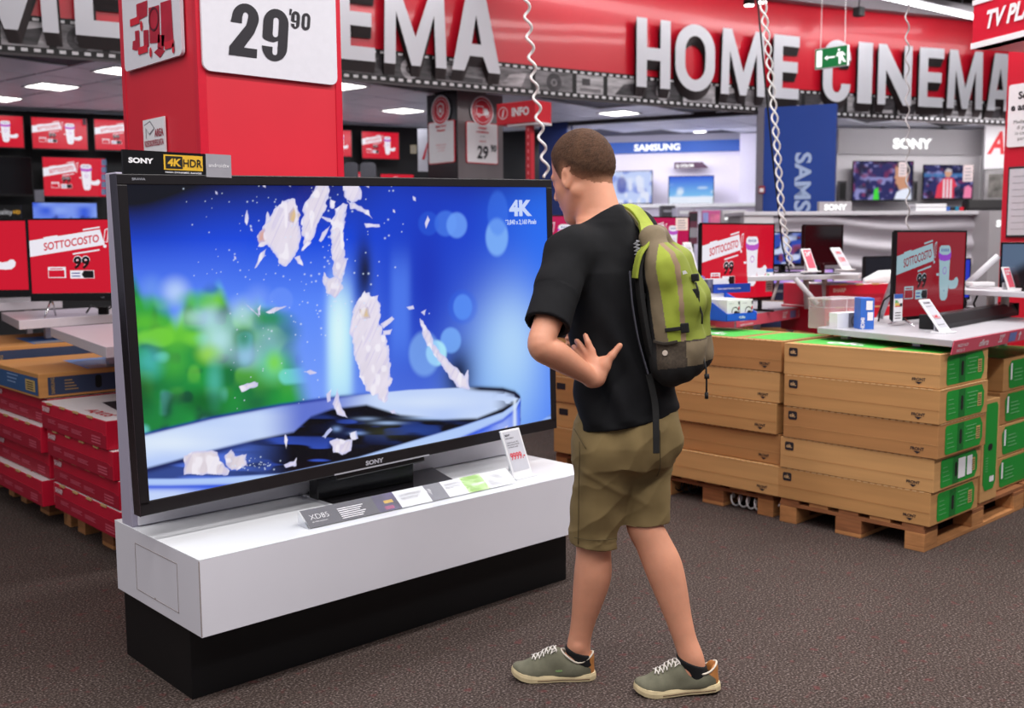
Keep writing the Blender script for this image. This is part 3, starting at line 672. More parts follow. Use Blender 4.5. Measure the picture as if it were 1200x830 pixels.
# ------------------------------------------------------------------ plinth with the large television
PLX, PLY, PLL, PLD, PLT, PLB = 1.426, 2.999, 1.852, .665, .51, .254
t = thing('display_plinth', 'long white glossy plinth on a recessed black base, under the large television', 'plinth', (PLX, PLY, 0))
lam_side = mat('plinth_white', (222, 220, 228), .4, var=.012, vs=5)
b = MB(); b.box(0, PLL, 0, PLD, PLB, PLT-.003)
b.build('top_case', lam_side, t, bevel=.0015)
MB().box(-.0005, PLL+.0005, -.0005, PLD+.0005, PLT-.003, PLT).build('top_sheet', mat('plinth_top_gloss', (238, 240, 244), .16, var=.01, vs=5), t, bevel=.001)
MB().box(.02, PLL-.06, .13, PLD-.004, 0, PLB).build('base', mat('plinth_black', (4, 4, 6), .5, var=.2, vs=8), t, bevel=.002)
seam = mat('seam_brown', (150, 138, 136), .8, var=.1)
s_ = MB()
y0, y1, z0, z1 = .16, .49, PLB+.04, PLT-.05
for a, b_, c, d_ in ((y0, y1, z0, z0+.002), (y0, y1, z1, z1+.002), (y0, y0+.002, z0, z1), (y1, y1+.002, z0, z1)): s_.box(-.0012, .002, a, b_, c, d_)
s_.build('access_panel_seam', seam, t)
s_ = MB(); s_.box(-.0012, .002, .0, .0025, PLB+.004, PLT-.006); s_.build('corner_seam', seam, t)
c = MB(); c.T = Matrix.Translation((-.001, .34, z0+.004)) @ Matrix.Rotation(RAD(90), 4, 'Z'); c.disc(0, 0, .004, 0, 0, 10); c.build('screw', seam, t)

# white board standing behind the television
t = thing('back_board', 'slim lavender grey board standing behind the large television on the plinth', 'board', (1.429, 3.516, PLT))
MB().box(0, 1.86, 0, .09, 0, 1.236).build('panel', mat('board_lavender', (176, 170, 190), .42, var=.02, vs=3), t, bevel=.004)
MB().box(.02, 1.84, -.012, 0, .005, .12).build('lower_rail', lam_side, t, bevel=.002)

# the television
TVX, TVY, TVZ, TVR = 2.321, 3.256, .636, RAD(-1.45)
t = thing('large_television', 'huge black television showing garlic falling into a bowl, on the white plinth', 'television', (TVX, TVY, TVZ), RAD(-.3), None, 0, TVR)
TW, TH, BZ = 1.931, 1.112, .034
f = MB()
f.box(-TW/2, TW/2, 0, .055, 0, BZ+.014); f.box(-TW/2, TW/2, 0, .055, TH-BZ, TH); f.box(-TW/2, -TW/2+BZ, 0, .055, BZ, TH-BZ); f.box(TW/2-BZ, TW/2, 0, .055, BZ, TH-BZ)
f.build('bezel', mat('tv_bezel', (26, 22, 24), .3, var=.06, vs=20), t, bevel=.003)
MB().box(-TW/2+.01, TW/2-.01, .05, .09, .01, TH-.01).build('rear_cover', black_mt, t, bevel=.01)
f = MB(); f.box(-TW/2-.002, -TW/2, -.002, .05, 0, TH); f.build('chrome_edge', mat('edge_dark_chrome', (130, 124, 134), .2, metal=1, var=.03), t)
SW, SH, SZ = TW-2*BZ, TH-2*BZ-.014, BZ+.014
R3 = Matrix.Rotation(RAD(-.3), 4, 'Z') @ Matrix.Rotation(TVR, 4, 'Y')
def big_picture(u, v):
    X = (u-.5)*SW; Z = SZ+(1-v)*SH
    # photograph coordinates of the picture content, used as the drawing's own units
    P = np.stack([X, np.zeros_like(X), Z], -1) @ np.array(R3.to_3x3()).T+np.array((TVX, TVY, TVZ-CAM_H))
    dep = P @ np.array(FW); x = 600+CAM_F*(P @ np.array(RT))/dep; y = 415-CAM_F*(P @ np.array(UP))/dep
    s = lambda *c: srgb(c)
    # blurred blue room
    cols = [(0, s(4, 14, 90)), (.30, s(14, 70, 225)), (.6, s(92, 138, 255)), (1, s(120, 160, 255))]
    q = np.clip((y-205)/250, 0, 1)
    img = np.zeros(x.shape+(3,))
    for (a, ca_), (b, cb) in zip(cols, cols[1:]):
        k = np.clip((q-a)/(b-a), 0, 1); sel = (q >= a) & (q <= b); img[sel] = (ca_*(1-k[..., None])+cb*k[..., None])[sel]
    rightside = sm(380, 470, x)
    blue2 = s(6, 60, 205)+(s(30, 110, 245)-s(6, 60, 205))*sm(540, 650, x)[..., None]
    img = mixp(img, blue2, rightside*(.9-.25*sm(330, 470, y)))
    g_ = lambda cx, cy, rx, ry, p=2: np.exp(-(np.abs((x-cx)/rx)**p+np.abs((y-cy)/ry)**p))
    img = mixp(img, s(1, 3, 20), np.clip(g_(150, 205, 75, 62)*1.25+.75*g_(230, 205, 110, 26), 0, 1))
    img = mixp(img, s(4, 22, 130), .75*g_(560, 205, 130, 26))
    img = mixp(img, s(150, 200, 255), .8*g_(592, 450, 52, 85)*sm(690, 600, x)); img = mixp(img, s(190, 226, 255), .75*g_(600, 400, 34, 60))
    img = mixp(img, s(4, 40, 180), .75*g_(500, 330, 24, 90)); img = mixp(img, s(90, 140, 255), .6*g_(470, 360, 12, 60, 4))
    img = mixp(img, s(4, 20, 90), .7*g_(425, 320, 9, 46)); img = mixp(img, s(2, 6, 30), .85*g_(429, 318, 7, 28)); img = mixp(img, s(2, 8, 40), .95*g_(538, 440, 18, 34))
    img = mixp(img, s(190, 240, 255), .95*g_(399, 410, 15, 75, 4)); img = mixp(img, s(225, 252, 255), .8*g_(397, 390, 10, 48))
    def disc(cx, cy, rx, ry, c, a, soft=.16):
        nonlocal img
        d = np.sqrt(((x-cx)/rx)**2+((y-cy)/ry)**2); img = mixp(img, s(*c), a*(1-sm(1-soft, 1+soft, d)))
    for a in ((523, 262, 13, 15, (80, 140, 250), .5), (536, 264, 12, 15, (110, 165, 255), .75), (583, 278, 13, 22, (130, 185, 255), .8), (584, 250, 12, 26, (60, 120, 240), .45), (543, 360, 11, 15, (100, 160, 255), .85), (543, 360, 17, 20, (40, 100, 235), .35),
              (529, 399, 12, 15, (120, 175, 255), .8), (512, 414, 12, 15, (175, 235, 255), .95), (498, 415, 18, 26, (140, 190, 255), .55), (330, 352, 14, 15, (110, 150, 255), .6), (503, 262, 12, 14, (40, 100, 230), .4)): disc(*a)
    # plant out of focus
    n1 = vnoise(x/19, y/22, 3); n2 = vnoise(x/34+7, y/34, 5); n3 = vnoise(x/13+3, y/15, 9)
    edge = 352+22*np.sin((x-178)/15.)*sm(300, 240, x)+26*(vnoise(x/13, y*0, 2)-.5)+sm(250, 300, x)*14+14*np.sin((x-318)/13.)*sm(290, 310, x)
    ms = sm(-14, 16, y-edge)*(1-sm(332, 362, x-.25*(y-430)))
    green = s(0, 104, 14)*(1-n2[..., None])+s(24, 160, 30)*n2[..., None]; green = mixp(green, s(0, 36, 18), .85*sm(.35, .75, vnoise(x/30+2, y/26+6, 17))*sm(425, 480, y-.12*(x-160)))
    green = mixp(green, s(0, 62, 24), sm(.55, .85, n3)*.75)
    green = mixp(green, s(120, 214, 36), sm(.42, .72, n1)*.9*sm(0, 90, 480-y))
    green = mixp(green, s(120, 225, 220), .8*sm(.60, .85, vnoise(x/24+11, y/22+2, 12)))
    img = mixp(img, green, ms*.96)
    for a in ((206, 342, 13, 13, (200, 225, 255), .9), (178, 338, 11, 12, (120, 165, 240), .6), (226, 372, 14, 10, (170, 235, 190), .85), (244, 372, 14, 13, (185, 220, 255), .85), (285, 368, 15, 15, (185, 220, 250), .85), (258, 398, 17, 20, (200, 245, 255), .95), (303, 350, 12, 12, (130, 165, 255), .7),
              (176, 424, 14, 16, (80, 190, 200), .8), (245, 415, 12, 10, (160, 225, 40), .9), (318, 400, 24, 24, (130, 160, 225), .75), (290, 418, 16, 12, (165, 195, 240), .8), (320, 428, 15, 16, (110, 225, 180), .8), (252, 448, 8, 22, (90, 200, 190), .7), (338, 388, 12, 14, (20, 110, 110), .7), (286, 396, 9, 11, (0, 110, 20), .85), (318, 372, 18, 8, (20, 140, 40), .8),
              (174, 356, 20, 8, (60, 180, 50), .8), (230, 352, 16, 9, (70, 190, 50), .85), (170, 378, 22, 10, (100, 200, 40), .85), (205, 395, 22, 14, (110, 210, 40), .7), (205, 425, 14, 16, (80, 190, 60), .7), (322, 425, 8, 10, (130, 220, 30), .9), (165, 460, 14, 20, (0, 50, 24), .8), (240, 470, 22, 12, (0, 60, 16), .7)): disc(*a[:5], a[5]*.8, soft=.95)
    # the bowl
    ip = lambda pts: np.interp(x, [p[0] for p in pts], [p[1] for p in pts])
    up = ip([(150, 516), (163, 511), (250, 490), (330, 475), (400, 465), (480, 457), (550, 454), (590, 456), (604, 460), (611, 466)])
    inn = ip([(150, 554), (170, 549), (200, 541), (250, 527), (300, 515), (345, 506), (365, 488), (390, 479), (430, 474), (470, 486), (520, 491), (560, 490), (590, 478), (611, 466)])
    lo = ip([(150, 562), (200, 562), (250, 561), (330, 556), (420, 537), (480, 519), (540, 501), (590, 484), (606, 473), (611, 466)])
    lip = ip([(150, 569), (200, 569), (250, 568), (330, 566), (420, 551), (480, 533), (540, 513), (590, 491), (606, 478), (611, 468)])
    inx = 1-sm(609, 612, x)
    tone = vnoise(x/40, y/14, 21)
    inner = s(206, 224, 255)*(1-tone[..., None]*.4)+s(120, 160, 250)*tone[..., None]*.4
    inner = mixp(inner, s(40, 70, 200), sm(300, 360, x)*(1-sm(380, 450, x))*.8); inner = mixp(inner, s(232, 244, 255), .7*g_(200, 520, 90, 14)+.5*g_(500, 472, 60, 9))
    inner = mixp(inner, s(6, 12, 70), .9*sm(575, 606, x)*sm(.3, .6, vnoise(x/7, y/4, 4)))
    img = mixp(img, inner, sm(-1, 1.5, y-up)*inx*(y < 600))
    rim = np.exp(-((y-up)/2.2)**2)*inx; img = mixp(img, s(20, 40, 150), rim*(1-sm(380, 460, x))*.8); img = mixp(img, s(3, 6, 40), np.exp(-((y-up-1)/3.0)**2)*inx*sm(540, 565, x))
    dk = sm(-2, 3, y-inn)*inx
    liq = np.zeros(x.shape+(3,))+s(2, 4, 18)
    leftp = 1-sm(255, 345, x)
    liq = mixp(liq, s(84, 120, 232), leftp*(.35+.5*sm(.3, .7, vnoise(x/46, y/5, 8)))); liq = mixp(liq, s(8, 14, 70), leftp*.8*np.exp(-((y-inn-3)/4)**2))
    liq = mixp(liq, s(60, 96, 220), .75*sm(.62, .85, vnoise(x/34+4, y/5, 30))*sm(300, 330, x)*(1-sm(420, 470, x))*(1-.8*g_(370, 498, 45, 22)))
    liq = mixp(liq, s(44, 84, 190), .55*g_(480, 505, 60, 12)*sm(.35, .7, vnoise(x/22, y/4, 33))); liq = mixp(liq, s(58, 62, 40), .6*g_(452, 507, 24, 7)); liq = mixp(liq, s(176, 206, 255), .85*g_(505, 490, 24, 2.2)+.7*g_(455, 496, 16, 2)+.5*g_(430, 491, 12, 2)); liq = mixp(liq, s(150, 185, 250), .6*g_(420, 508, 9, 2)+.6*g_(395, 503, 5, 3))
    img = mixp(img, liq, dk)
    low = sm(-2, 2, y-lo)*inx
    ext = s(60, 110, 245)*np.ones(x.shape+(1,)); ext = mixp(ext, s(205, 222, 255), np.clip((1-sm(200, 275, x))*.9*sm(566, 580, y)+.75*g_(500, 528, 80, 14)+.5*g_(590, 500, 16, 24), 0, 1)); ext = mixp(ext, s(30, 70, 210), .7*g_(340, 572, 70, 9))
    img = mixp(img, ext, low); img = mixp(img, s(185, 212, 255), (sm(-2, 1.5, y-lo)-sm(-1, 3, y-lip))*inx*.9)
    img = mixp(img, s(40, 80, 220), .7*np.exp(-((y-lip-2)/2.5)**2)*inx)
    img = mixp(img, s(220, 235, 255), sm(466, 470, y)*np.exp(-((x-604+.0*(y-470))/2.2)**2)*.9*(1-sm(500, 510, y)))
    out = sm(604, 607, x)*sm(478, 482, y); img = mixp(img, s(70, 120, 245), out*.0)
    rg = sm(-1, 2, y-(497-.28*(x-612)+5*np.sin((x-606)/11)))*sm(606, 610, x); img = mixp(img, s(150, 185, 250), rg*(.55+.45*vnoise(x/10, y/4, 14))); img = mixp(img, s(10, 40, 140), rg*.8*sm(.55, .75, vnoise(x/14+3, y/4, 44)))
    # flakes
    def flake(pts, c, rough=2.2, seed=1, shade=.12):
        nonlocal img
        bx = [p[0] for p in pts]; by = [p[1] for p in pts]
        sel = (x > min(bx)-6) & (x < max(bx)+6) & (y > min(by)-6) & (y < max(by)+6)
        if not sel.any(): return
        xx, yy = x[sel], y[sel]
        d = polydist(xx, yy, pts)+rough*(vnoise(xx/5.5+yy/9, yy/7, seed)-.5)*1.9+.45*rough*(vnoise(xx/1.6, yy/2.6, seed+1)-.5)
        a = 1-sm(-.8, .8, d)
        tx = vnoise(xx/9+yy/22+5, yy/16+5, seed+4)*.6+.4*vnoise(xx/3+yy/9, yy/14, seed+9); cc = s(*c)*(1-shade*tx[..., None]); vein = vnoise(xx/2.2+yy/5, yy/26, seed+6); cc = mixp(cc, s(170, 160, 222), .22*sm(.62, .82, vein)); cc = mixp(cc, s(190, 196, 250), .5*sm(-3.5, -.5, d)); cc = mixp(cc, s(250, 246, 255), .7*sm(.6, .8, vnoise(xx/6+3, yy/12, seed+8)))
        img[sel] = mixp(img[sel], cc, a)
    W_ = (238, 230, 246)
    flake([(302, 290), (309, 266), (322, 247), (331, 234), (344, 232), (351, 246), (352, 276), (350, 292), (341, 304), (336, 313), (327, 306), (318, 292), (312, 288)], W_, seed=3)
    flake([(300, 314), (306, 296), (314, 290), (310, 300), (302, 313)], W_, 1, 4); flake([(346, 302), (352, 300), (356, 312), (350, 308)], W_, 1, 5); flake([(312, 262), (314, 248), (318, 258)], W_, 1, 6)
    flake([(302, 278), (311, 266), (312, 282), (304, 286)], (220, 170, 160), 2, 7); flake([(338, 250), (346, 240), (352, 252), (346, 262), (339, 258)], (226, 196, 150), 1.6, 8)
    flake([(353, 268), (357, 244), (366, 226), (372, 212), (384, 211), (386, 226), (382, 246), (374, 262), (369, 276), (362, 286), (354, 294), (357, 280)], W_, seed=11)
    flake([(354, 293), (363, 281), (365, 284), (356, 294)], W_, 1, 12)
    flake([(404, 211), (420, 213), (426, 226), (424, 234), (412, 238), (405, 230), (402, 222)], W_, 2, 13); flake([(408, 236), (420, 240), (432, 247), (437, 256), (426, 249), (412, 244)], W_, 1.2, 14)
    flake([(394, 246), (402, 238), (408, 240), (404, 256), (402, 280), (406, 300), (404, 320), (396, 340), (392, 322), (390, 304), (388, 284), (387, 270), (391, 258)], W_, seed=15)
    flake([(380, 318), (386, 326), (396, 322), (404, 338), (394, 350), (384, 342), (380, 332)], W_, 2, 16); flake([(374, 282), (378, 272), (388, 264), (384, 274), (377, 284)], W_, .8, 17); flake([(377, 254), (388, 256), (392, 261), (384, 260)], W_, .8, 18); flake([(388, 234), (394, 236), (392, 244), (387, 243)], W_, 1, 19)
    flake([(411, 388), (414, 366), (420, 352), (428, 338), (434, 348), (444, 346), (446, 362), (447, 384), (455, 402), (458, 424), (459, 448), (452, 472), (444, 466), (430, 458), (424, 446), (416, 418)], W_, 2.6, 20)
    flake([(420, 362), (432, 358), (434, 372), (424, 374)], (226, 200, 160), 2, 24); flake([(447, 380), (460, 371), (462, 374), (450, 386)], W_, 1, 25); flake([(450, 388), (460, 386), (458, 392), (450, 393)], W_, 1, 26)
    flake([(493, 374), (499, 380), (507, 394), (509, 404), (518, 414), (532, 428), (545, 442), (549, 435), (550, 456), (536, 454), (522, 434), (508, 414), (498, 398)], W_, 1.4, 27)
    flake([(383, 462), (389, 456), (388, 470), (384, 472)], W_, 1, 28); flake([(390, 474), (396, 456), (401, 478), (408, 490), (396, 486)], W_, 1, 29)
    flake([(217, 556), (216, 534), (228, 530), (248, 528), (256, 530), (258, 540), (270, 552), (268, 557)], (236, 226, 236), 1.4, 31, .18); flake([(263, 533), (272, 527), (276, 534), (289, 533), (290, 546), (272, 552), (266, 544)], (236, 226, 236), 1.6, 33, .2)
    flake([(388, 518), (396, 515), (414, 516), (412, 528), (402, 533), (392, 530)], W_, 1.2, 34, .25); flake([(410, 508), (418, 506), (420, 514), (412, 516)], (190, 200, 240), 1, 35); flake([(378, 512), (388, 502), (390, 504), (382, 514)], (190, 200, 240), .8, 36); flake([(333, 545), (346, 541), (348, 537), (347, 546), (336, 548)], W_, 1, 37); flake([(335, 510), (338, 516), (336, 526), (334, 518)], W_, .8, 38)
    flake([(281, 453), (290, 449), (304, 448), (303, 453), (292, 457), (284, 459)], W_, 1.4, 39, .2); flake([(312, 366), (322, 361), (336, 359), (328, 364), (316, 368)], W_, 1, 40, .2); flake([(287, 355), (302, 368), (304, 371)], W_, .8, 41); flake([(303, 362), (306, 358), (306, 370), (303, 369)], W_, .8, 42); flake([(357, 436), (364, 433), (371, 437), (364, 439)], W_, 1, 43)
    flake([(457, 482), (463, 480), (466, 486), (460, 485)], W_, 1, 45); flake([(288, 252), (290, 247), (292, 256), (290, 264), (288, 260)], W_, .7, 46); flake([(428, 262), (445, 263), (446, 266), (430, 266)], W_, .8, 47); flake([(499, 262), (502, 253), (504, 258), (500, 268)], W_, .7, 48); flake([(477, 360), (485, 358), (486, 362), (480, 363)], W_, .7, 49); flake([(494, 366), (500, 363), (498, 369)], W_, .6, 50)
    for a in ((426, 214, 4), (431, 217, 3), (486, 233, 3), (462, 247, 2), (330, 213, 2), (310, 217, 3), (322, 214, 2), (303, 214, 3), (340, 217, 2), (276, 302, 2), (295, 269, 2), (254, 226, 2)): flake([(a[0]-a[2]*.5, a[1]-a[2]), (a[0]+a[2]*.5, a[1]-a[2]*.4), (a[0]+a[2]*.7, a[1]+a[2]), (a[0]-a[2]*.3, a[1]+a[2]*.5)], W_, .4, int(a[0]))
    flake([(592, 501), (596, 499), (594, 503)], W_, .5, 52)
    # fine dust of crumbs
    rs = np.random.RandomState(5)
    crumbs = [(rs.normal(395, 42), rs.uniform(208, 400), rs.uniform(.5, 1.1)) for _ in range(120)]+[(rs.uniform(215, 330), rs.uniform(212, 330), rs.uniform(.45, .9)) for _ in range(45)]+[(rs.uniform(270, 380), rs.uniform(330, 480), rs.uniform(.4, .9)) for _ in range(40)]+[(rs.normal(302, 12), rs.normal(545, 4), rs.uniform(.4, .9)) for _ in range(34)]
    for a, b, r in crumbs:
        sel = (np.abs(x-a) < 4) & (np.abs(y-b) < 4); k = np.exp(-((x[sel]-a)**2+(y[sel]-b)**2)/(r*r)); img[sel] = mixp(img[sel], s(215, 230, 255), .85*k)
    return img
picture('screen', SW, SH, 760, 440, big_picture, paint_mat('big_screen_light', .95, .12), t, .004, SZ)
scr = D.objects['screen']
mb = MB(); mb.text('4K', .775, SZ+SH*.885, .064, .002, 'c', bold=.05, xs=1.15); mb.text('*3,840 x 2,160 Pixels', .775, SZ+SH*.848, .02, .002, 'c', bold=.03, xs=.78)
mb.build('screen_lettering', mat('screen_text_light', (200, 216, 255), .2, em=.95), scr)
mb = MB(); mb.text('SONY', -.035, .014, .017, -.001, 'c', bold=.05, xs=1.3); mb.box(-.22, .23, -.003, 0, .0005, .0055); mb.text('BRAVIA', -TW/2+.05, TH-.02, .008, -.001, 'l', xs=1.2)
mb.build('brand_lettering', mat('tv_letter_silver', (200, 200, 210), .3, metal=.4, var=.02), t)
MB().box(-.21, .21, .0, .05, -.022, .002).build('light_bar', black_gl, t, bevel=.006)
st = MB(); st.T = Matrix.Rotation(-TVR, 4, 'Y')
st.box(-.24, .22, .09, .15, -.114, .06); st.build('neck', black_gl, t, bevel=.004)
st = MB(); st.T = Matrix.Rotation(-TVR, 4, 'Y') @ Matrix.Translation((0, 0, -.126)); st.slab([(-.225, -.005), (.36, .005), (.44, .245), (-.19, .245)], .001, .012)
st.build('foot_plate', mat('foot_dark_mirror', (74, 70, 76), .1, metal=.85, var=.03), t, bevel=.002)
st = MB(); st.T = Matrix.Rotation(-TVR, 4, 'Y') @ Matrix.Translation((0, 0, -.126)); st.box(-.232, -.224, -.006, .245, 0, .0135); st.box(-.232, .362, -.012, -.004, 0, .0135)
st.build('foot_trim', chrome, t)
# strip sign lying on the television's upper edge
t = thing('topper_sign', 'black 4K HDR strip sign with gold badge on the upper left edge of the television', 'sign', (1.352, 3.262, 1.724), RAD(-.3))
MB().box(0, .372, 0, .012, 0, .076).build('card', black_gl, t)
mb = MB(); mb.slab([(.28, -.001), (.372, -.001), (.372, .013), (.28, .013)], .0, .0765); mb.build('grey_end', mat('topper_grey', (150, 148, 156), .4, var=.03), t)
gold = mat('gold_print', (222, 176, 50), .35, var=.06, vs=30)
mb = MB(); mb.rect(.133, .268, .018, .067, -.002, 0); mb.rect(.139, .197, .0225, .0625, -.003, 1); mb.text('4K', .168, .031, .024, -.004, 'c', 0, bold=.04, xs=1.1, shear=.1); mb.text('HDR', .232, .03, .026, -.004, 'c', 1, bold=.01, xs=.9)
mb.build('badge', [gold, black_mt], t)
mb = MB(); mb.text('SONY', .058, .036, .016, -.002, 'c', bold=.05, xs=1.35); mb.text('HIGH DYNAMIC RANGE', .2, .008, .0055, -.002, 'c', fit=.125, bold=.02); mb.text('androidtv', .326, .033, .014, -.002, 'c')
mb.build('lettering', ink_white, t)

# leaflet stand in front of the television: bent clear acrylic over printed panels
t = thing('leaflet_stand', 'long clear acrylic wedge with printed television leaflets on the plinth edge', 'leaflet stand', (1.868, 3.055, PLT))
Lw = .985
prof = [(0, .002), (.07, .052)]
def slope(mb, x0, x1, k0=0., k1=1., m=0, lift=0):
    y0, z0 = prof[0][0]+(prof[1][0]-prof[0][0])*k0, prof[0][1]+(prof[1][1]-prof[0][1])*k0; y1, z1 = prof[0][0]+(prof[1][0]-prof[0][0])*k1, prof[0][1]+(prof[1][1]-prof[0][1])*k1
    mb.add([(x0, y0-lift*.55, z0+lift*.8), (x1, y0-lift*.55, z0+lift*.8), (x1, y1-lift*.55, z1+lift*.8), (x0, y1-lift*.55, z1+lift*.8)], [(0, 1, 2, 3)], m)
leaf_m = [mat('leaf_dark', (62, 60, 72), .4, var=.1, vs=9), mat('leaf_white', (226, 228, 232), .4, var=.02), mat('leaf_purple', (54, 40, 92), .4, var=.6, vs=16), mat('leaf_grey', (112, 112, 122), .4, var=.05), mat('leaf_green', (134, 186, 60), .4, var=.05), mat('leaf_gold', (200, 160, 40), .4, var=.1), mat('leaf_magenta', (170, 50, 120), .4, var=.4, vs=20)]
for x0, x1, mi in ((0, .12, 0), (.12, .30, 3), (.30, .40, 2), (.40, .53, 1), (.53, .63, 3), (.63, .73, 1), (.73, .84, 4), (.84, .985, 1)):
    mb = MB(); slope(mb, x0, x1, .03, 1, 0)
    if mi == 3 and x0 > .5: slope(mb, .53, .545, .03, 1, 1, .0003)
    mb.build('leaflet', [leaf_m[mi if not (mi == 3 and x0 < .2) else 0], leaf_m[1]], t)
mb = MB(); slope(mb, .34, .38, .45, .62, 0, .0006); slope(mb, .33, .37, .12, .3, 1, .0006); mb.build('picture_accent', [leaf_m[5], leaf_m[6]], t)
mb = MB()
M_ = Matrix(((1, 0, 0, 0), (0, 1, .814, 0), (0, 0, .581, .002), (0, 0, 0, 1)))
mb.T = Matrix.Translation((0, -.0012, .0014)) @ M_
mb.text('XD85', .02, .036, .024, 0, 'l', 0, bold=-.01); mb.text('4K HDR televisore', .02, .022, .006, 0, 'l', 0)
for k in range(6): mb.rect(.14, .23+.01*(k % 3), .012+.009*k, .016+.009*k, 0, 0)
mb.text('LA DIFFERENZA', .42, .055, .011, 0, 'l', 1); mb.text('NEI DETTAGLI', .42, .038, .011, 0, 'l', 1); mb.text('ANDROID TV', .64, .06, .01, 0, 'l', 1); mb.text('PIU SCELTA', .64, .044, .01, 0, 'l', 1); mb.text('androidtv', .765, .034, .013, 0, 'l', 0, bold=.02)
for k in range(7): mb.rect(.855, .95-.012*(k % 3), .016+.008*k, .018+.008*k, 0, 1)
mb.build('lettering', [ink_white, ink_grey], t)
acryl = mat('clear_acrylic', (255, 255, 255), .04, trans=1, ior=1.3)
b = MB(); n = 40
for i in range(n):
    for k in range(4):
        def q(i_, k_):
            x_ = -.006+(Lw+.012)*i_/n; kk = k_/4; o = .0022+.0016*math.sin(i_*.75)*math.sin(kk*3.1)
            return (x_, .07*kk-o*.58-.001, .002+.05*kk+o*.81)
        b.add([q(i, k), q(i+1, k), q(i+1, k+1), q(i, k+1)], [(0, 1, 2, 3)])
b.v = [tuple(round(c, 6) for c in p) for p in b.v]
o = b.build('acrylic_sheet', mat('acrylic_film', (255, 255, 255), .05, alpha=.12, coat=1), t, smooth=True)
mb = MB(); mb.add([(-.006, 0, 0), (-.006, .075, .001), (-.006, .07, .055)], [(0, 2, 1)]); mb.build('end_cheek', mat('acrylic_end', (230, 232, 238), .15, alpha=.55), t)

# electronic price tag leaning in its holder
def price_tag(lab, loc, rz, w, h, lean, lines, cat='price tag', name='price_tag'):
    t = thing(name, lab, cat, loc, rz)
    T = Matrix.Translation((0, 0, .008)) @ Matrix.Rotation(-lean, 4, 'X')
    b = MB(); b.T = T; b.box(-w/2, w/2, 0, .01, 0, h); b.build('case', white_pl, t, bevel=.003)
    b = MB(); b.T = T; b.rect(-w/2+.009, w/2-.009, .02*h/.17, h-.009, -.001); b.build('display', mat('e_paper', (196, 196, 204), .3, var=.02), t)
    b = MB(); b.T = T
    for s, x, z, hh, m, bd, f in lines: b.text(s, x*w, z*h, hh*h, -.002, 'l', m, bold=bd, fit=f and f*w)
    tag(b.build('lettering', [ink_black, ink_red], t), kind='stuff')
    MB().box(-w*.55, w*.55, -.025, .055, 0, .008).build('foot', white_pl, t, bevel=.002)
    MB().box(-w*.3, w*.3, .046, .052, .006, h*.36).build('support', mat('clear_grey', (210, 212, 218), .2, alpha=.6), t)
    return t
price_tag('white framed electronic price tag reading 9999 on the plinth', (2.945, 3.115, PLT), RAD(4), .118, .205, RAD(22),
          [('SONY', -.36, .86, .04, 0, .03, None), ('KD85XD8505', -.36, .8, .03, 0, 0, None), ('televisore 4K', -.36, .71, .03, 0, 0, .6), ('85 pollici HDR', -.36, .66, .03, 0, 0, .62), ('android wifi', -.36, .61, .03, 0, 0, .5), ('9999.-', -.37, .36, .15, 1, .02, .74)])
# ------------------------------------------------------------------ pallets
def wood_mat(name, c):
    return mat(name, c, .7, var=.22, vs=7, stretch=(1, 1, 6), bump=.2, bs=60)
wood_a = wood_mat('pallet_wood', (178, 122, 74)); wood_b = wood_mat('pallet_wood_dark', (146, 92, 56))
def pallet(lab, x, y, w=.8, dep=1.2):
    """Front edge w along -y from (x, y), depth dep along +x."""
    t = thing('pallet', lab, 'pallet', (x, y, 0), RAD(-90), 'wooden pallets')
    bw = .1
    for i, cx in enumerate((.05, w/2, w-.05)):
        hw = .05 if i != 1 else .072
        MB().box(cx-hw, cx+hw, 0, dep, 0, .02).build('bottom_board', wood_a, t, bevel=.002)
        for cy in (.07, dep/2, dep-.07): MB().box(cx-hw, cx+hw, cy-.07, cy+.07, .02, .09).build('block', wood_a if i != 1 else wood_b, t, bevel=.003)
    for cy in (.07, dep/2, dep-.07): MB().box(0, w, cy-.07, cy+.07, .09, .11).build('stringer_board', wood_b, t, bevel=.002)
    for k in range(5):
        cx = .06+k*(w-.12)/4; MB().box(cx-.055, cx+.055, 0, dep, .11, .13).build('deck_board', wood_a if k % 2 else wood_b, t, bevel=.002)
    return t
PALS = [(4.737, 3.008, 'wooden pallet under the front right stack, nearest the camera'), (4.77, 3.87, 'wooden pallet under the second stack, white coiled cable beneath it'), (4.78, 4.74, 'wooden pallet behind the man, mostly hidden by his shorts')]
for x, y, lab in PALS: pallet(lab, x, y)
pallet('wooden pallet under the rear green-ended boxes at the right edge', 5.98, 3.012, .8, 1.2)
pallet('wooden pallet under the near stack of red boxes left of the plinth', 1.93, 5.46)
pallet('wooden pallet under the far stack of red boxes at the left edge', 1.93, 6.36)
pallet('wooden pallet under the leftmost stack of red boxes, mostly outside the picture', 1.93, 7.28)

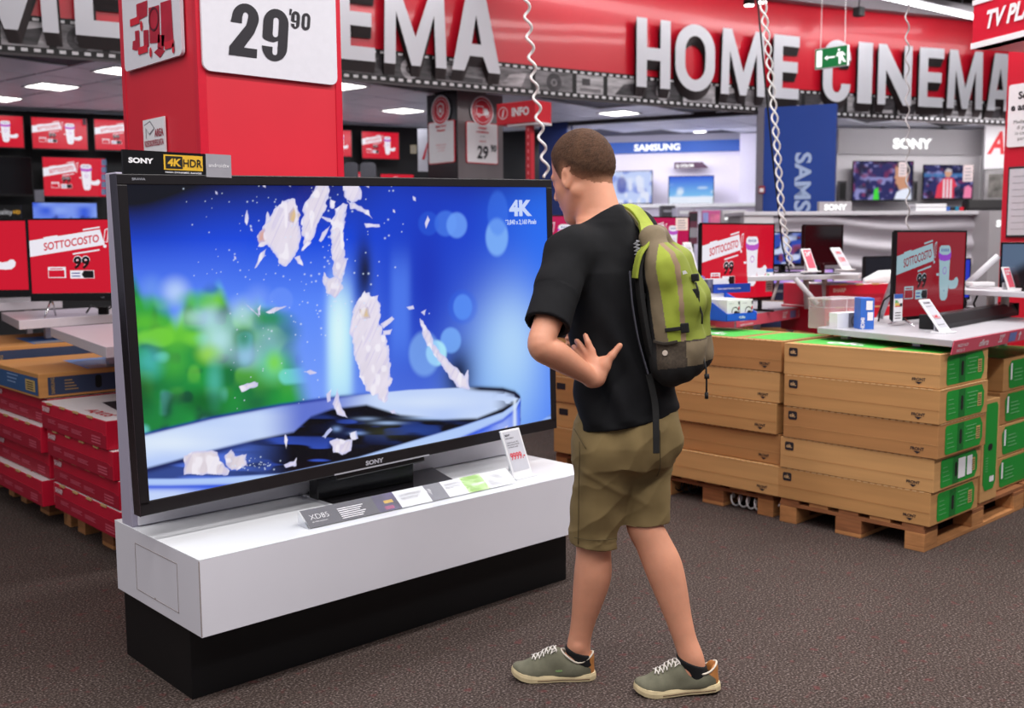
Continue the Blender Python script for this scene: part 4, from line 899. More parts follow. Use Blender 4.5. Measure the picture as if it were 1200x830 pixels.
# ------------------------------------------------------------------ cardboard television boxes
def kraft(name, c): return mat(name, c, .75, var=.10, vs=3, stretch=(.4, .4, 9), bump=.12, bs=40)
krafts = [kraft('kraft_%s' % n, c) for n, c in (('mid', (184, 135, 82)), ('pale', (194, 146, 92)), ('brown', (172, 121, 72)))]
k_edge = mat('kraft_edge', (212, 172, 122), .8, var=.08)
green_p = mat('carton_green', (22, 140, 46), .55, var=.05, vs=6); green_d = mat('carton_green_dark', (14, 104, 36), .55, var=.05)
hole_m = mat('grip_hole', (16, 12, 10), .9, var=.1)
def ok_box(lab, x, y, z, L=.835, Dp=.53, H=.166, tilt=0, k=0, labels=False, top=False, group='brown green ended television boxes'):
    t = thing('television_box', lab, 'box', (x, y, z), RAD(-90)+tilt, group)
    MB().box(0, L, 0, Dp, .001, H).build('carton', krafts[k % 3], t, bevel=.003)
    b = MB()
    n = 22
    for i in range(n):
        xx = .02+i*(L-.04)/n; b.box(xx, xx+.022, -.0018, .004, H-.0035, H+.0008)
    for i in range(14):
        yy = .02+i*(Dp-.04)/14; b.box(L-.004, L+.0018, yy, yy+.026, H-.0035, H+.0008)
    tag(b.build('lid_teeth', k_edge, t), kind='stuff')
    b = MB(); b.box(0, L, -.0012, .001, H*.40, H*.41); b.build('fold_line', krafts[(k+2) % 3], t)
    b = MB(); b.shape([rr(.03, .03+.052, H*.60, H*.60+.044, .009)], -.0022, 0)
    b.text('ok.', .056, H*.60+.014, .020, -.0032, 'c', 1, bold=.03); b.build('logo_print', [ink_black, k_edge], t)
    b = MB(); b.text('FRONT', L-.10, .034, .015, -.0022, 'c', bold=.03, xs=1.0); b.poly([(L-.118, .029), (L-.082, .029), (L-.1, .017)], -.0022); b.build('front_print', ink_black, t)
    # green end, on the +x end
    e = MB(); e.T = Matrix.Translation((L+.0015, 0, 0)) @ Matrix.Rotation(RAD(90), 4, 'Z')
    y0, y1, z0, z1 = .07, Dp-.045, .012, H-.014
    e.poly([(y0+.012, z0), (y1-.03, z0), (y1, z0+.035), (y1, z1-.035), (y1-.03, z1), (y0+.012, z1), (y0, z1-.012), (y0, z0+.012)], 0, 0)
    e.rect(y0+.13, y0+.20, z0+.002, z1-.002, -.0006, 1)
    e.build('green_print', [green_p, green_d], t)
    e = MB(); e.T = Matrix.Translation((L+.0025, 0, 0)) @ Matrix.Rotation(RAD(90), 4, 'Z')
    for i in range(5): e.rect(y0+.22+.02*(i % 2), y0+.34-.02*(i % 3), z1-.03-.018*i, z1-.026-.018*i, 0, 0)
    for i in range(4): e.rect(y0+.02, y0+.1-.01*i, z0+.03+.022*i, z0+.033+.022*i, 0, 0)
    e.rect(y1-.075, y1-.03, z0+.035, z0+.1, 0, 1)
    for i in range(5): e.rect(y1-.07, y1-.035, z0+.042+.011*i, z0+.046+.011*i, -.0005, 2)
    if labels: e.rect(y0+.19, y0+.27, z0+.02, z0+.12, -.0005, 3); e.rect(y0+.29, y0+.35, z0+.022, z0+.118, -.0005, 3)
    tag(e.build('end_print', [mat('green_text', (110, 178, 118), .6, var=.04), mat('code_patch', (190, 160, 96), .6, var=.05), ink_black, ink_white], t), kind='stuff')
    e = MB(); e.T = Matrix.Translation((L+.003, 0, 0)) @ Matrix.Rotation(RAD(90), 4, 'Z'); e.shape([rr(y0+.152, y0+.178, H*.28, H*.72, .0134)], 0); e.build('grip_hole', hole_m, t)
    if top:
        b = MB(); b.add([(x_, y_, H+.0012) for x_, y_ in ((.02, .05), (.5, .05), (.5, Dp-.04), (.02, Dp-.04))], [(0, 1, 2, 3)], 0); b.add([(x_, y_, H+.0012) for x_, y_ in ((.56, .05), (L-.02, .05), (L-.02, Dp-.04), (.56, Dp-.04))], [(0, 1, 2, 3)], 0)
        v, f, w_ = text_geo('ok.', .03, 0); b.add([(.16+a*.13, .12+c*.13, H+.002) for a, c in v], f, 1)
        b.build('top_print', [mat('carton_green_bright', (66, 176, 62), .55, var=.05), ink_white], t)
    return t
pos = ['bottom', 'second from the bottom', 'middle', 'second from the top', 'top']
for i in range(5):
    xx, yy, tl = [(4.73, 3.017, 0), (4.725, 3.005, .006), (4.72, 2.986, 0), (4.715, 2.983, -.004), (4.72, 2.99, 0)][i]
    ok_box('brown green-ended television box, %s of the front right stack%s' % (pos[i], ', white stickers' if i == 1 else ''), xx, yy, .13+.167*i, k=i, tilt=tl, labels=(i == 1), top=(i == 4))
for i in range(5):
    dx, dy, tl = [(.0, .0, 0), (.02, .01, .006), (.0, .02, 0), (.01, .01, -.004), (.0, .0, .004)][i]
    ok_box('brown television box, %s of the second stack right of the man' % pos[i], 4.73+dx, 3.845+dy, .13+.168*i, k=i+1, tilt=tl, top=(i == 4), L=.83)
def plain_box(lab, x, y, z, L, Dp, H, txt=None, k=0, cat='box'):
    t = thing('cardboard_box', lab, cat, (x, y, z), RAD(-90), 'brown boxes behind the man')
    MB().box(0, L, 0, Dp, .001, H).build('carton', krafts[k % 3], t, bevel=.003)
    b = MB(); b.box(.01, L-.01, -.0016, .003, H-.004, H+.0006); b.build('lid_edge', k_edge, t)
    b = MB()
    if txt: b.text(txt, L-.02, H*.16, H*.42, -.0022, 'r', bold=.05, shear=.3, xs=1.0)
    else: b.text('FRONT', L-.1, .03, .016, -.0022, 'c', bold=.03); b.rect(.05, .13, H*.5, H*.75, -.0022)
    b.build('print', ink_black, t); return t
for i in range(5):
    plain_box('brown cardboard box %s of the stack seen behind the man' % pos[i], 4.74+.012*(i % 2), 4.72+.01*(i % 3), .13+.168*i, .83, .66, .166, 'show' if i == 0 else None, i)
# upright box and the rear stack
t = thing('television_box', 'narrow brown box with green end standing upright beside the front right stack', 'box', (5.345, 2.205, .13), 0)
MB().box(0, .205, 0, .7, .001, .54).build('carton', krafts[1], t, bevel=.003)
b = MB(); b.poly([(.02, .1), (.05, .06), (.15, .06), (.18, .1), (.18, .5), (.16, .52), (.04, .52), (.02, .5)], -.0018); b.build('green_print', green_p, t)
b = MB(); b.shape([rr(.07, .125, .27, .305, .016)], -.003); b.build('grip_hole', hole_m, t)
b = MB(); b.rect(.1, .155, .1, .13, -.003, 0)
for i in range(6): b.rect(.045, .075, .16+.014*i, .164+.014*i, -.003, 1)
b.build('label_print', [ink_white, MATS['green_text']], t)
rear = [(.0, 0), (.05, .0), (.02, .0), (.04, .0)]
for i in range(4):
    dx = [(.02), (.0), (.03), (.05)][i]
    t = thing('television_box', 'brown box with green end, %s of the rear right stack' % ['bottom', 'second from the bottom', 'third from the bottom', 'top'][i], 'box', (5.62+(0, .02, .04, .07)[i], 2.25, .135+.18*i), 0, 'rear green boxes')
    MB().box(0, .8, 0, .6, .001, .178).build('carton', krafts[i % 3], t, bevel=.003)
    b = MB(); b.poly([(.075, .022), (.10, .012), (.74, .012), (.74, .165), (.10, .165), (.062, .13)], -.0018, 0); b.build('green_print', green_p, t)
    b = MB(); b.rect(.09, .112, .06, .15, -.003, 0)
    for k in range(4): b.rect(.14, .26-.02*(k % 2), .05+.02*k, .055+.02*k, -.003, 1)
    b.build('label_print', [ink_white, MATS['green_text']], t)
    if i == 3:
        b = MB(); b.add([(.05, .03, .1795), (.76, .03, .1795), (.76, .57, .1795), (.05, .57, .1795)], [(0, 1, 2, 3)]); b.build('top_print', MATS['carton_green_bright'], t)
t = thing('cardboard_box', 'wide brown box with a pale grip slot behind the rear green boxes', 'box', (6.15, 3.3, .7), RAD(-20))
MB().box(0, .9, 0, .5, .001, .26).build('carton', krafts[0], t, bevel=.003); b = MB(); b.shape([rr(.3, .48, .13, .165, .012)], -.002); b.build('grip_slot', k_edge, t)
MB().box(0, .9, 0, .5, -.56, 0).build('lower_carton', krafts[2], t, bevel=.003)
# coiled cable lying under the second pallet
b = MB(); b.tube([(4.80+.012*k*.3+.0*math.cos(k), 3.66-.007*k*.6+.0, .045+.03*math.sin(k*.55)) if False else (4.82+.03*math.cos(k*.55), 3.38-.0045*k, .04+.032*math.sin(k*.55)) for k in range(74)], .006, 6)
tag(b.build('coiled_cable', mat('cable_white', (222, 220, 220), .4, var=.03), smooth=True), 'white coiled cable lying under the second pallet', 'cable')
b = MB(); b.tube([(4.84+.03*math.cos(k*.55), 3.80-.0045*k, .05+.032*math.sin(k*.55)) for k in range(40)], .005, 6)
tag(b.build('coiled_cable', black_mt, smooth=True), 'black coiled cable under the pallet behind the man', 'cable')

# ------------------------------------------------------------------ red boxes on the left
sh_red = mat('carton_red', (192, 14, 48), .5, var=.06, vs=5); sh_red_d = mat('carton_red_dark', (158, 12, 42), .55, var=.06, vs=5)
sh_white = mat('carton_white', (222, 214, 216), .5, var=.03)
tab_m = mat('tab_kraft', (196, 158, 104), .8, var=.05)
faint = mat('faint_pink', (196, 78, 98), .55, var=.05)
def red_box(lab, x, y, z, L=.86, Dp=.62, H=.145, rz=RAD(-90), group='red television boxes', top=True):
    if group: group = 'red television boxes'
    t = thing('television_box', lab, 'box', (x, y, z), rz, group)
    MB().box(0, L, 0, Dp, .001, H-.002).build('carton', sh_red, t, bevel=.003)
    b = MB(); b.box(.012, L-.004, -.003, .006, .004, H*.5); b.prism([(.012, H*.5), (L-.03, H*.5), (L-.045, H*.56), (.03, H*.56)], -.003, .004); b.build('lower_flap', sh_red_d, t, bevel=.0012)
    b = MB()
    b.slab([(.004, .004), (L-.004, .004), (L-.004, Dp-.004), (.004, Dp-.004)], H-.002, H); b.build('top_sheet', sh_white, t)
    b = MB(); b.add([(x_, y_, H+.0008) for x_, y_ in ((L*.32, Dp*.34), (L*.98, Dp*.20), (L*.98, Dp*.95), (L*.32, Dp*.95))], [(0, 1, 2, 3)], 0)
    b.add([(L*.7+.2*math.cos(a*.4), Dp*.55+.15*math.sin(a*.4), H+.0014) for a in range(16)], [tuple(range(16))], 1)
    b.add([(L*.74+.12*math.cos(a*.4), Dp*.52+.09*math.sin(a*.4), H+.002) for a in range(16)], [tuple(range(16))], 2)
    b.build('top_picture', [ink_black, mat('flower_purple', (96, 60, 140), .5, var=.35, vs=20), mat('flower_pink', (190, 80, 100), .5, var=.35, vs=24)], t)
    b = MB(); v, f, w_ = text_geo('AQUOS', .02, .2); b.add([(L*.55+a*.055, .05+c*.055, H+.0012) for a, c in v], f); b.build('top_lettering', ink_red, t)
    b = MB(); b.text('SHARP', .03, H*.68, .026, -.0045, 'l', bold=.05, xs=1.0); b.build('brand_lettering', mat('pale_pink_print', (226, 190, 196), .5, var=.03), t)
    b = MB()
    for a, c, d_, e in ((.12, .25, .3, .4), (.29, .46, .24, .38), (.5, .66, .22, .3)): 
        for q in range(3): b.rect(L*a, L*c-.02*(q % 2), H*(d_-.0+.055*q), H*(d_+.035+.055*q), -.0045)
    for q in range(3): b.rect(L*.80, L*.93, H*(.14+.1*q), H*(.2+.1*q), -.0045)
    tag(b.build('info_print', faint, t), kind='stuff')
    for q in range(4): MB().box(L*(.12+.21*q), L*(.12+.21*q)+.06, -.007, .0, H-.006, H+.004).build('tab', tab_m, t)
    e = MB(); e.T = Matrix.Translation((L+.0015, 0, 0)) @ Matrix.Rotation(RAD(90), 4, 'Z'); e.rect(.06, .14, H*.12, H*.9, 0, 0); e.build('end_label', mat('label_pinkish', (216, 170, 178), .5, var=.03), t)
    e = MB(); e.T = Matrix.Translation((L+.0025, .113, H*.14)) @ Matrix.Rotation(RAD(90), 4, 'Z') @ Matrix.Rotation(RAD(-90), 4, 'Y'); e.text('SHARP', 0, 0, .03, 0, 'l', bold=.05, fit=H*.7); e.build('end_lettering', ink_red, t)
    return t
for i in range(4):
    red_box('red television box, %s of the near stack left of the plinth%s' % (['bottom', 'second from the bottom', 'second from the top', 'top'][i], ', white lid' if i == 3 else ''), 1.83+(.012, .02, 0, -.01)[i], 5.525+(.0, .015, .025, .06)[i], .13+.141*i, H=.139)
for i in range(4):
    red_box('red television box, %s of the far left stack under the blue box' % (['bottom', 'second from the bottom', 'second from the top', 'top'][i]), 1.82+(-.02, .025, -.012, .03)[i], 6.44, .13+.143*i, H=.141)
for i in range(4):
    red_box('red television box, %s of the stack cut by the left edge' % (['bottom', 'second from the bottom', 'second from the top', 'top'][i]), 1.83+(.0, .02, -.01, .02)[i], 7.33, .13+.143*i, H=.141)
sam_k = kraft('kraft_orange', (188, 132, 74)); sam_b = mat('carton_blue', (48, 84, 130), .55, var=.05, vs=5); sam_bd = mat('carton_navy', (44, 56, 84), .55, var=.05, vs=5)
def blue_box(lab, x, y, z, L=.86, Dp=.72, H=.13, rz=RAD(-90)):
    t = thing('television_box', lab, 'box', (x, y, z), rz, 'blue and brown television boxes')
    MB().box(0, L, 0, Dp, .001, H).build('carton', sam_k, t, bevel=.003)
    b = MB(); b.rect(.02, L-.012, .014, H-.022, -.0018, 0); b.build('side_print', sam_b, t)
    b = MB(); b.rect(L-.2, L-.05, .03, .09, -.0028, 0)
    for q in range(4): b.rect(L-.18, L-.08, .038+.012*q, .043+.012*q, -.0034, 1)
    for q in range(3): b.rect(L-.5, L-.36+.02*q, .05+.02*q, .058+.02*q, -.0028, 2)
    b_ = b.build('code_print', [MATS['code_patch'], ink_black, mat('print_light_blue', (120, 146, 186), .55, var=.04)], t); tag(b_, kind='stuff')
    e = MB(); e.T = Matrix.Translation((L+.0015, 0, 0)) @ Matrix.Rotation(RAD(90), 4, 'Z')
    e.rect(.045, Dp-.03, .014, H-.022, 0, 0); e.build('end_print', sam_bd, t)
    e = MB(); e.T = Matrix.Translation((L+.0025, 0, 0)) @ Matrix.Rotation(RAD(90), 4, 'Z')
    e.rect(.46, .64, .03, .1, 0, 0)
    for q in range(6): e.rect(.475+.025*q, .485+.025*q, .045, .085, -.0006, 1)
    for q in range(4): e.rect(.13, .2-.01*q, .035+.016*q, .041+.016*q, 0, 2)
    e.build('end_label', [ink_white, ink_grey, mat('print_tan', (150, 120, 80), .6, var=.05)], t)
    e = MB(); e.T = Matrix.Translation((L+.003, .078, .02)) @ Matrix.Rotation(RAD(90), 4, 'Z') @ Matrix.Rotation(RAD(-90), 4, 'Y'); e.text('SAMSUNG', 0, 0, .018, 0, 'l', bold=.03, fit=H*.66); e.build('end_lettering', MATS['print_tan'], t)
    e = MB(); e.T = Matrix.Translation((L+.003, 0, 0)) @ Matrix.Rotation(RAD(90), 4, 'Z'); e.shape([rr(.29, .325, .03, .1, .016)], 0); e.build('grip_hole', hole_m, t)
    b = MB(); b.add([(x_, y_, H+.0012) for x_, y_ in ((.3, Dp*.45), (L-.06, Dp*.38), (L-.03, Dp-.03), (.3, Dp-.03))], [(0, 1, 2, 3)], 0); b.add([(x_, y_, H+.002) for x_, y_ in ((L-.2, Dp*.42), (L-.05, Dp*.40), (L-.05, Dp-.05), (L-.2, Dp-.05))], [(0, 1, 2, 3)], 1)
    b.build('top_print', [mat('carton_sky', (64, 124, 196), .55, var=.04), ink_grey], t)
    return t
blue_box('blue and brown television box on top of the far left red stack', 1.81, 6.43, .706)
blue_box('blue and brown television box behind, at the left edge under the white shelf', 1.84, 7.36, .705, H=.2)
# white display shelves standing over the left stacks
def shelf(lab, pts, zt, th, legs, name='display_shelf', m=None):
    t = thing(name, lab, 'shelf', (pts[0][0], pts[0][1], zt))
    b = MB(); b.slab([(p[0]-pts[0][0], p[1]-pts[0][1]) for p in pts], -th, 0); b.build('board', m or grey_lam, t, bevel=.003)
    for x, y, z0 in legs: MB().box(x-pts[0][0]-.02, x-pts[0][0]+.02, y-pts[0][1]-.02, y-pts[0][1]+.02, z0-zt, -th).build('leg', silver, t)
    return t
shelf_m = mat('shelf_lavender', (206, 198, 206), .3, var=.02)
shelf('white shelf board nearest the large television on the left, above the blue and brown box', [(1.775, 4.563), (2.75, 4.75), (2.95, 6.0), (1.992, 5.89)], 1.05, .05, [(2.25, 4.85, .695), (2.25, 5.4, .695), (2.25, 5.72, .84)], m=shelf_m)
shelf('white shelf board under the nearer SOTTOCOSTO television at left', [(2.043, 6.575), (3.1, 6.8), (3.3, 7.6), (2.22, 7.5)], 1.05, .055, [(2.3, 6.85, .91), (2.45, 7.3, .91), (3.2, 7.0, 0)], m=shelf_m)
shelf('white shelf board under the television cut by the left edge', [(1.6, 7.75), (2.75, 7.85), (2.85, 8.5), (1.7, 8.5)], 1.10, .06, [(1.75, 8.2, 0), (2.65, 8.3, 0)], m=shelf_m)
# ------------------------------------------------------------------ televisions on the tables
em_red = mat('screen_red', (216, 12, 44), .25, em=.85, var=0); em_white = mat('screen_white', (244, 240, 250), .25, em=.9)
em_black = mat('screen_black', (12, 10, 18), .25, em=.4); em_purple = mat('screen_purple', (190, 90, 200), .25, em=.9); em_pale = mat('screen_pale', (206, 206, 226), .25, em=.85); em_blue = mat('screen_blue', (40, 60, 150), .25, em=.8)
dim_red = mat('screen_red_dim', (150, 18, 34), .18, em=.75); dim_white = mat('screen_white_dim', (160, 190, 200), .18, em=.8); dim_purple = mat('screen_purple_dim', (150, 70, 200), .2, em=.8)
mag_red = mat('screen_magenta', (196, 20, 84), .25, em=.85)
_OFF = {}
def offer(parent, w, h, z0, y=0, style='bright', fine=True):
    """The offer picture: red screen with slanted banner, price and epilator, as screen + flat lettering parts."""
    R_, W_, P_ = {'bright': (em_red, em_white, em_purple), 'dim': (dim_red, dim_white, dim_purple), 'mag': (mag_red, em_white, em_purple)}[style]
    key = (w, h, fine)
    if key not in _OFF:
        s = MB(); s.rect(-w/2, w/2, 0, h, 0)
        a = MB(); X = lambda u: (u-.5)*w
        Zc = lambda v: (1-v)*h
        a.poly([(X(0), Zc(.50)), (X(0), Zc(.28)), (X(.50), Zc(.13)), (X(.53), Zc(.34))], -.0012, 0)          # banner
        a.poly([(X(.10), Zc(.235)), (X(.20), Zc(.205)), (X(.20), Zc(.225)), (X(.10), Zc(.255))], -.0012, 0); a.poly([(X(.38), Zc(.125)), (X(.50), Zc(.09)), (X(.50), Zc(.11)), (X(.38), Zc(.145))], -.0012, 0)
        a.poly([(X(.30), Zc(.455)), (X(.49), Zc(.40)), (X(.49), Zc(.42)), (X(.30), Zc(.475))], -.0012, 0)
        ang = math.atan2(.15*h, .5*w)
        T0 = a.T.copy()
        a.T = Matrix.Translation((X(.10), -.002, Zc(.415))) @ Matrix.Rotation(-ang, 4, 'Y')
        a.text('SOTTOCOSTO', 0, 0, .105*h, 0, 'l', 1, bold=.022 if fine else .03, shear=.2, fit=.40*w)
        a.T = T0
        a.poly([(X(.52), Zc(.30)), (X(.535), Zc(.13)), (X(.565), Zc(.11)), (X(.55), Zc(.31))], -.0014, 0); a.poly([(X(.525), Zc(.29)), (X(.54), Zc(.14)), (X(.558), Zc(.13)), (X(.545), Zc(.30))], -.002, 1); a.disc(X(.53), Zc(.36), .012*w, -.002, 0, 10)
        a.text('99', X(.36), Zc(.66), .165*h, -.0012, 'c', 0, bold=.075, shear=.12, xs=.92); a.text('99', X(.36), Zc(.66), .165*h, -.002, 'c', 2, bold=.036, shear=.12, xs=.96)
        a.rect(X(.12), X(.245), Zc(.79), Zc(.64), -.0012, 0); a.rect(X(.124), X(.235), Zc(.78), Zc(.685), -.002, 1)
        a.rect(X(.275), X(.445), Zc(.80), Zc(.69), -.0012, 0); a.poly([(X(.355), Zc(.745)), (X(.372), Zc(.695)), (X(.441), Zc(.695)), (X(.441), Zc(.795)), (X(.372), Zc(.795))], -.002, 2)
        for q in range(2): a.rect(X(.285), X(.345), Zc(.735+.04*q), Zc(.72+.04*q), -.002, 4)
        a.rect(X(.135), X(.225), Zc(.672), Zc(.658), -.002, 1)
        # epilator
        def E_(pts, m, y): a.poly([(X(u), Zc(v)) for u, v in pts], y, m)
        E_([(.600, .24), (.606, .185), (.63, .16), (.745, .16), (.768, .185), (.775, .24), (.765, .42), (.762, .64), (.745, .80), (.715, .84), (.66, .84), (.635, .80), (.620, .64), (.612, .42)], 0, -.0012)
        E_([(.596, .225), (.61, .255), (.65, .275), (.725, .275), (.765, .255), (.779, .225), (.779, .30), (.762, .34), (.69, .355), (.615, .34), (.596, .30)], 3, -.002)
        for q in range(5): a.rect(X(.632+.024*q), X(.644+.024*q), Zc(.235), Zc(.20), -.0022, 4)
        E_([(.762, .59), (.80, .60), (.84, .59), (.865, .56), (.89, .56), (.908, .60), (.90, .66), (.87, .70), (.82, .705), (.775, .70), (.762, .69)], 0, -.0014)
        a.ring(X(.69), Zc(.47), .036*h, .046*h, -.002, 3, 18); a.disc(X(.69), Zc(.72), .009*h, -.002, 4, 8)
        E_([(.57, .50), (.61, .50), (.61, .53), (.575, .53)], 0, -.0012)
        _OFF[key] = (s, a)
    s, a = _OFF[key]
    o1 = s.build('screen', R_, parent, loc=(0, y, z0))
    tag(a.build('screen_print', [W_, R_, em_black, P_, em_blue], o1), kind='stuff')
    return o1
_BZ = {}
def tv(lab, loc, rz, w, h, content='offer', style='bright', feet='v', group=None, cat='television', bz=.011, low=.035, name='television', lift=.0, fine=True, pic=None, wall=False):
    """Flat television, front face -y, base line at loc."""
    t = thing(name, lab, cat, loc, rz, group)
    z0 = lift
    b = MB(); b.box(-w/2, w/2, 0, .02, z0, z0+low); b.box(-w/2, w/2, 0, .02, z0+h-bz, z0+h); b.box(-w/2, -w/2+bz, 0, .02, z0+low, z0+h-bz); b.box(w/2-bz, w/2, 0, .02, z0+low, z0+h-bz)
    b.build('bezel', black_gl, t, bevel=.002)
    b = MB(); b.box(-w/2+.006, w/2-.006, .018, .035, z0+.006, z0+h-.006); b.box(-w*.3, w*.3, .035, .06, z0+.03, z0+h*.6); b.build('rear_cover', black_mt, t, bevel=.006)
    sw, sh = w-2*bz, h-bz-low
    if content == 'offer': offer(t, sw, sh, z0+low, .004, style, fine)
    elif content == 'dark': MB().rect(-sw/2, sw/2, z0+low, z0+low+sh, .004).build('screen', mat('screen_off', (8, 7, 10), .12, var=.1), t)
    else: picture('screen', sw, sh, pic[1], pic[2], pic[0], paint_mat('picture_light', .95, .2), t, .004, z0+low)
    MB().text('LED', 0, z0+low*.35, .008, -.001, 'c', xs=1.2).build('brand_lettering', silver, t) if fine else None
    if feet == 'v':
        for sx in (-1, 1):
            b = MB()
            for sy in (-1, 1): b.tube([(sx*w*.36, .012, z0+.015), (sx*(w*.36+.015), .012+sy*.10, .004)], [.008, .005], 8)
            b.build('foot', chrome, t, smooth=True)
    elif feet == 'plate':
        MB().box(-.03, .03, .01, .035, .01, z0+.03).build('neck', black_gl, t, bevel=.003); b = MB(); b.slab([(-w*.25, -.06), (w*.25, -.06), (w*.22, .12), (-w*.22, .12)], 0, .01); b.build('base_plate', black_gl, t, bevel=.003)
    elif feet == 'bar':
        for sx in (-1, 1):
            MB().box(sx*w*.33-.012, sx*w*.33+.012, -.09, .12, 0, .012).build('foot', black_mt, t, bevel=.003); MB().box(sx*w*.33-.008, sx*w*.33+.008, .005, .03, .01, z0+.02).build('foot_post', black_mt, t)
    elif feet == 'wall':
        MB().box(-.1, .1, .05, .12, z0+h*.3, z0+h*.7).build('wall_bracket', black_mt, t)
    return t
def R_(rz): return Matrix.Rotation(rz, 4, 'Z')
def tvface(lab, xl, xr, yt, yb, dl, dr, **k):
    loc, rz, w_, h_ = face(xl, xr, yt, yb, dl, dr)
    lift = k.pop('lift', 0); loc.z -= lift
    return tv(lab, loc, rz, w_, h_, lift=lift, **k)

# near left
tvface('television with red SOTTOCOSTO offer on silver feet, left of the large television', 36, 205, 256, 353.5, 6.42, 6.5, lift=.1, low=.05)
tvface('television with red SOTTOCOSTO offer cut by the left edge', -114, 36, 258, 349, 7.3, 7.3, lift=.08, low=.05, feet='plate')
MB_ = MB(); MB_.tube([(2.55, 6.85, 1.06), (2.62, 6.95, 1.10), (2.7, 6.92, 1.065), (2.78, 7.0, 1.08), (2.85, 6.95, 1.06)], .006, 6)
tag(MB_.build('loose_cable', black_mt, smooth=True), 'loose black cable lying on the shelf under the left television', 'cable')
t = thing('adapter', 'small black power adapter on the shelf behind the left television', 'adapter', (2.62, 6.74, 1.05), RAD(-40)); MB().box(-.03, .03, -.02, .02, 0, .05).build('case', black_mt, t, bevel=.004); MB().tube([(0, .02, .02), (0, .06, .02)], .005, 6).build('plug_lead', black_mt, t)

# far left wall: rows of televisions
def fw(px):                                             # horizontal distance of the black wall along a sight line, less the set's depth
    k = (px-600)/CAM_F; lat = -5.75; tt = (k*11.6-lat)/(.9-k*.438); return 11.6+.438*tt-.14
for lab, xl, xr, yt, yb, c in (('small lit television with the red offer in the upper row, cut by the left edge', -40, 29.5, 132.5, 173, 'offer'), ('small lit television with the red offer, upper row, middle one left of the red pillar', 37.5, 104, 136, 175.5, 'offer'), ('small lit television with the red offer in the upper row, cut by the red pillar', 111, 181, 138.5, 177, 'offer'),
                              ('small switched off television in the second row at the left edge', -30, 39.5, 182, 229.5, 'dark'), ('small lit television with the red offer in the second row beside the lavender board', 51, 126, 183, 231.5, 'offer')):
    tvface(lab, xl, xr, yt, yb, fw(xl), fw(xr), content=c, feet='wall', group='televisions on the black wall', fine=False, low=.02)
def peaks(u, v):
    n = .5*vnoise(u*9, u*0, 3)+.3*vnoise(u*22, u*0, 5); r = .75-.5*n
    img = np.zeros(u.shape+(3,))+srgb((50, 90, 220)); img = mixp(img, srgb((150, 180, 250)), .8*vnoise(u*5, v*4, 9)); m = sm(-.03, .03, v-r)
    img = mixp(img, srgb((24, 40, 130)), m*(.4+.6*vnoise(u*18, v*9, 2))); return img
tvface('television showing blue mountains, low on the black wall', 39, 116, 236.5, 275, fw(39), fw(116), content='pic', pic=(peaks, 60, 34), feet='wall', group='televisions on the black wall', fine=False, low=.02)
for lab, xl, xr, yt, yb in (('small lit television with the red offer between the red pillar and the column, upper one', 424, 468.5, 153, 187), ('small lit television with the red offer half hidden by the red pillar', 372, 413, 150.5, 184)):
    tvface(lab, xl, xr, yt, yb, fw(xl), fw(xr), content='offer', feet='wall', group='televisions on the black wall', fine=False, low=.02)
for lab, xl, xr, yt, yb in (('small lit television with the red offer just above the large television, left one', 398, 440, 200, 235), ('small lit television with the red offer just above the large television, right one', 446, 486, 203, 237)):
    tvface(lab, xl, xr, yt, yb, fw(xl)-.3, fw(xr)-.3, content='offer', feet='wall', group='televisions on the black wall', fine=False, low=.02)
def ptag(lab, xl, xr, yt, yb, d, m, name='price_card', cat='price card', red=False):
    loc, rz, w_, h_ = face(xl, xr, yt, yb, d, d)
    t = thing(name, lab, cat, loc, rz); MB().box(-w_/2, w_/2, 0, .01, 0, h_).build('card', m, t)
    b = MB()
    for q in range(4): b.rect(-w_*.35, w_*(.35-.1*(q % 2)), h_*(.15+.2*q), h_*(.22+.2*q), -.002)
    b.build('print', ink_grey, t); return t
ptag('grey price card on the black wall beside the second row television', 41, 51.5, 222.5, 237, fw(45)-.02, mat('card_grey', (120, 118, 128), .5, var=.05))
ptag('grey price card at the upper right corner of the middle screen', 97, 100.5, 139, 146.5, fw(98)-.05, MATS['card_grey'])
ptag('small beige switch box on the black wall left of the shield sign', 481, 488, 170, 180, fw(485), mat('switch_beige', (186, 172, 140), .5, var=.04), 'switch_box', 'switch')
loc, rz, w_, h_ = face(490, 502, 151, 201, 11.8, 11.8)
t = thing('wall_banner', 'narrow white banner with a red slash left of the column', 'banner', loc, rz); MB().box(-w_/2, w_/2, 0, .02, 0, h_).build('sheet', mat('banner_white', (206, 204, 214), .5, var=.03), t); b = MB(); b.poly([(-w_*.1, h_*.28), (w_*.12, h_*.28), (w_*.5, h_*.62), (w_*.5, h_*.72)], -.004); b.build('red_slash', ink_red, t)
loc, rz, w_, h_ = face(-14, 25, 240.5, 256, fw(0)-.3, fw(20)-.3)
t = thing('shelf_sign', 'black sign reading quality HD in white and gold at the left edge', 'sign', loc, rz); MB().box(-w_/2, w_/2, 0, .03, 0, h_).build('board', black_mt, t)
b = MB(); b.text('quality', w_*.24, h_*.3, h_*.4, -.004, 'r', 0, xs=.9); b.text('HD', w_*.27, h_*.35, h_*.26, -.004, 'l', 1, bold=.03); b.build('lettering', [mat('sign_letter_lit', (230, 230, 236), .4, em=.6), mat('sign_gold_lit', (230, 170, 50), .4, em=.8)], t)
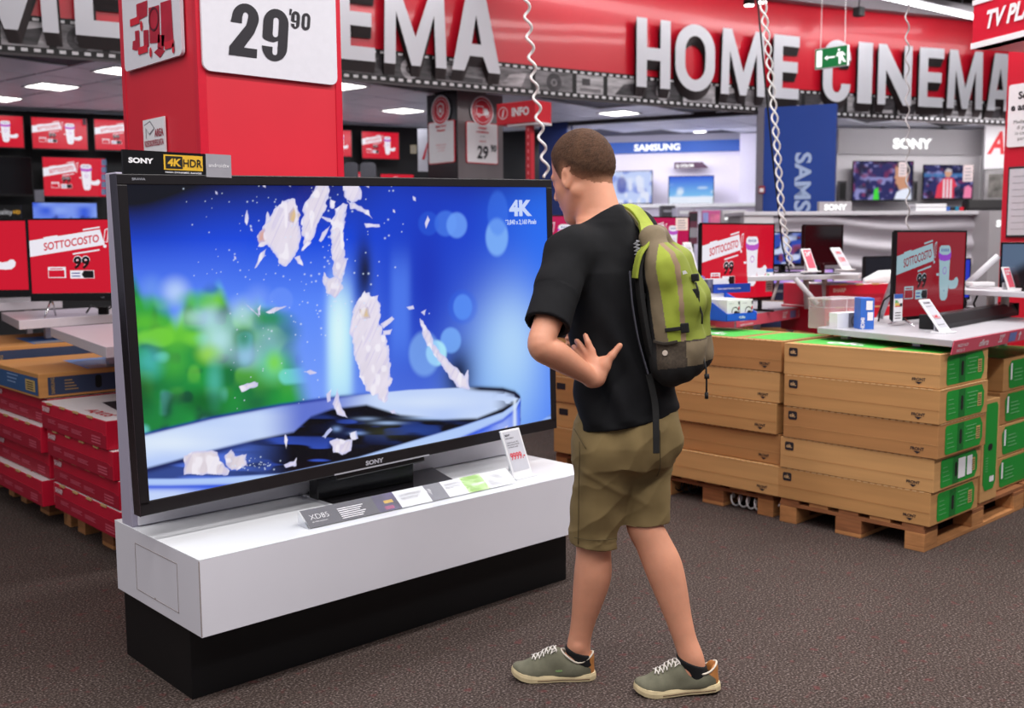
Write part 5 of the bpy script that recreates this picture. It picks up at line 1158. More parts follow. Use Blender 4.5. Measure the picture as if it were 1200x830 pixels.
# column of small price tags with blue light right of the second row television
for k in range(5):
    ptag('%s of five small blue-white price tags hanging beside the second row television' % ('topmost', 'second', 'middle', 'fourth', 'lowest')[k], 119, 124.5, 187+8.6*k, 194+8.6*k, fw(121)-.08, mat('tag_bluewhite', (130, 160, 220), .4, em=.35), 'hanging_tag', 'price tag')
for xl, xr, lab in ((404, 420, 'left'), (423, 441, 'right')):
    loc, rz, w_, h_ = face(xl, xr, 190.5, 222, 12.6, 12.6)
    t = thing('headrest_chair', 'dim grey chair back seen over the large television, %s of the two' % lab, 'chair', loc, rz); b = MB(); b.shape([rr(-w_/2, w_/2, 0, h_, .05)], -.03, depth=.06); b.build('backrest', mat('chair_grey', (52, 50, 56), .7, var=.1), t, bevel=.004); MB().box(-.03, .03, 0, .03, -loc.z, 0).build('post', black_mt, t)

# shop behind: two lit televisions, counter, tags
def city(u, v):
    n = vnoise(u*7, v*5, 4); img = srgb((196, 212, 252))*np.ones(u.shape+(1,)); img = mixp(img, srgb((110, 130, 220)), sm(.5, .75, n)*.7); img = mixp(img, srgb((236, 240, 255)), sm(.55, .8, vnoise(u*11, v*4, 7))*.8)
    d = np.sqrt(((u-.36)/.11)**2+((v-.42)/.28)**2); img = mixp(img, srgb((70, 80, 170)), (1-sm(.7, 1.2, d))*.8); return img
def sea(u, v):
    img = srgb((30, 90, 220))*(1-v[..., None])+srgb((140, 215, 250))*v[..., None]; img = mixp(img, srgb((225, 240, 255)), sm(.55, .8, vnoise(u*4, v*7, 6))*sm(.2, .6, v)*.9); img = mixp(img, srgb((240, 244, 255)), sm(.72, .78, v)*.9); return img
tvface('lit television with a pale street picture in the blue shop, near the man\'s head', 708, 764.5, 201, 240.5, 15.1, 14.9, content='pic', pic=(city, 64, 40), feet='plate', fine=False, low=.02, lift=.05)
tvface('lit television with a sea and sky picture in the blue and white shop', 783, 836.5, 206.5, 240, 14.85, 14.7, content='pic', pic=(sea, 60, 36), feet='plate', fine=False, low=.015, lift=.05)
loc, rz, w_, h_ = face(672, 890, 240.5, 300, 14.7, 14.3)
t = thing('shop_counter', 'low white counter along the back of the blue and white shop', 'counter', (loc.x, loc.y, 0), rz); MB().box(-w_/2, w_/2, -.02, .5, loc.z+h_-.05, loc.z+h_).build('top', white_pl, t, bevel=.004); MB().box(-w_/2+.02, w_/2-.02, .02, .46, 0, loc.z+h_-.05).build('front', mat('counter_lilac', (214, 206, 226), .4, var=.02), t)
loc, rz, w_, h_ = face(790, 830.5, 190.5, 198, 15.0, 14.9)
t = thing('shelf_tag', 'slanted purple tag reading Q COLOR over the sea picture television', 'tag', loc, rz); b = MB(); b.prism([(-w_/2, 0), (w_/2, 0), (w_*.32, h_), (-w_/2, h_)], 0, .02); b.build('plate', mat('tag_purple', (150, 50, 140), .4, em=.25), t); b = MB(); b.text('Q COLOR', -w_*.45, h_*.25, h_*.45, -.004, 'l', bold=.04); b.build('lettering', shop_lit, t)
def boxy(lab, xl, xr, yt, yb, d, col, name, cat, Dp=.12, parts=(), rough=.5):
    loc, rz, w_, h_ = face(xl, xr, yt, yb, d, d)
    t = thing(name, lab, cat, loc, rz); MB().box(-w_/2, w_/2, 0, Dp, 0, h_).build('body', mat(name+'_%d_%d_%d' % col, col, rough, var=.05), t, bevel=.003)
    for nm, x0, x1, z0, z1, m in parts: MB().rect(x0*w_, x1*w_, z0*h_, z1*h_, -.003).build(nm, m, t)
    return t, w_, h_
boxy('dark display box standing on the counter right of the man\'s shoulder', 775, 791.5, 241, 254, 13.6, (54, 50, 56), 'display_box', 'display', .2, (('label', -.35, .35, .4, .6, ink_grey),))
boxy('low grey display unit behind the magenta television', 793, 815, 243.5, 262, 13.2, (176, 170, 186), 'display_unit', 'display', .5, (('lettering_strip', -.35, .35, .6, .8, white_pl),))
_bs, _w, _h = boxy('tall thin dark red banner stand between the magenta and the red televisions', 807.5, 817.5, 248, 286, 10.6, (96, 40, 62), 'banner_stand', 'banner', .05, (('photo', -.45, .45, .7, .95, ink_black), ('lower_photo', -.45, .45, .2, .5, ink_grey)))
MB().box(-.012, .012, .02, .04, -_bs.location.z, 0).build('pole', black_mt, _bs); MB().box(-.12, .12, -.08, .14, -_bs.location.z, -_bs.location.z+.02).build('base', black_mt, _bs)
boxy('pink and lilac picture panel behind the red television', 823, 846, 247, 268, 11.2, (206, 90, 150), 'picture_panel', 'picture', .05, (('flower', -.1, .4, .2, .8, mat('panel_pink', (226, 120, 160), .5, var=.3, vs=10)), ('pale_part', -.48, -.2, .1, .9, mat('panel_lilac', (150, 160, 220), .5, var=.2, vs=8))))
t, w_, h_ = boxy('pale grey counter sign with white letters behind the top of the red television', 846, 874, 246.5, 262, 10.9, (190, 188, 192), 'counter_sign', 'sign', .1); b = MB(); b.text('SONY', 0, h_*.3, h_*.4, -.006, 'c', bold=.05, fit=w_*.8); b.build('lettering', shop_lit, t)
boxy('long pale counter block between the blue wall and the wave counter', 838, 905, 257, 300, 11.3, (196, 192, 198), 'counter_block', 'counter', .5, (('edge', -.5, .5, .93, 1.0, white_pl),))
tvface('television with the magenta offer screen seen behind the man\'s chin', 585, 700, 252, 318, 7.9, 8.1, style='mag', feet='plate', lift=.06)
tvface('television with the magenta offer screen right of the green rucksack strap', 746, 808, 253.5, 318, 8.2, 8.5, style='mag', feet='plate', lift=.06)
ptag('beige energy card at the upper right of the magenta television', 792, 806, 255.5, 270, 8.42, mat('card_beige', (222, 206, 196), .5, var=.04))
p_ = at(813, 317, 7.75); price_tag('white framed price tag standing between the magenta and the red televisions', p_, RAD(-8), .08, .215, RAD(20), [('32', -.3, .3, .14, 1, .03, .6), ('TV LED', -.3, .75, .06, 0, 0, .6)])
# pale table carrying those sets
shelf('long pale table behind the man carrying the magenta televisions', [(3.9, 6.9), (6.3, 4.55), (6.9, 5.1), (4.4, 7.4)], at(780, 318, 8.2).z, .05, [(4.2, 7.0, 0), (6.0, 5.2, 0)], name='display_table', m=grey_lam)

# football pictures on the pale grey wall
def crowd(u, v, s0):
    img = srgb((40, 40, 96))*np.ones(u.shape+(1,)); n = vnoise(u*14, v*9, s0); img = mixp(img, srgb((150, 150, 210)), sm(.55, .85, n)*.8); img = mixp(img, srgb((130, 50, 90)), sm(.6, .85, vnoise(u*11+4, v*8, s0+1))*.7); img = mixp(img, srgb((14, 14, 44)), sm(.55, .8, vnoise(u*8, v*6, s0+2))*.8); return img
def pitch_a(u, v):
    img = crowd(u, v, 20); k = lambda P, c, a=1.: mixp(img, srgb(c), a*(1-sm(-.012, .012, polydist(u, v*.6, [(p, q*.6) for p, q in P]))))
    img = k([(.36, .72), (.42, .68), (.44, 1), (.34, 1)], (70, 230, 50), .9)
    img = k([(.70, .18), (.74, .06), (.84, .02), (.92, .08), (.94, .3), (.92, .55), (.95, .7), (.78, .74), (.75, .62), (.71, .55), (.72, .47), (.69, .42), (.71, .34)], (206, 150, 120)); img = k([(.72, .10), (.80, .0), (.94, .0), (.96, .3), (.9, .3), (.88, .14), (.76, .16)], (30, 22, 30)); img = k([(.70, .98), (.74, .80), (.84, .72), (.97, .68), (.99, 1)], (235, 240, 255)); return img
def pitch_b(u, v):
    img = crowd(u, v, 40); img = mixp(img, srgb((70, 130, 190)), sm(.22, .26, v)*(1-sm(.32, .38, v))*.7); k = lambda P, c, a=1.: mixp(img, srgb(c), a*(1-sm(-.012, .012, polydist(u, v*.6, [(p, q*.6) for p, q in P]))))
    img = k([(.24, 1), (.28, .62), (.38, .42), (.46, .36), (.60, .38), (.68, .62), (.62, .68), (.62, 1)], (226, 60, 84)); 
    for x_ in (.40, .47, .54): img = k([(x_, .42), (x_+.03, .42), (x_+.035, 1), (x_, 1)], (240, 235, 245))
    img = k([(.42, .20), (.47, .12), (.55, .14), (.57, .26), (.52, .36), (.44, .34)], (214, 160, 130)); img = k([(.42, .18), (.48, .08), (.56, .12), (.57, .2)], (200, 190, 196)); img = k([(.84, .66), (.92, .6), (.99, .7), (.98, 1), (.82, 1)], (240, 130, 170)); return img
tvface('wall television showing a footballer\'s head in profile, left of two', 998.5, 1069.5, 188.5, 236, 13.9, 14.02, content='pic', pic=(pitch_a, 96, 56), feet='wall', fine=False, low=.02)
tvface('wall television showing a player in a red striped shirt, right of two', 1081, 1140, 193, 234, 14.1, 14.22, content='pic', pic=(pitch_b, 90, 56), feet='wall', fine=False, low=.02)
ptag('pale price card at the upper right corner of the profile picture', 1053, 1062.5, 190, 207, 13.75, mat('card_pink', (214, 196, 196), .5, var=.03)); ptag('pale price card at the right of the striped shirt picture', 1128.5, 1140, 193.5, 213, 13.95, MATS['card_pink'])
for xl, xr, lab in ((982, 992, 'left'), (1070, 1075, 'between the football pictures')):
    boxy('narrow dark loudspeaker on the pale grey wall, %s' % lab, xl, xr, 212, 236, 13.95, (72, 68, 74), 'loudspeaker', 'speaker', .06, (('grille', -.35, .35, .1, .9, black_mt),))

# tables right of the man: shelf on slanted legs with a dark monitor
sl = [at(876, 325, 6.62), at(1006, 322, 6.9), at(1010, 316, 7.25), at(985, 312, 7.4), at(884, 312, 7.1)]
zs = 1.27
shelf('pale raised shelf on slanted white legs carrying a dark monitor', [(p.x, p.y) for p in sl], zs, .03, [], m=grey_lam)
rs_ = [o for o in D.objects if o.name.startswith('display_shelf')][-1]; o_ = Vector(rs_.location)
for a, b_, r in ((at(932, 322, 6.75), at(958, 357, 6.7), .018), (at(944, 322, 7.0), at(946, 362, 7.0), .02), (at(966, 322, 7.05), at(968, 362, 7.05), .02), (at(913, 328, 6.8), at(905, 352, 6.8), .01)):
    a.z = zs-.02; b = MB(); b.tube([tuple(a-o_), tuple(b_-o_)], r, 8); b.build('leg', grey_lam if r != .01 else white_pl, rs_, smooth=True)
tvface('dark switched off monitor on the raised shelf right of the sports screen', 942, 987.5, 263, 312, 6.85, 7.1, content='dark', feet='plate', lift=.06, low=.02)
def sport(u, v): 
    img = srgb((40, 70, 170))*np.ones(u.shape+(1,)); img = mixp(img, srgb((16, 16, 50)), sm(.5, .75, vnoise(u*5, v*6, 3))*.9); img = mixp(img, srgb((210, 220, 250)), sm(.55, .75, vnoise(u*4+3, v*5, 9))*.9); img = mixp(img, srgb((150, 60, 80)), sm(.7, .85, vnoise(u*7, v*7, 12))*.6); return img
tvface('television with a blue sports picture behind the shelf legs', 893, 944, 271.5, 313, 8.0, 8.3, content='pic', pic=(sport, 60, 44), feet='plate', lift=.05, low=.02)
tvface('low television with a lilac picture under the raised shelf', 895, 977, 316, 339, 9.0, 9.3, content='pic', pic=(lambda u, v: mixp(srgb((150, 120, 230))*np.ones(u.shape+(1,)), srgb((236, 190, 230)), vnoise(u*7, v*4, 5)), 40, 16), feet='plate', lift=.05, low=.02)
p_ = at(953, 319, 6.62); price_tag('pink tag with white figures and arrow on the raised shelf', p_, RAD(-8), .088, .155, RAD(24), [('24"', -.3, .66, .2, 1, .03, .6)]); 
_t = [o for o in D.objects if o.name.startswith('price_tag')][-1]
for c in kids(_t):
    if c.name.startswith('display'): c.data.materials[0] = ink_pink
    if c.name.startswith('lettering'): c.data.materials.clear(); c.data.materials.append(ink_white); c.data.materials.append(ink_white)
p_ = at(993, 317, 6.75); price_tag('white framed tag with reddish sheet on the raised shelf, right of the dark monitor', p_, RAD(-4), .105, .17, RAD(34), [('OFFERTA', -.3, .7, .1, 1, .03, .6), ('159', -.3, .35, .2, 1, .03, .6)])
boxy('dark blue cardboard box stacked under the raised shelf', 878, 976, 333, 353, 8.6, (40, 44, 74), 'cardboard_box', 'box', .2, (('lettering_strip', -.4, -.1, .5, .65, ink_grey),))
boxy('brown cardboard box under the dark blue one behind the red television', 870, 985, 353, 400, 8.55, (150, 112, 74), 'cardboard_box', 'box', .2, (('grip_hole', .05, .14, .4, .7, hole_m),))
t, w_, h_ = boxy('navy box with tan lettering behind the pink price strip of the left table', 890, 976, 367, 384, 8.15, (46, 58, 96), 'cardboard_box', 'box', .4); b = MB(); b.text('SAMSUNG', w_*.1, h_*.3, h_*.4, -.004, 'l', bold=.03); b.build('lettering', MATS['print_tan'], t); MB().box(-w_/2-.01, w_/2+.01, -.01, .41, -.06, 0).build('tray', krafts[0], t)
# red boxes with white lids in the middle distance
for lab, xl, xr, yt, yb, d in (('red box with white lid behind the clear box, upper of two', 971, 1062, 334, 361, 7.0), ('red box behind the clear box, lower of two', 966, 1066, 361, 392, 6.95)):
    loc, rz, w_, h_ = face(xl, xr, yt, yb, d, d+.25)
    red_box(lab, loc.x-math.cos(rz)*w_/2, loc.y-math.sin(rz)*w_/2, loc.z, L=w_, Dp=.5, H=h_, rz=rz, group=None)
tvface('dark monitor with blue picture edge behind the red boxes', 1013, 1060, 300.5, 342, 7.9, 8.2, content='pic', pic=(lambda u, v: mixp(srgb((8, 8, 20))*np.ones(u.shape+(1,)), srgb((40, 70, 200)), sm(.7, .85, u)*sm(.5, .8, v)), 30, 20), feet='plate', lift=.06, low=.02)
b = MB(); wp = at(1035, 326, 7.3); b.v = []; b.tube([(0, 0, 0), (.12, .02, .02), (.26, .05, .015), (.36, .05, 0)], [.015, .05, .06, .02], 10)
tag(b.build('plastic_bag', white_pl, None, smooth=True, loc=at(1012, 329, 7.25), rz=RAD(-40)), 'white plastic bag lying on the red box lid', 'bag')
tvface('television with a plain blue screen seen behind the right red television', 1128, 1136.5, 303, 352, 7.6, 7.65, content='pic', pic=(lambda u, v: srgb((30, 50, 190))*np.ones(u.shape+(1,)), 8, 8), feet='plate', lift=.06, low=.02)

q_ = [at(886, 313.5, 7.9), at(948, 313.5, 8.3), at(952, 313.5, 8.6), at(890, 313.5, 8.2)]
shelf('small table under the television with the blue sports picture', [(p.x, p.y) for p in q_], at(893, 313, 8.0).z-.052, .03, [(q_[0].x+.1, q_[0].y+.05, 0), (q_[2].x-.1, q_[2].y-.05, 0)], name='display_table')
q_ = [at(888, 339, 8.9), at(984, 339, 9.2), at(988, 339, 9.6), at(892, 339, 9.3)]
shelf('small low table under the lilac picture television', [(p.x, p.y) for p in q_], at(895, 339, 9.0).z-.052, .03, [(q_[0].x+.1, q_[0].y+.05, 0), (q_[2].x-.1, q_[2].y-.05, 0)], name='display_table')

q_ = [at(1000, 342, 7.8), at(1066, 342, 8.1), at(1070, 342, 8.5), at(1004, 342, 8.2)]
shelf('small table under the dark monitor behind the red boxes', [(p.x, p.y) for p in q_], at(1013, 342, 7.9).z-.062, .03, [(q_[0].x+.1, q_[0].y+.05, 0), (q_[2].x-.1, q_[2].y-.05, 0)], name='display_table')
q_ = [at(1110, 352, 7.5), at(1142, 352, 7.55), at(1144, 352, 7.9), at(1112, 352, 7.85)]
shelf('small table under the plain blue screen television', [(p.x, p.y) for p in q_], at(1128, 352, 7.6).z-.062, .03, [(q_[0].x+.05, q_[0].y+.05, 0), (q_[2].x-.05, q_[2].y-.05, 0)], name='display_table')

# table right: slab on the front stack
shelf('pale grey display board on the front right stack of brown boxes', [(4.757, 2.12), (6.35, 2.19), (6.6, 3.2), (4.99, 2.96)], 1.03, .032, [(5.0, 2.4, .967), (5.15, 2.35, .967), (5.1, 2.85, .967), (6.2, 2.6, .86)], m=mat('board_grey', (172, 170, 176), .4, var=.03, vs=9))
def strip(lab, a, b_, zt, h, texts, lean=RAD(12)):
    d = Vector(b_)-Vector(a); rz = math.atan2(d.y, d.x); L = math.hypot(d.x, d.y)
    t = thing('price_strip', lab, 'price strip', (a[0], a[1], zt), rz, None, lean)
    MB().box(0, L, -.004, 0, -h, 0).build('strip', ink_pink, t)
    b = MB(); 
    for k, (u, s, hh, m) in enumerate(texts):
        if s == '#': b.rect(u*L, u*L+.1, -h*.86, -h*.14, -.006, 1)
        elif s == '^': b.poly([(u*L, -h*.45), (u*L+.025, -h*.12), (u*L+.05, -h*.45), (u*L+.033, -h*.45), (u*L+.033, -h*.88), (u*L+.017, -h*.88), (u*L+.017, -h*.45)], -.006, 0)
        else:
            for q, ln in enumerate(s.split('|')): b.text(ln, u*L, -h*(.5 if '|' in s else .75)-h*.38*q, h*hh, -.006, 'l', m, bold=.03, shear=.15)
    b_ = b.build('lettering', [mat('strip_white', (236, 214, 220), .5, var=.02), mat('strip_blue', (118, 130, 190), .5, var=.03)], t); tag(b_, kind='stuff')
    return t
strip('pink price strip along the board on the front right stack', (4.757, 2.112), (6.35, 2.182), 1.028, .066, [(.03, 'PREZZI VALIDI|FINO AL 15', .22, 0), (.2, 'offerta', .5, 0), (.36, '32"', .6, 0), (.45, '#', 0, 1), (.53, '^', 0, 0), (.6, 'PREZZI VALIDI|FINO AL 15', .22, 0)])
sd = [(5.40, 3.775), (6.98, 4.04), (6.85, 4.85), (5.27, 4.58)]
shelf('pale grey display board behind the rucksack, carrying the red television and blue tray', sd, 1.03, .032, [(5.55, 3.98, .13), (6.7, 4.2, 0), (6.6, 4.7, 0), (5.5, 4.45, .13)], m=MATS['board_grey'] if 'board_grey' in MATS else mat('board_grey', (172, 170, 176), .4, var=.03, vs=9))
strip('pink price strip along the right edge of the board with the blue tray', (5.395, 3.767), (6.98, 4.032), 1.028, .07, [(.03, 'Completa il tuo TV|scegliendo una soundbar', .2, 0), (.44, '32"', .6, 0), (.52, '#', 0, 1), (.6, '^', 0, 0), (.68, 'PREZZI VALIDI|FINO AL 15', .22, 0), (.9, 'PREZZI', .26, 0)], 0)
strip('short pink price strip on the left edge of the board with the blue tray', (5.262, 4.58), (5.392, 3.775), 1.028, .07, [(.3, '#', 0, 1), (.55, '32"', .6, 0), (.15, '^', 0, 0)], 0)
tvface('television with red SOTTOCOSTO offer behind the blue tray, right of the rucksack', 821, 906.5, 261, 356.5, 6.42, 6.92, lift=.075, low=.02, feet='bar', style='bright')
tvface('television with dull red SOTTOCOSTO offer and silver feet on the front right board', 1047.5, 1129.5, 270, 377, 5.62, 6.1, lift=.045, low=.02, style='dim')
def energy(lab, xl, xr, yt, yb, d):
    loc, rz, w_, h_ = face(xl, xr, yt, yb, d, d+.04)
    t = thing('energy_label', lab, 'energy label', loc, rz); MB().box(-w_/2, w_/2, 0, .002, 0, h_).build('sheet', ink_white, t)
    b = MB(); b.rect(-w_/2, w_/2, h_*.84, h_, -.001, 0)
    for q in range(5): b.poly([(-w_*.4, h_*(.77-.05*q)), (-w_*(.1-.08*q), h_*(.77-.05*q)), (-w_*(.05-.08*q), h_*(.75-.05*q)), (-w_*(.1-.08*q), h_*(.735-.05*q)), (-w_*.4, h_*(.735-.05*q))], -.001, 1+q//2)
    b.poly([(w_*.1, h_*.6), (w_*.2, h_*.66), (w_*.45, h_*.66), (w_*.45, h_*.54), (w_*.2, h_*.54)], -.001, 4)
    for q in range(3): b.rect(-w_*.35, w_*.3, h_*(.1+.1*q), h_*(.13+.1*q), -.001, 4)
    b.build('print', [ink_blue, mat('eco_green', (40, 160, 70), .5, var=.03), mat('eco_yellow', (226, 190, 40), .5, var=.03), mat('eco_red', (214, 70, 40), .5, var=.03), ink_black], t)
energy('energy label on the lower left corner of the dull red television', 1047, 1057, 345, 377, 5.58); energy('energy label on the lower right corner of the red television behind the tray', 897.5, 905.5, 315, 342, 6.8)
# grey support arm behind the dull red television
b = MB(); q0 = at(1031, 372, 6.1); q1 = at(1050, 320, 6.0); b.tube([q0, q1], .02, 8); tag(b.build('support_arm', silver, smooth=True), 'slanted grey support arm left of the dull red television', 'support arm')
b = MB(); b.tube([at(1029, 380, 5.95), at(1031, 366, 5.95), at(1036, 352, 5.9), at(1046, 344, 5.85)], .005, 6); tag(b.build('loose_cable', black_mt, smooth=True), 'black cable curving behind the dull red television', 'cable')
# soundbar, tag, small boxes on the front board
sa_, sb_ = onz(1095, 387, 1.03), onz(1186, 370, 1.03); d = sb_-sa_
soundbar('soundbar', 'long black soundbar lying on the front right board', (sa_+sb_)/2+Vector((0.02, .03, .0)), math.atan2(d.y, d.x), d.length, .11, .075)
p_ = onz(1109, 390.5, 1.03); price_tag('white framed price tag leaning before the soundbar on the front right board', p_, RAD(-4), .10, .20, RAD(38), [('SOUNDBAR', -.36, .86, .05, 0, .02, .6), ('wireless 2.1', -.36, .76, .04, 0, 0, .6), ('149.-', -.3, .4, .11, 1, .03, .6), ('bluetooth', -.36, .2, .04, 0, 0, .6)])
t, w_, h_ = boxy('small bright blue box standing on the front right board', 1007.5, 1024, 349.5, 390.5, 5.42, (50, 104, 196), 'blue_box', 'box', .1)
MB().rect(-w_*.1, w_*.35, h_*.66, h_*.92, -.003).build('label', ink_white, t); MB().rect(0, w_*.4, h_*.36, h_*.6, -.003).build('label', ink_white, t); b = MB(); b.T = Matrix.Translation((-w_*.2, -.004, h_*.08)) @ Matrix.Rotation(RAD(-90), 4, 'Y'); b.text('HDMI', 0, 0, .02, 0, 'l', bold=.03); b.build('lettering', ink_white, t)
clear_m = mat('clear_box', (240, 226, 230), .08, alpha=.28)
loc, rz, w_, h_ = face(973, 1009, 350, 386.5, 5.62, 5.75)
t = thing('clear_box', 'clear plastic box with a white edge on the front right board', 'box', loc, rz); MB().box(-w_/2, w_/2, 0, .16, 0, h_).build('shell', clear_m, t, bevel=.004); MB().box(-w_/2, w_/2, -.001, .161, h_-.008, h_).build('lid', mat('clear_lid', (236, 226, 230), .2, alpha=.8), t)
b = MB()
for x0, x1, z0, z1 in ((-w_/2, w_/2, h_*.48, h_*.5), (-w_/2, w_/2, h_*.2, h_*.22), (-.003, .003, 0, h_)): b.rect(x0, x1, z0, z1, -.002)
b.build('rib', mat('clear_rib', (244, 232, 236), .2, alpha=.7), t)
loc, rz, w_, h_ = face(981, 1008, 367, 387.5, 5.5, 5.58)
t = thing('earphone_box', 'small white box with earphones picture in front of the clear box', 'box', loc, rz); MB().box(-w_/2, w_/2, 0, .06, 0, h_).build('carton', white_pl, t, bevel=.002); MB().rect(-.005, w_/2-.003, .004, h_-.004, -.002).build('grey_face', mat('face_grey', (112, 108, 114), .4, var=.05), t); b = MB(); b.ring(w_*.22, h_*.5, h_*.22, h_*.28, -.004, 0, 18, -30, 260); b.disc(w_*.3, h_*.3, .009, -.004, 0, 10); b.build('earphone_print', ink_black, t)
# blue tray with headphone boxes
tp = onz(851.5, 370.5, 1.03)
loc, rz, w_, h_ = face(851.5, 887, 361, 370, 6.0, 6.12)
t = thing('counter_tray', 'bright blue cardboard counter tray with raised header, holding white headphone boxes', 'tray', Vector((loc.x, loc.y, 1.03)), rz)
tb = mat('tray_blue', (26, 86, 206), .5, var=.03)
W0 = w_; D0 = .29
MB().box(-W0/2, W0/2, 0, D0, 0, .006).build('bottom', tb, t); MB().box(-W0/2, W0/2, 0, .005, .0, .045).build('front_wall', tb, t); b = MB(); b.T = Matrix.Rotation(RAD(90), 4, 'Z'); b.prism([(0, 0), (D0, 0), (D0, .16), (.12, .10), (0, .045)], W0/2-.005, W0/2); b.build('side_wall', tb, t)
b = MB(); b.T = Matrix.Rotation(RAD(90), 4, 'Z'); b.prism([(0, 0), (D0, 0), (D0, .16), (.12, .10), (0, .045)], -W0/2, -W0/2+.005); b.build('side_wall', tb, t)
MB().box(-W0/2-.02, W0/2+.02, D0-.006, D0, 0, .24).build('back_card', mat('tray_white', (226, 226, 232), .5, var=.02), t)
b = MB(); b.rect(-W0*.35, W0*.1, .15, .235, D0-.008, 0); b.text('Cuffie', -W0*.45, .24, .02, D0-.008, 'l', 1, bold=.02); b.build('header_picture', [mat('tray_picture', (90, 90, 110), .5, var=.8, vs=30), mat('tray_letter_blue', (60, 140, 230), .5, var=.03)], t)
MB().box(W0*.08, W0*.08+.30, D0-.02, D0-.012, .15, .205).build('side_flag', mat('flag_blue', (20, 62, 160), .5, var=.03), t); b = MB(); b.text('fino a esaurimento scorte', W0*.08+.03, .172, .013, D0-.022, 'l'); b.build('flag_lettering', ink_white, t)
b = MB(); b.text('Cuffie', 0, .016, .014, -.003, 'c', bold=.02); b.build('front_lettering', ink_white, t)
bwid = (W0-.03)/2
M2 = Matrix.Translation(Vector((loc.x, loc.y, 1.036))) @ Matrix.Rotation(rz, 4, 'Z')
for r_ in range(3):
    for c_ in range(2):
        p = M2 @ Vector((-W0/2+.014+bwid*(c_+.5), .015+.085*r_, 0))
        h1 = thing('headphone_box', 'white headphone box in the blue tray, %s in the %s row' % (('left', 'right')[c_], ('front', 'middle', 'rear')[r_]), 'box', p, rz, 'headphone boxes in the tray')
        MB().box(-bwid/2+.003, bwid/2-.003, 0, .08, 0, .118).build('carton', white_pl, h1, bevel=.002)
        if r_ == 0:
            b = MB(); b.ring(.012, .05, .022, .027, -.002, 0, 16, 0, 200); b.disc(.018, .036, .018, -.002, 0, 12); b.build('headphone_print', ink_black, h1)
            b = MB()
            for q, m_ in enumerate((0, 1, 0)): b.rect(bwid/2-.016, bwid/2-.006, .03+.03*q, .048+.03*q, -.002, m_)
            b.text('headphones', -bwid*.35, .095, .006, -.002, 'l', 2); b.build('side_print', [ink_black, ink_red, ink_grey], h1)
# right edge table
zq = 1.2
c0, c1, c2, c3 = at(1127, 337, 6.15), at(1215, 346, 5.7), at(1215, 336, 6.3), at(1130, 331, 6.6)
shelf('pale shelf at the right edge carrying a dark monitor with a pink tag', [(p.x, p.y) for p in (c0, c1, c2, c3)], zq, .03, [], m=grey_lam)
rs_ = [o for o in D.objects if o.name.startswith('display_shelf')][-1]; o_ = Vector(rs_.location)
for px in (1161, 1178):
    a = at(px, 345, 6.25); b = MB(); b.tube([(a.x-o_.x, a.y-o_.y, -.03), (a.x-o_.x, a.y-o_.y, .5-zq)], .025, 8); b.build('leg', mat('leg_beige', (196, 184, 176), .5, var=.04), rs_)
tvface('dark grey monitor with reflections at the right edge', 1170.5, 1235, 284, 337, 6.0, 5.75, content='pic', pic=(lambda u, v: mixp(srgb((84, 104, 130))*np.ones(u.shape+(1,)), srgb((14, 14, 20)), sm(.45, .7, v*.7+u*.5)), 20, 16), feet='plate', lift=.04, low=.02)  # reflections are painted into the screen picture
p_ = at(1187, 340, 5.9); p_.z = 1.2; price_tag('pink tag before the dark monitor at the right edge', p_, RAD(-8), .075, .14, RAD(20), [('22"', -.3, .66, .2, 1, .03, .6)])
_t = [o for o in D.objects if o.name.startswith('price_tag')][-1]
for c in kids(_t):
    if c.name.startswith('display'): c.data.materials[0] = ink_pink
    if c.name.startswith('lettering'): c.data.materials.clear(); c.data.materials.append(ink_white); c.data.materials.append(ink_white)
b = MB(); b.tube([at(1131, 335, 6.4), at(1170, 300, 6.3)], .02, 8); tag(b.build('support_arm', grey_lam, smooth=True), 'slanted pale support arm on the right edge shelf', 'support arm')
b = MB(); b.tube([at(1146, 345, 6.3), at(1141, 356, 6.3), at(1147, 372, 6.3), at(1150, 384, 6.3)], .006, 6); tag(b.build('loose_cable', black_mt, smooth=True), 'black cable hanging under the right edge shelf', 'cable')
t, w_, h_ = boxy('white router box lying on the right edge shelf', 1140, 1166, 331, 335.5, 6.25, (222, 220, 222), 'white_carton', 'carton', .1)
# exit sign, tube light, cables
loc, rz, w_, h_ = face(954.5, 993, 58, 82, 10.0, 9.75)
t = thing('exit_sign', 'green emergency exit sign with white arrow, hanging before the red fascia', 'sign', loc, rz)
MB().box(-w_/2, w_/2, 0, .03, 0, h_).build('frame', white_pl, t, bevel=.003); MB().rect(-w_/2+.006, w_/2-.006, .006, h_-.006, -.002).build('green_face', mat('exit_green', (24, 132, 70), .4, em=.8), t)
b = MB(); W, H = w_, h_
b.rect(-W*.44, -W*.27, H*.1, H*.9, -.004); b.poly([(-W*.20, H*.5), (-W*.10, H*.62), (-W*.10, H*.54), (W*.12, H*.54), (W*.12, H*.46), (-W*.10, H*.46), (-W*.10, H*.38)], -.004)
b.disc(W*.24, H*.8, W*.035, -.004, 0, 12); b.poly([(W*.2, H*.7), (W*.36, H*.7), (W*.36, H*.42), (W*.24, H*.4)], -.004); b.poly([(W*.36, H*.68), (W*.44, H*.52), (W*.42, H*.49), (W*.34, H*.6)], -.004); b.poly([(W*.2, H*.7), (W*.16, H*.5), (W*.19, H*.48), (W*.25, H*.62)], -.004); b.poly([(W*.24, H*.44), (W*.33, H*.44), (W*.30, H*.12), (W*.24, H*.12)], -.004); b.poly([(W*.30, H*.44), (W*.37, H*.44), (W*.43, H*.24), (W*.46, H*.22), (W*.45, H*.16), (W*.38, H*.2)], -.004)
b.build('pictogram', shop_lit, t)
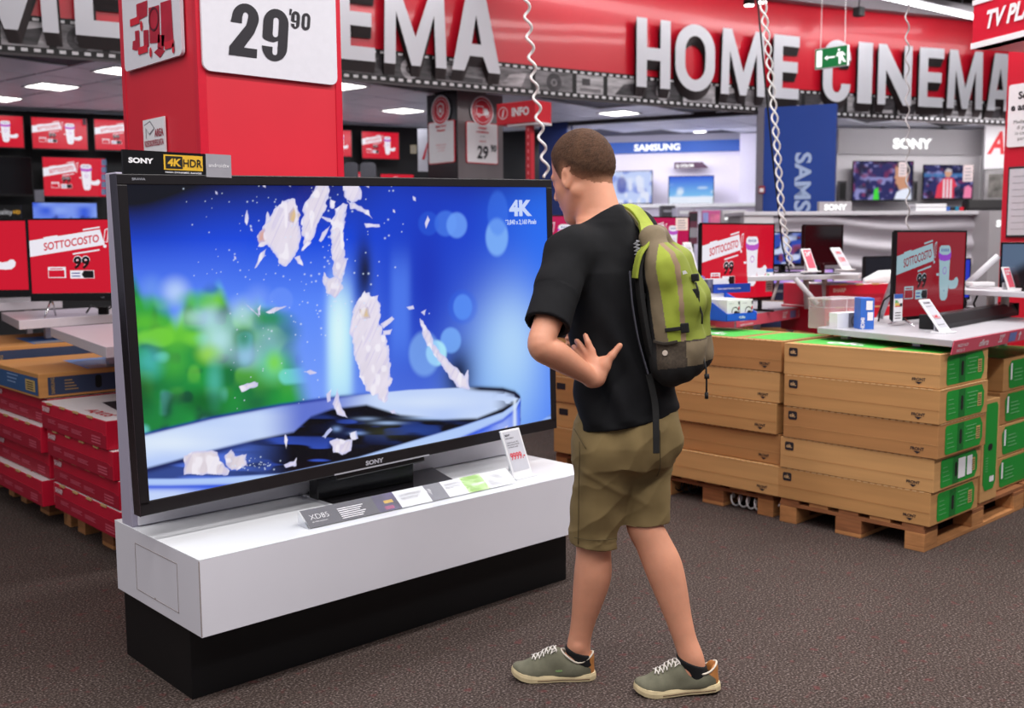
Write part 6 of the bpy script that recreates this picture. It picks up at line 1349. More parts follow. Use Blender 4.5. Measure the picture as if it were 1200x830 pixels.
for x in (-.12, .13): MB().tube([(x, .015, h_), (x*.9, .015, 4.95-loc.z)], .003, 6).build('wire', white_pl, t)
A_, B_ = at(955, -6, 11.2), at(1142, 39, 13.05); A_.z = B_.z = 4.2
d = B_-A_; rz = math.atan2(d.y, d.x)
t = thing('tube_light', 'long bright fluorescent tube light before the top of the red fascia', 'tube light', A_, rz)
MB().box(0, d.length, -.06, .06, .03, .1).build('housing', mat('housing_grey', (170, 166, 172), .5, var=.03), t, bevel=.004); b = MB(); b.tube([(.03, 0, 0), (d.length-.03, 0, 0)], .028, 10); b.build('tube', mat('lit_tube', (250, 252, 255), .4, em=6), t, smooth=True)
for x in (.3, d.length-.3): MB().tube([(x, 0, .1), (x, 0, .75)], .006, 6).build('hanger', silver, t)
for px, py, lab in ((878, 6, 'left'), (893, 2.5, 'right')):
    p = at(px, py, 11.2)
    t = thing('spotlight', 'small lit ceiling spotlight above the letter M, %s one' % lab, 'spotlight', p, 0); b = MB(); b.tube([(0, 0, 0), (0, 0, .05)], .06, 14); b.build('housing', black_mt, t); MB().slab([(.048*math.cos(a*.45), .048*math.sin(a*.45)) for a in range(14)], -.006, -.001).build('lens', spot_em, t); MB().tube([(0, 0, .05), (0, 0, 4.95-p.z)], .01, 6).build('stem', black_mt, t)
p = at(1006.5, 14, 12.35); t = thing('camera_box', 'small black box hanging under the hall ceiling left of the tube light', 'camera', p, rz); MB().box(-.05, .05, -.05, .05, -.05, .05).build('case', black_mt, t, bevel=.006); MB().tube([(0, 0, .05), (0, 0, 4.95-p.z)], .008, 6).build('stem', black_mt, t)
def coil(lab, a, b_, turns, amp, r, sag=0, strands=1, m=None):
    b = MB(); A, B = Vector(a), Vector(b_); n = int(turns*9)
    for s_ in range(strands):
        pts = []
        for i in range(n+1):
            k = i/n; ph = 2*math.pi*turns*k+math.pi*s_; p = A.lerp(B, k); p += RH*(amp*math.cos(ph)+sag*math.sin(math.pi*k))+FH*amp*math.sin(ph); pts.append(tuple(p))
        b.tube(pts, r, 5)
    return tag(b.build('hanging_cable', m or mat('cable_white', (222, 220, 220), .4), smooth=True), lab, 'cable')
coil('white coiled cable hanging from the ceiling behind the left side of the man\'s head', at(613, -40, 5.6), at(641, 208, 5.6), 10.5, .017, .008, -.01)
coil('thick twisted white cable hanging down to the raised shelf on the right', at(889, -40, 6.6), at(916, 250, 6.7), 9, .019, .0065, .012, 2); coil('lower end of the twisted white cable, looped on the raised shelf', at(916, 250, 6.7), at(927, 314, 6.75), 3, .018, .0065, .0, 2)
coil('thin grey twisted cable hanging from the ceiling behind the dull red television', at(1063, -40, 6.4), at(1064, 272, 6.4), 13, .011, .005, 0, 1, mat('cable_grey', (170, 164, 166), .4, var=.05))
b = MB(); b.tube([at(885, -30, 6.62), at(897, 100, 6.65), at(905, 180, 6.68), at(917, 290, 6.75), at(925, 318, 6.75)], .006, 6); tag(b.build('hanging_cable', black_mt, smooth=True), 'thin black cable running along the twisted white cable', 'cable')
# ------------------------------------------------------------------ soft bodies: signed distance fields turned into one surface
class Field:
    def __init__(s, lo, hi, h):
        s.lo = np.array(lo, float); s.h = h; s.n = np.ceil((np.array(hi)-s.lo)/h).astype(int)+1
        s.F = np.full(s.n, 1.0, np.float32)
    def win(s, lo, hi):
        a = np.clip(np.floor((np.array(lo)-s.lo)/s.h).astype(int), 0, s.n); b = np.clip(np.ceil((np.array(hi)-s.lo)/s.h).astype(int)+1, 0, s.n)
        sl = tuple(slice(i, j) for i, j in zip(a, b))
        g = [s.lo[k]+s.h*np.arange(a[k], b[k]) for k in range(3)]
        return sl, np.meshgrid(*g, indexing='ij')
    def merge(s, sl, d, k, mode='u'):
        f = s.F[sl]; d = d.astype(np.float32)
        if mode == 'cut': d = -d; m = np.maximum; sg = 1
        if mode == 'u':
            if k <= 0: s.F[sl] = np.minimum(f, d)
            else: t = np.clip(.5+.5*(f-d)/k, 0, 1); s.F[sl] = f*(1-t)+d*t-k*t*(1-t)
        else:
            if k <= 0: s.F[sl] = np.maximum(f, d)
            else: t = np.clip(.5-.5*(f-d)/k, 0, 1); s.F[sl] = f*(1-t)+d*t+k*t*(1-t)
    def cone(s, a, b, ra, rb, k=.02, flat=None, mode='u'):
        """Rounded tapering limb from a to b; flat = (direction, factor) squeezes its section."""
        a = np.array(a, float); b = np.array(b, float); m = max(ra, rb)*1.6+k+.02
        sl, (X, Y, Z) = s.win(np.minimum(a, b)-m, np.maximum(a, b)+m)
        if X.size == 0: return s
        ab = b-a; L = (ab@ab)+1e-12
        px, py, pz = X-a[0], Y-a[1], Z-a[2]
        t = np.clip((px*ab[0]+py*ab[1]+pz*ab[2])/L, 0, 1)
        qx, qy, qz = px-t*ab[0], py-t*ab[1], pz-t*ab[2]
        if flat is not None:
            n = np.array(flat[0], float); n /= np.linalg.norm(n); e = (1/flat[1]-1)*(qx*n[0]+qy*n[1]+qz*n[2]); qx, qy, qz = qx+e*n[0], qy+e*n[1], qz+e*n[2]
        d = np.sqrt(qx*qx+qy*qy+qz*qz)-(ra+(rb-ra)*t)
        s.merge(sl, d, k, mode); return s
    def limb(s, pts, k=.03, n=5, flat=None):
        """Smooth limb through (x, y, z, radius) stations."""
        P = np.array([list(p[0])+[p[1]] for p in pts], float); T_ = []
        for i in range(len(P)-1):
            p0, p1, p2, p3 = P[max(i-1, 0)], P[i], P[i+1], P[min(i+2, len(P)-1)]
            for j in range(n):
                t = j/n; T_.append(.5*((2*p1)+(p2-p0)*t+(2*p0-5*p1+4*p2-p3)*t*t+(3*p1-p0-3*p2+p3)*t**3))
        T_.append(P[-1])
        g = Field(np.min([q[:3]-q[3]*1.5 for q in T_], 0)-.03, np.max([q[:3]+q[3]*1.5 for q in T_], 0)+.03, s.h)
        # share the lattice of the parent field
        a = np.clip(np.floor((g.lo-s.lo)/s.h).astype(int), 0, s.n-1); b = np.clip(a+g.n, 0, s.n); g.lo = s.lo+a*s.h; g.n = b-a; g.F = np.full(g.n, 1.0, np.float32)
        for u, v in zip(T_, T_[1:]): g.cone(u[:3], v[:3], u[3], v[3], .0015, flat)
        s.merge(tuple(slice(i, j) for i, j in zip(a, b)), g.F, k); return s
    def ell(s, c, r, M=None, k=.02, mode='u'):
        """Ellipsoid with half axes r along the columns of M."""
        c = np.array(c, float); r = np.array(r, float); m = r.max()*1.15+k+.015
        sl, (X, Y, Z) = s.win(c-m, c+m)
        if X.size == 0: return s
        P = np.stack([X-c[0], Y-c[1], Z-c[2]], -1)
        if M is not None: P = P @ np.array(M)
        q = np.linalg.norm(P/r, axis=-1); q2 = np.linalg.norm(P/(r*r), axis=-1)+1e-9
        s.merge(sl, q*(q-1)/q2, k, mode); return s
    def loft(s, secs, k=.02, mode='u', ex=2.3):
        """Upright stack of oval sections (x, y, z, half width, half depth, turn)."""
        S = np.array(secs, float); S = S[S[:, 2].argsort()]; m = S[:, 3:5].max()*1.25+k+.02
        sl, (X, Y, Z) = s.win((S[:, 0].min()-m, S[:, 1].min()-m, S[0, 2]-k-.02), (S[:, 0].max()+m, S[:, 1].max()+m, S[-1, 2]+k+.02))
        zz = Z[0, 0]; f = [np.interp(zz, S[:, 2], S[:, i]) for i in (0, 1, 3, 4, 5)]
        cx, cy, a, b, th = f; c_, s_ = np.cos(th), np.sin(th)
        dx, dy = X-cx, Y-cy; u = dx*c_+dy*s_; v = -dx*s_+dy*c_
        q = (np.abs(u/a)**ex+np.abs(v/b)**ex)**(1/ex)
        d = (q-1)*np.minimum(a, b)
        d = np.maximum(d, np.maximum(S[0, 2]-Z, Z-S[-1, 2]))
        s.merge(sl, d, k, mode); return s
    def plane(s, p, n, k=0):
        """Keep the side the normal points away from."""
        n = np.array(n, float); n /= np.linalg.norm(n); sl, (X, Y, Z) = s.win(s.lo-1, s.lo+s.h*s.n+1)
        s.merge(sl, (X-p[0])*n[0]+(Y-p[1])*n[1]+(Z-p[2])*n[2], k, 'i'); return s
    def mesh(s, smooth=1, iso=0.):
        F = s.F-iso; ins = F < 0; n = s.n
        c = [ins[i:n[0]-1+i, j:n[1]-1+j, k:n[2]-1+k] for i in (0, 1) for j in (0, 1) for k in (0, 1)]
        tot = sum(q.astype(np.int8) for q in c); act = (tot > 0) & (tot < 8); idx = np.argwhere(act)
        vid = np.full(act.shape, -1, np.int64); vid[act] = np.arange(len(idx))
        acc = np.zeros((len(idx), 3)); cnt = np.zeros(len(idx)); I = idx
        co = [(i, j, k) for i in (0, 1) for j in (0, 1) for k in (0, 1)]
        for a in range(8):
            for ax in range(3):
                if co[a][ax]: continue
                b = list(co[a]); b[ax] = 1
                fa = F[I[:, 0]+co[a][0], I[:, 1]+co[a][1], I[:, 2]+co[a][2]]; fb = F[I[:, 0]+b[0], I[:, 1]+b[1], I[:, 2]+b[2]]
                cr = (fa < 0) != (fb < 0); t = np.where(cr, fa/(fa-fb+1e-20), 0)
                p = np.array(co[a], float)[None, :].repeat(len(I), 0); p[:, ax] += t; acc[cr] += p[cr]; cnt[cr] += 1
        V = s.lo+s.h*(I+acc/cnt[:, None])
        Q = []
        for ax in range(3):
            o1, o2 = [k for k in range(3) if k != ax]
            sa = [slice(0, n[k]) for k in range(3)]; sb = list(sa); sa[ax] = slice(0, n[ax]-1); sb[ax] = slice(1, n[ax])
            e = ins[tuple(sa)] != ins[tuple(sb)]; E_ = np.argwhere(e)
            E_ = E_[(E_[:, o1] > 0) & (E_[:, o2] > 0) & (E_[:, o1] < n[o1]-1) & (E_[:, o2] < n[o2]-1)]
            fl = ins[E_[:, 0], E_[:, 1], E_[:, 2]]
            def vv(d1, d2):
                q = E_.copy(); q[:, o1] -= d1; q[:, o2] -= d2; return vid[q[:, 0], q[:, 1], q[:, 2]]
            quad = np.stack([vv(1, 1), vv(0, 1), vv(0, 0), vv(1, 0)], -1)
            if ax == 1: fl = ~fl
            quad[~fl] = quad[~fl][:, ::-1]; Q.append(quad)
        Q = np.concatenate(Q); Q = Q[(Q >= 0).all(1)]
        for _ in range(smooth):
            A = np.zeros_like(V); C_ = np.zeros(len(V))
            for a in range(4):
                i, j = Q[:, a], Q[:, (a+1) % 4]; np.add.at(A, i, V[j]); np.add.at(C_, i, 1); np.add.at(A, j, V[i]); np.add.at(C_, j, 1)
            V = V*.5+.5*A/np.maximum(C_, 1)[:, None]
        return V, Q
def vnormals(V, Q):
    N = np.zeros_like(V); fn = np.cross(V[Q[:, 2]]-V[Q[:, 0]], V[Q[:, 3]]-V[Q[:, 1]])
    for a in range(4): np.add.at(N, Q[:, a], fn)
    return N/np.maximum(np.linalg.norm(N, axis=1), 1e-12)[:, None]

# ------------------------------------------------------------------ the man. Own axes: x to the right, y away from the camera, z up
MO = Vector((0, 0, 0)); MRZ = YAW-math.pi/2
man = thing('person', 'man in a black t-shirt and khaki shorts, hand on hip, looking at the large television', 'person', FH*3.38+RH*.36, MRZ)
mx, my = .36, 3.38
def W(x, y, z): return np.array((x-mx, y-my, z))
skin = mat('skin', (208, 145, 116), .5, var=.07, vs=14, sss=.12, bump=.08, bs=220)
def skin_hair(nm='skin_hairy'): return skin
TH = RAD(41)                                           # the chest faces away by this much
fac = np.array((-math.cos(TH), math.sin(TH), 0)); lef = np.array((-math.sin(TH), -math.cos(TH), 0))
# head frame
TH2 = RAD(44); PT = RAD(16)
hf = np.array((-math.cos(TH2), math.sin(TH2), 0)); hl = np.array((-math.sin(TH2), -math.cos(TH2), 0)); hu = np.array((0, 0, 1.))
hx = hf*math.cos(PT)-hu*math.sin(PT); hz = hu*math.cos(PT)+hf*math.sin(PT); HM = np.stack([hx, hl, hz], 1)
HO = W(.236, 3.487, 1.708); HS = 1.09
def Hd(x, y, z): return HO+HM @ (np.array((x, y, z))*HS)
LSH, RSH = W(.185, 3.30, 1.475), W(.425, 3.56, 1.53)
LEL, LWR = W(.088, 3.10, 1.190), W(.250, 3.205, 1.075)
REL, RWR = W(.50, 3.60, 1.24), W(.33, 3.66, 1.13)
LHI, RHI = W(.325, 3.375, .88), W(.455, 3.46, .90)
LKN, LAN = W(.274, 3.42, .50), W(.223, 3.438, .105)
RKN, RAN = W(.440, 3.40, .555), W(.592, 3.315, .115)
def head_shape(f, grow=0., face_too=True):
    G = grow
    f.ell(Hd(-.012, 0, .050), np.array((.099, .077, .094))*HS+G, HM, .0)
    f.ell(Hd(-.030, 0, .025), np.array((.080, .072, .080))*HS+G, HM, .03)
    if not face_too: return
    f.ell(Hd(.032, 0, -.022), np.array((.060, .058, .080))*HS, HM, .03)
    for s_ in (-1, 1):
        f.cone(Hd(-.012, s_*.055, -.045), Hd(.062, s_*.014, -.104), .022, .018, .03)
        f.cone(Hd(.050, s_*.040, -.020), Hd(.062, s_*.034, -.030), .020, .018, .02)
        f.cone(Hd(.082, s_*.012, .022), Hd(.070, s_*.044, .024), .012, .010, .014)
        f.ell(Hd(.086, s_*.030, .004), np.array((.012, .015, .010)), HM, .008, 'cut')
        f.ell(Hd(.074, s_*.031, .003), np.array((.012, .014, .011)), HM, .004); f.cone(Hd(.083, s_*.020, .0085), Hd(.076, s_*.043, .0075), .0052, .0045, .004); f.cone(Hd(.081, s_*.021, -.006), Hd(.075, s_*.042, -.005), .0045, .004, .004)
    f.ell(Hd(.064, 0, -.104), np.array((.022, .022, .018)), HM, .025); f.ell(Hd(.062, 0, -.062), np.array((.026, .032, .030)), HM, .03)
    f.cone(Hd(.090, 0, .014), Hd(.110, 0, -.024), .009, .0125, .010)
    for s_ in (-1, 1): f.ell(Hd(.103, s_*.011, -.031), np.array((.011, .008, .008)), HM, .006)
    f.cone(Hd(.0895, -.018, -.060), Hd(.0895, .018, -.060), .0062, .0062, .006, (hz, .7)); f.cone(Hd(.087, -.016, -.0705), Hd(.087, .016, -.0705), .0066, .0066, .004, (hz, .7))
    f.cone(Hd(.100, -.016, -.0655), Hd(.100, .016, -.0655), .0025, .0025, .003, None, 'i') if False else None
    for s_ in (-1, 1):                                  # ears
        E0 = Hd(-.008, s_*.079, -.002); EM = HM @ np.array(((.90, -s_*.42, -.16), (s_*.42, .90, 0), (.16, 0, .98)))
        f.ell(E0, np.array((.019, .0085, .032))*HS, EM, .006)
        f.ell(E0+HM @ np.array((.005, s_*.011, .002))*HS, np.array((.0105, .006, .018))*HS, EM, .004, 'cut')
        f.ell(Hd(-.002, s_*.080, -.027), np.array((.009, .007, .010))*HS, HM, .006)
f = Field((-.44, -.44, -.01), (.42, .42, 1.90), .0045)
# trunk under the clothes
tc = [(.398, 3.405, .86, .150, .110), (.385, 3.405, .98, .150, .108), (.362, 3.415, 1.12, .138, .104), (.335, 3.425, 1.28, .155, .108), (.315, 3.432, 1.42, .170, .108), (.302, 3.435, 1.50, .120, .080), (.296, 3.437, 1.56, .065, .062)]
turn = math.atan2(lef[1], lef[0])
def tsec(grow=0., lst=tc): return [(x-mx, y-my, z, a+grow, b+grow, turn) for x, y, z, a, b in lst]
f.loft(tsec(), .02)
f.cone(LSH, W(.30, 3.43, 1.50), .062, .07, .05); f.cone(RSH, W(.32, 3.44, 1.52), .062, .07, .05)
f.cone(W(.300, 3.430, 1.50), W(.262, 3.465, 1.66), .066, .058, .03)      # neck
f.cone(W(.325, 3.405, 1.50), W(.285, 3.44, 1.66), .060, .056, .03)
head_shape(f)
def mid(a, b, t): return np.asarray(a)*(1-t)+np.asarray(b)*t
def arm(S_, E_, Wp):
    bk = np.array((-.4, -.6, -.5)); bk /= np.linalg.norm(bk)
    f.limb([(S_, .060), (mid(S_, E_, .4), .053), (mid(S_, E_, .75), .044), (E_, .041), (mid(E_, Wp, .25), .0445), (mid(E_, Wp, .55), .0385), (mid(E_, Wp, .85), .0300), (Wp, .0285)], .03)
arm(LSH, LEL, LWR); arm(RSH, REL, RWR)
def leg(H_, K_, A_, bk):
    bk = np.array(bk, float); bk /= np.linalg.norm(bk)
    f.limb([(H_, .076), (mid(H_, K_, .4), .078), (mid(H_, K_, .75), .066), (K_, .0600), (mid(K_, A_, .14)+bk*.006, .0590), (mid(K_, A_, .32)+bk*.013, .0635), (mid(K_, A_, .50)+bk*.010, .0560), (mid(K_, A_, .70)+bk*.004, .0440), (mid(K_, A_, .86), .0385), (A_, .0400), (np.array(A_)+np.array((.012, 0, -.05)), .036)], .03)
leg(LHI, LKN, LAN, (.95, -.3, 0)); leg(RHI, RKN, RAN, (.95, -.1, .25))
f.ell(LAN+np.array((-.005, -.036, .012)), (.012, .006, .013), None, .016); f.ell(RAN+np.array((.0, .036, .012)), (.012, .006, .013), None, .016)
# feet inside the shoes
f.cone(LAN+np.array((-.02, 0, -.045)), LAN+np.array((-.11, 0, -.075)), .030, .014, .03); f.cone(RAN+np.array((-.02, 0, -.045)), RAN+np.array((-.11, -.005, -.078)), .030, .014, .03)
# left hand on the hip: wrist bent, thumb back, fingers forward round the waist
P0, P1 = LWR, W(.262, 3.205, 1.082)
pal_n = np.array((-.25, -.95, .1)); pal_n /= np.linalg.norm(pal_n)       # back of the hand looks to the camera
def hand_left():
    kn = [W(.250, 3.222, 1.158), W(.236, 3.225, 1.147), W(.226, 3.229, 1.131), W(.219, 3.232, 1.114)]     # index .. little knuckles
    wr = W(.264, 3.206, 1.076)
    f.cone(LWR, wr, .029, .028, .012, (pal_n, .82))
    for i, q in enumerate(kn): f.cone(mid(wr, kn[1], .15), q, .024, .0125, .012, (pal_n, .72))
    f.cone(wr, W(.290, 3.208, 1.112), .024, .020, .014, (pal_n, .8))     # thumb ball
    f.cone(W(.268, 3.212, 1.10), W(.285, 3.212, 1.128), .022, .016, .014, (pal_n, .7))
    # index finger stands up along the shirt
    f.cone(kn[0], W(.238, 3.226, 1.186), .0118, .0102, .005); f.cone(W(.238, 3.226, 1.186), W(.231, 3.236, 1.206), .0102, .0088, .004)
    # others wrap forward
    for q, a, b in ((kn[1], W(.214, 3.243, 1.176), W(.206, 3.268, 1.186)), (kn[2], W(.203, 3.250, 1.158), W(.197, 3.276, 1.166)), (kn[3], W(.199, 3.254, 1.136), W(.195, 3.276, 1.142))):
        f.cone(q, a, .0112, .0102, .004); f.cone(a, b, .0102, .009, .004)
    t1, t2 = W(.312, 3.206, 1.146), W(.337, 3.210, 1.176)
    f.cone(W(.288, 3.207, 1.116), t1, .0165, .0125, .010); f.cone(t1, t2, .0122, .0098, .005)
hand_left()
# right hand in front of the chest (hidden from here)
f.cone(RWR, W(.26, 3.66, 1.15), .028, .024, .015); 
for i in range(4): f.cone(W(.265, 3.655, 1.17-.016*i), W(.195, 3.64-.004*i, 1.20-.020*i), .0118, .009, .004)
f.cone(W(.29, 3.645, 1.16), W(.27, 3.615, 1.215), .013, .010, .006)
V, Q = f.mesh(1)
mesh_obj('body', V, Q, skin, man)
# hair: short crop grown out of the scalp, thinning to nothing at the hairline
L_ = ((V-HO) @ HM)/HS; N = vnormals(V, Q)
zb = np.interp(L_[:, 0], [-.14, -.10, -.075, -.045, -.028, -.016, -.004, .012, .022, .030, .042, .058, .075, .10], [-.050, -.048, -.040, -.018, -.002, .014, .020, .008, -.006, .006, .040, .066, .078, .082])
hh = (L_[:, 2]-zb)+.006*(vnoise(L_[:, 0]*180+50, L_[:, 2]*180+L_[:, 1]*150+50, 3)-.5)
hh = np.where((np.abs(L_[:, 1]) > .079) & (L_[:, 2] < .026) & (L_[:, 0] > -.045) & (L_[:, 0] < .016), -1, hh)
near_ = (np.abs(L_) < (.16, .12, .17)).all(1)
keep = near_ & (hh > 0)
qs = keep[Q].all(1); u, inv = np.unique(Q[qs], return_inverse=True)
hv = np.clip(hh[u], 0, 1); gr = .0006+.006*sm(0, .05, hv); rj = np.random.RandomState(3).rand(len(u))
VH = V[u]+N[u]*(gr*(.8+.4*rj))[:, None]
fade = sm(.0, .055, hv)*(.75+.25*rj)
tint = vnoise(L_[u, 0]*60+9, L_[u, 2]*40+L_[u, 1]*50+9, 6)
cl = mixp(srgb((176, 122, 94))*np.ones((len(u), 3)), srgb((58, 40, 29)), np.clip(.06+.96*sm(0, .05, hv)**.6*(.85+.15*rj), 0, 1)); cl = mixp(cl, srgb((96, 68, 48)), .35*tint)
def hair_mat():
    if 'hair_brown' in MATS: return MATS['hair_brown']
    m = mat('hair_brown', (66, 46, 34), .8, bump=.7, bs=480, spec=.25); nt = m.node_tree; a = nt.nodes.new('ShaderNodeVertexColor'); a.layer_name = 'paint'; nt.links.new(a.outputs[0], nt.nodes['Principled BSDF'].inputs['Base Color']); return m
mesh_obj('hair', VH, inv.reshape(-1, 4), hair_mat(), man, True, cl)
f = Field(Hd(0, 0, 0)-.15, Hd(0, 0, 0)+np.array((.15, .15, .1)), .004)
for s_ in (1, -1): f.cone(Hd(.0905, s_*.016, .0295), Hd(.080, s_*.044, .031), .0045, .0035, .0)
V, Q = f.mesh(1); mesh_obj('eyebrow', V, Q, mat('eyebrow_brown', (70, 48, 34), .8, var=.2, vs=90), man)
for s_ in (1, -1):
    b = MB(); c = Hd(.0745, s_*.0305, .002); 
    bm = bmesh.new(); bmesh.ops.create_uvsphere(bm, u_segments=16, v_segments=10, radius=.0120); me = D.meshes.new('eye'); bm.to_mesh(me); bm.free(); me.materials.append(mat('eye_white', (220, 214, 210), .25, var=.02))
    o = D.objects.new('eye', me); COL.objects.link(o); o.parent = man; o.location = c
    bm = bmesh.new(); bmesh.ops.create_uvsphere(bm, u_segments=12, v_segments=8, radius=.0052); me = D.meshes.new('iris'); bm.to_mesh(me); bm.free(); me.materials.append(mat('iris_brown', (60, 44, 34), .2, var=.1))
    i_ = D.objects.new('iris', me); COL.objects.link(i_); i_.parent = o; i_.location = hx*.0080-hz*.002

# t-shirt
shirt_m = mat('shirt_black', (17, 17, 20), .85, var=.15, vs=30, bump=.12, bs=300, spec=.25)
f = Field((-.44, -.44, .80), (.42, .42, 1.72), .005)
st_ = [(.392, 3.405, .84, .196, .148), (.390, 3.403, .93, .196, .148), (.378, 3.405, 1.02, .186, .140), (.360, 3.413, 1.14, .182, .132), (.336, 3.424, 1.28, .184, .130), (.316, 3.432, 1.40, .186, .124), (.305, 3.435, 1.47, .158, .104), (.298, 3.437, 1.545, .082, .078)]
f.loft(tsec(0, st_), .02)
f.cone(LSH, W(.30, 3.43, 1.505), .070, .074, .05); f.cone(RSH, W(.315, 3.44, 1.525), .068, .074, .05)
f.cone(W(.302, 3.428, 1.48), W(.288, 3.445, 1.575), .082, .074, .03); f.cone(W(.326, 3.400, 1.44), W(.312, 3.415, 1.56), .082, .072, .03)
sl_e = mid(LSH, LEL, .80)
f.cone(LSH, mid(LSH, LEL, .4), .072, .070, .035); f.cone(mid(LSH, LEL, .4), mid(LSH, LEL, .95), .070, .072, .02)
f.cone(RSH, mid(RSH, REL, .9), .074, .066, .035)
ax = LEL-LSH; ax /= np.linalg.norm(ax)
# open the left sleeve: cut its end off square and hollow it
sl, (X, Y, Z) = f.win(f.lo-1, f.lo+9)
P = np.stack([X, Y, Z], -1)-sl_e; al = P @ ax; rad = np.linalg.norm(P-al[..., None]*ax, axis=-1)
arm_d = np.maximum(al, rad-.13)
near = (rad < .125) & (al > -.02)
cut = np.where(near, al, -1.); f.F = np.maximum(f.F, cut.astype(np.float32))
hol = np.where((rad < .12), np.maximum(rad-.056, -(al+.06)), 1.); f.F = np.maximum(f.F, -hol.astype(np.float32))
# neckline
nk = np.array((-.62, .30, 1.0)); nk /= np.linalg.norm(nk)
f.plane(W(.292, 3.44, 1.572), nk, .004)
# hem: slanting a little, open underneath
hem = np.array((.17, .0, -1.0)); f.plane(W(.38, 3.4, .912), hem, .004)
f.loft([(x-mx, y-my, z, a-.014, b-.014, turn) for x, y, z, a, b in st_ if z < 1.0]+[(.386-mx, 3.404-my, .955, .17, .12, turn)], .004, 'cut')
V, Q = f.mesh(1); N = vnormals(V, Q)
# drape: long soft folds, stronger low down and at the waist
fold = .006*np.sin(V[:, 2]*34+V[:, 0]*30+3*np.sin(V[:, 0]*9))*sm(1.42, 1.1, V[:, 2])+.005*np.sin(V[:, 0]*60+V[:, 2]*16)*sm(1.15, .92, V[:, 2])+.006*(vnoise(V[:, 0]*16+9, V[:, 2]*13+V[:, 1]*9, 6)-.5)
slv = np.linalg.norm(np.cross(V-sl_e, ax), axis=1) < .095; fold[slv & (((V-sl_e) @ ax) > -.12)] *= .12
fold *= sm(0, .03, V[:, 2]-(.912+.17*(V[:, 0]-(.38-mx))))
V = V+N*fold[:, None]
mesh_obj('t_shirt', V, Q, shirt_m, man)
f = Field(W(.15, 3.30, 1.45), W(.46, 3.58, 1.72), .004)
c0 = W(.296, 3.436, 1.566)
b = MB(); pts = []
u1 = np.cross(nk, (0, 1, 0)); u1 /= np.linalg.norm(u1); u2 = np.cross(nk, u1)
for i in range(41):
    a = 2*math.pi*i/40; pts.append(tuple(c0+u1*.083*math.cos(a)+u2*.080*math.sin(a)))
b.tube(pts, .0075, 6); b.build('collar', mat('collar_black', (22, 22, 25), .85, var=.1, vs=60), man, smooth=True)

# shorts
short_m = mat('shorts_khaki', (128, 109, 73), .85, var=.08, vs=12, bump=.15, bs=500, spec=.25)
f = Field((-.35, -.35, .42), (.36, .36, 1.02), .0045)
f.loft([(.400-mx, 3.405-my, 1.0, .160, .120, turn), (.400-mx, 3.403-my, .93, .176, .134, turn), (.398-mx, 3.400-my, .84, .184, .142, turn), (.390-mx, 3.40-my, .77, .17, .128, turn)], .03)
f.ell(W(.478, 3.36, .85), (.085, .08, .10), None, .04); f.ell(W(.40, 3.30, .85), (.08, .07, .10), None, .04)
LH0, LH1 = W(.310, 3.365, .83), W(.277, 3.42, .46)
RH0, RH1 = W(.450, 3.45, .83), W(.440, 3.41, .53)
f.cone(W(.325, 3.375, .93), LH0, .112, .118, .03); f.cone(LH0, mid(LH0, LH1, .6), .118, .095, .03); f.cone(mid(LH0, LH1, .6), LH1, .094, .088, .02)
f.cone(RH0, mid(RH0, RH1, .6), .106, .088, .03); f.cone(mid(RH0, RH1, .6), RH1+np.array((0, 0, -.03)), .090, .084, .02)
sl, (X, Y, Z) = f.win(f.lo-1, f.lo+9)
def hem_cut(c, ax, r, inner):
    ax = np.array(ax, float); ax /= np.linalg.norm(ax); P = np.stack([X, Y, Z], -1)-c; al = P @ ax; rad = np.linalg.norm(P-al[..., None]*ax, axis=-1)
    f.F = np.maximum(f.F, np.where((rad < r) & (al > -.03), al, -1.).astype(np.float32)); h_ = np.where(rad < r, np.maximum(rad-inner, -(al+.07)), 1.); f.F = np.maximum(f.F, -h_.astype(np.float32))
hem_cut(W(.277, 3.42, .488), (-.06, .1, -1), .125, .073); hem_cut(W(.441, 3.41, .556), (.03, 0, -1), .105, .068)
V, Q = f.mesh(1); N = vnormals(V, Q)
wl = V[:, 0]; zz = V[:, 2]
d1 = .010*np.exp(-((zz-(.70-.55*(wl+.03)))/.012)**2)*sm(-.20, -.10, wl)*sm(.12, .02, wl)
fold = -.007*np.abs(np.sin(zz*26-wl*24+2.2*vnoise(wl*14+5, zz*9+5, 3)))**.6*(.35+.65*vnoise(wl*9+2, zz*8+2, 8))+.004*np.sin(wl*70+zz*14)*vnoise(wl*10+8, zz*10, 2)+.012*(vnoise(wl*18+5, zz*14+5+V[:, 1]*8, 12)-.5)+d1*.4
k_ = sm(.47, .52, zz)
V = V+N*(fold*k_)[:, None]
mesh_obj('shorts', V, Q, short_m, man)
# seams, pocket edge and hem stitching
b = MB()
dep_ = np.array((0, -1, 0))
def on_surf(x, z, off=.002):
    """Nearest surface spot of the shorts towards the camera at (x, z)."""
    s_ = (np.abs(V[:, 0]-x) < .012) & (np.abs(V[:, 2]-z) < .012)
    if not s_.any(): return None
    return (x, V[s_, 1].min()-off, z)
for line in ([(.215, z) for z in np.linspace(.86, .50, 22)], [(.200+.035*t, .895-.055*t) for t in np.linspace(0, 1, 8)], [(.47+.005*t, .90-.17*t) for t in np.linspace(0, 1, 10)], [(.19+.165*t, .522+.0*t) for t in np.linspace(.08, .92, 14)]):
    pts = [on_surf(x-mx, z) for x, z in line]; pts = [p for p in pts if p]
    if len(pts) > 3: b.tube(pts, .0016, 5)
tag(b.build('seam', mat('seam_khaki', (86, 72, 44), .9, var=.1), man, smooth=True), kind='stuff')

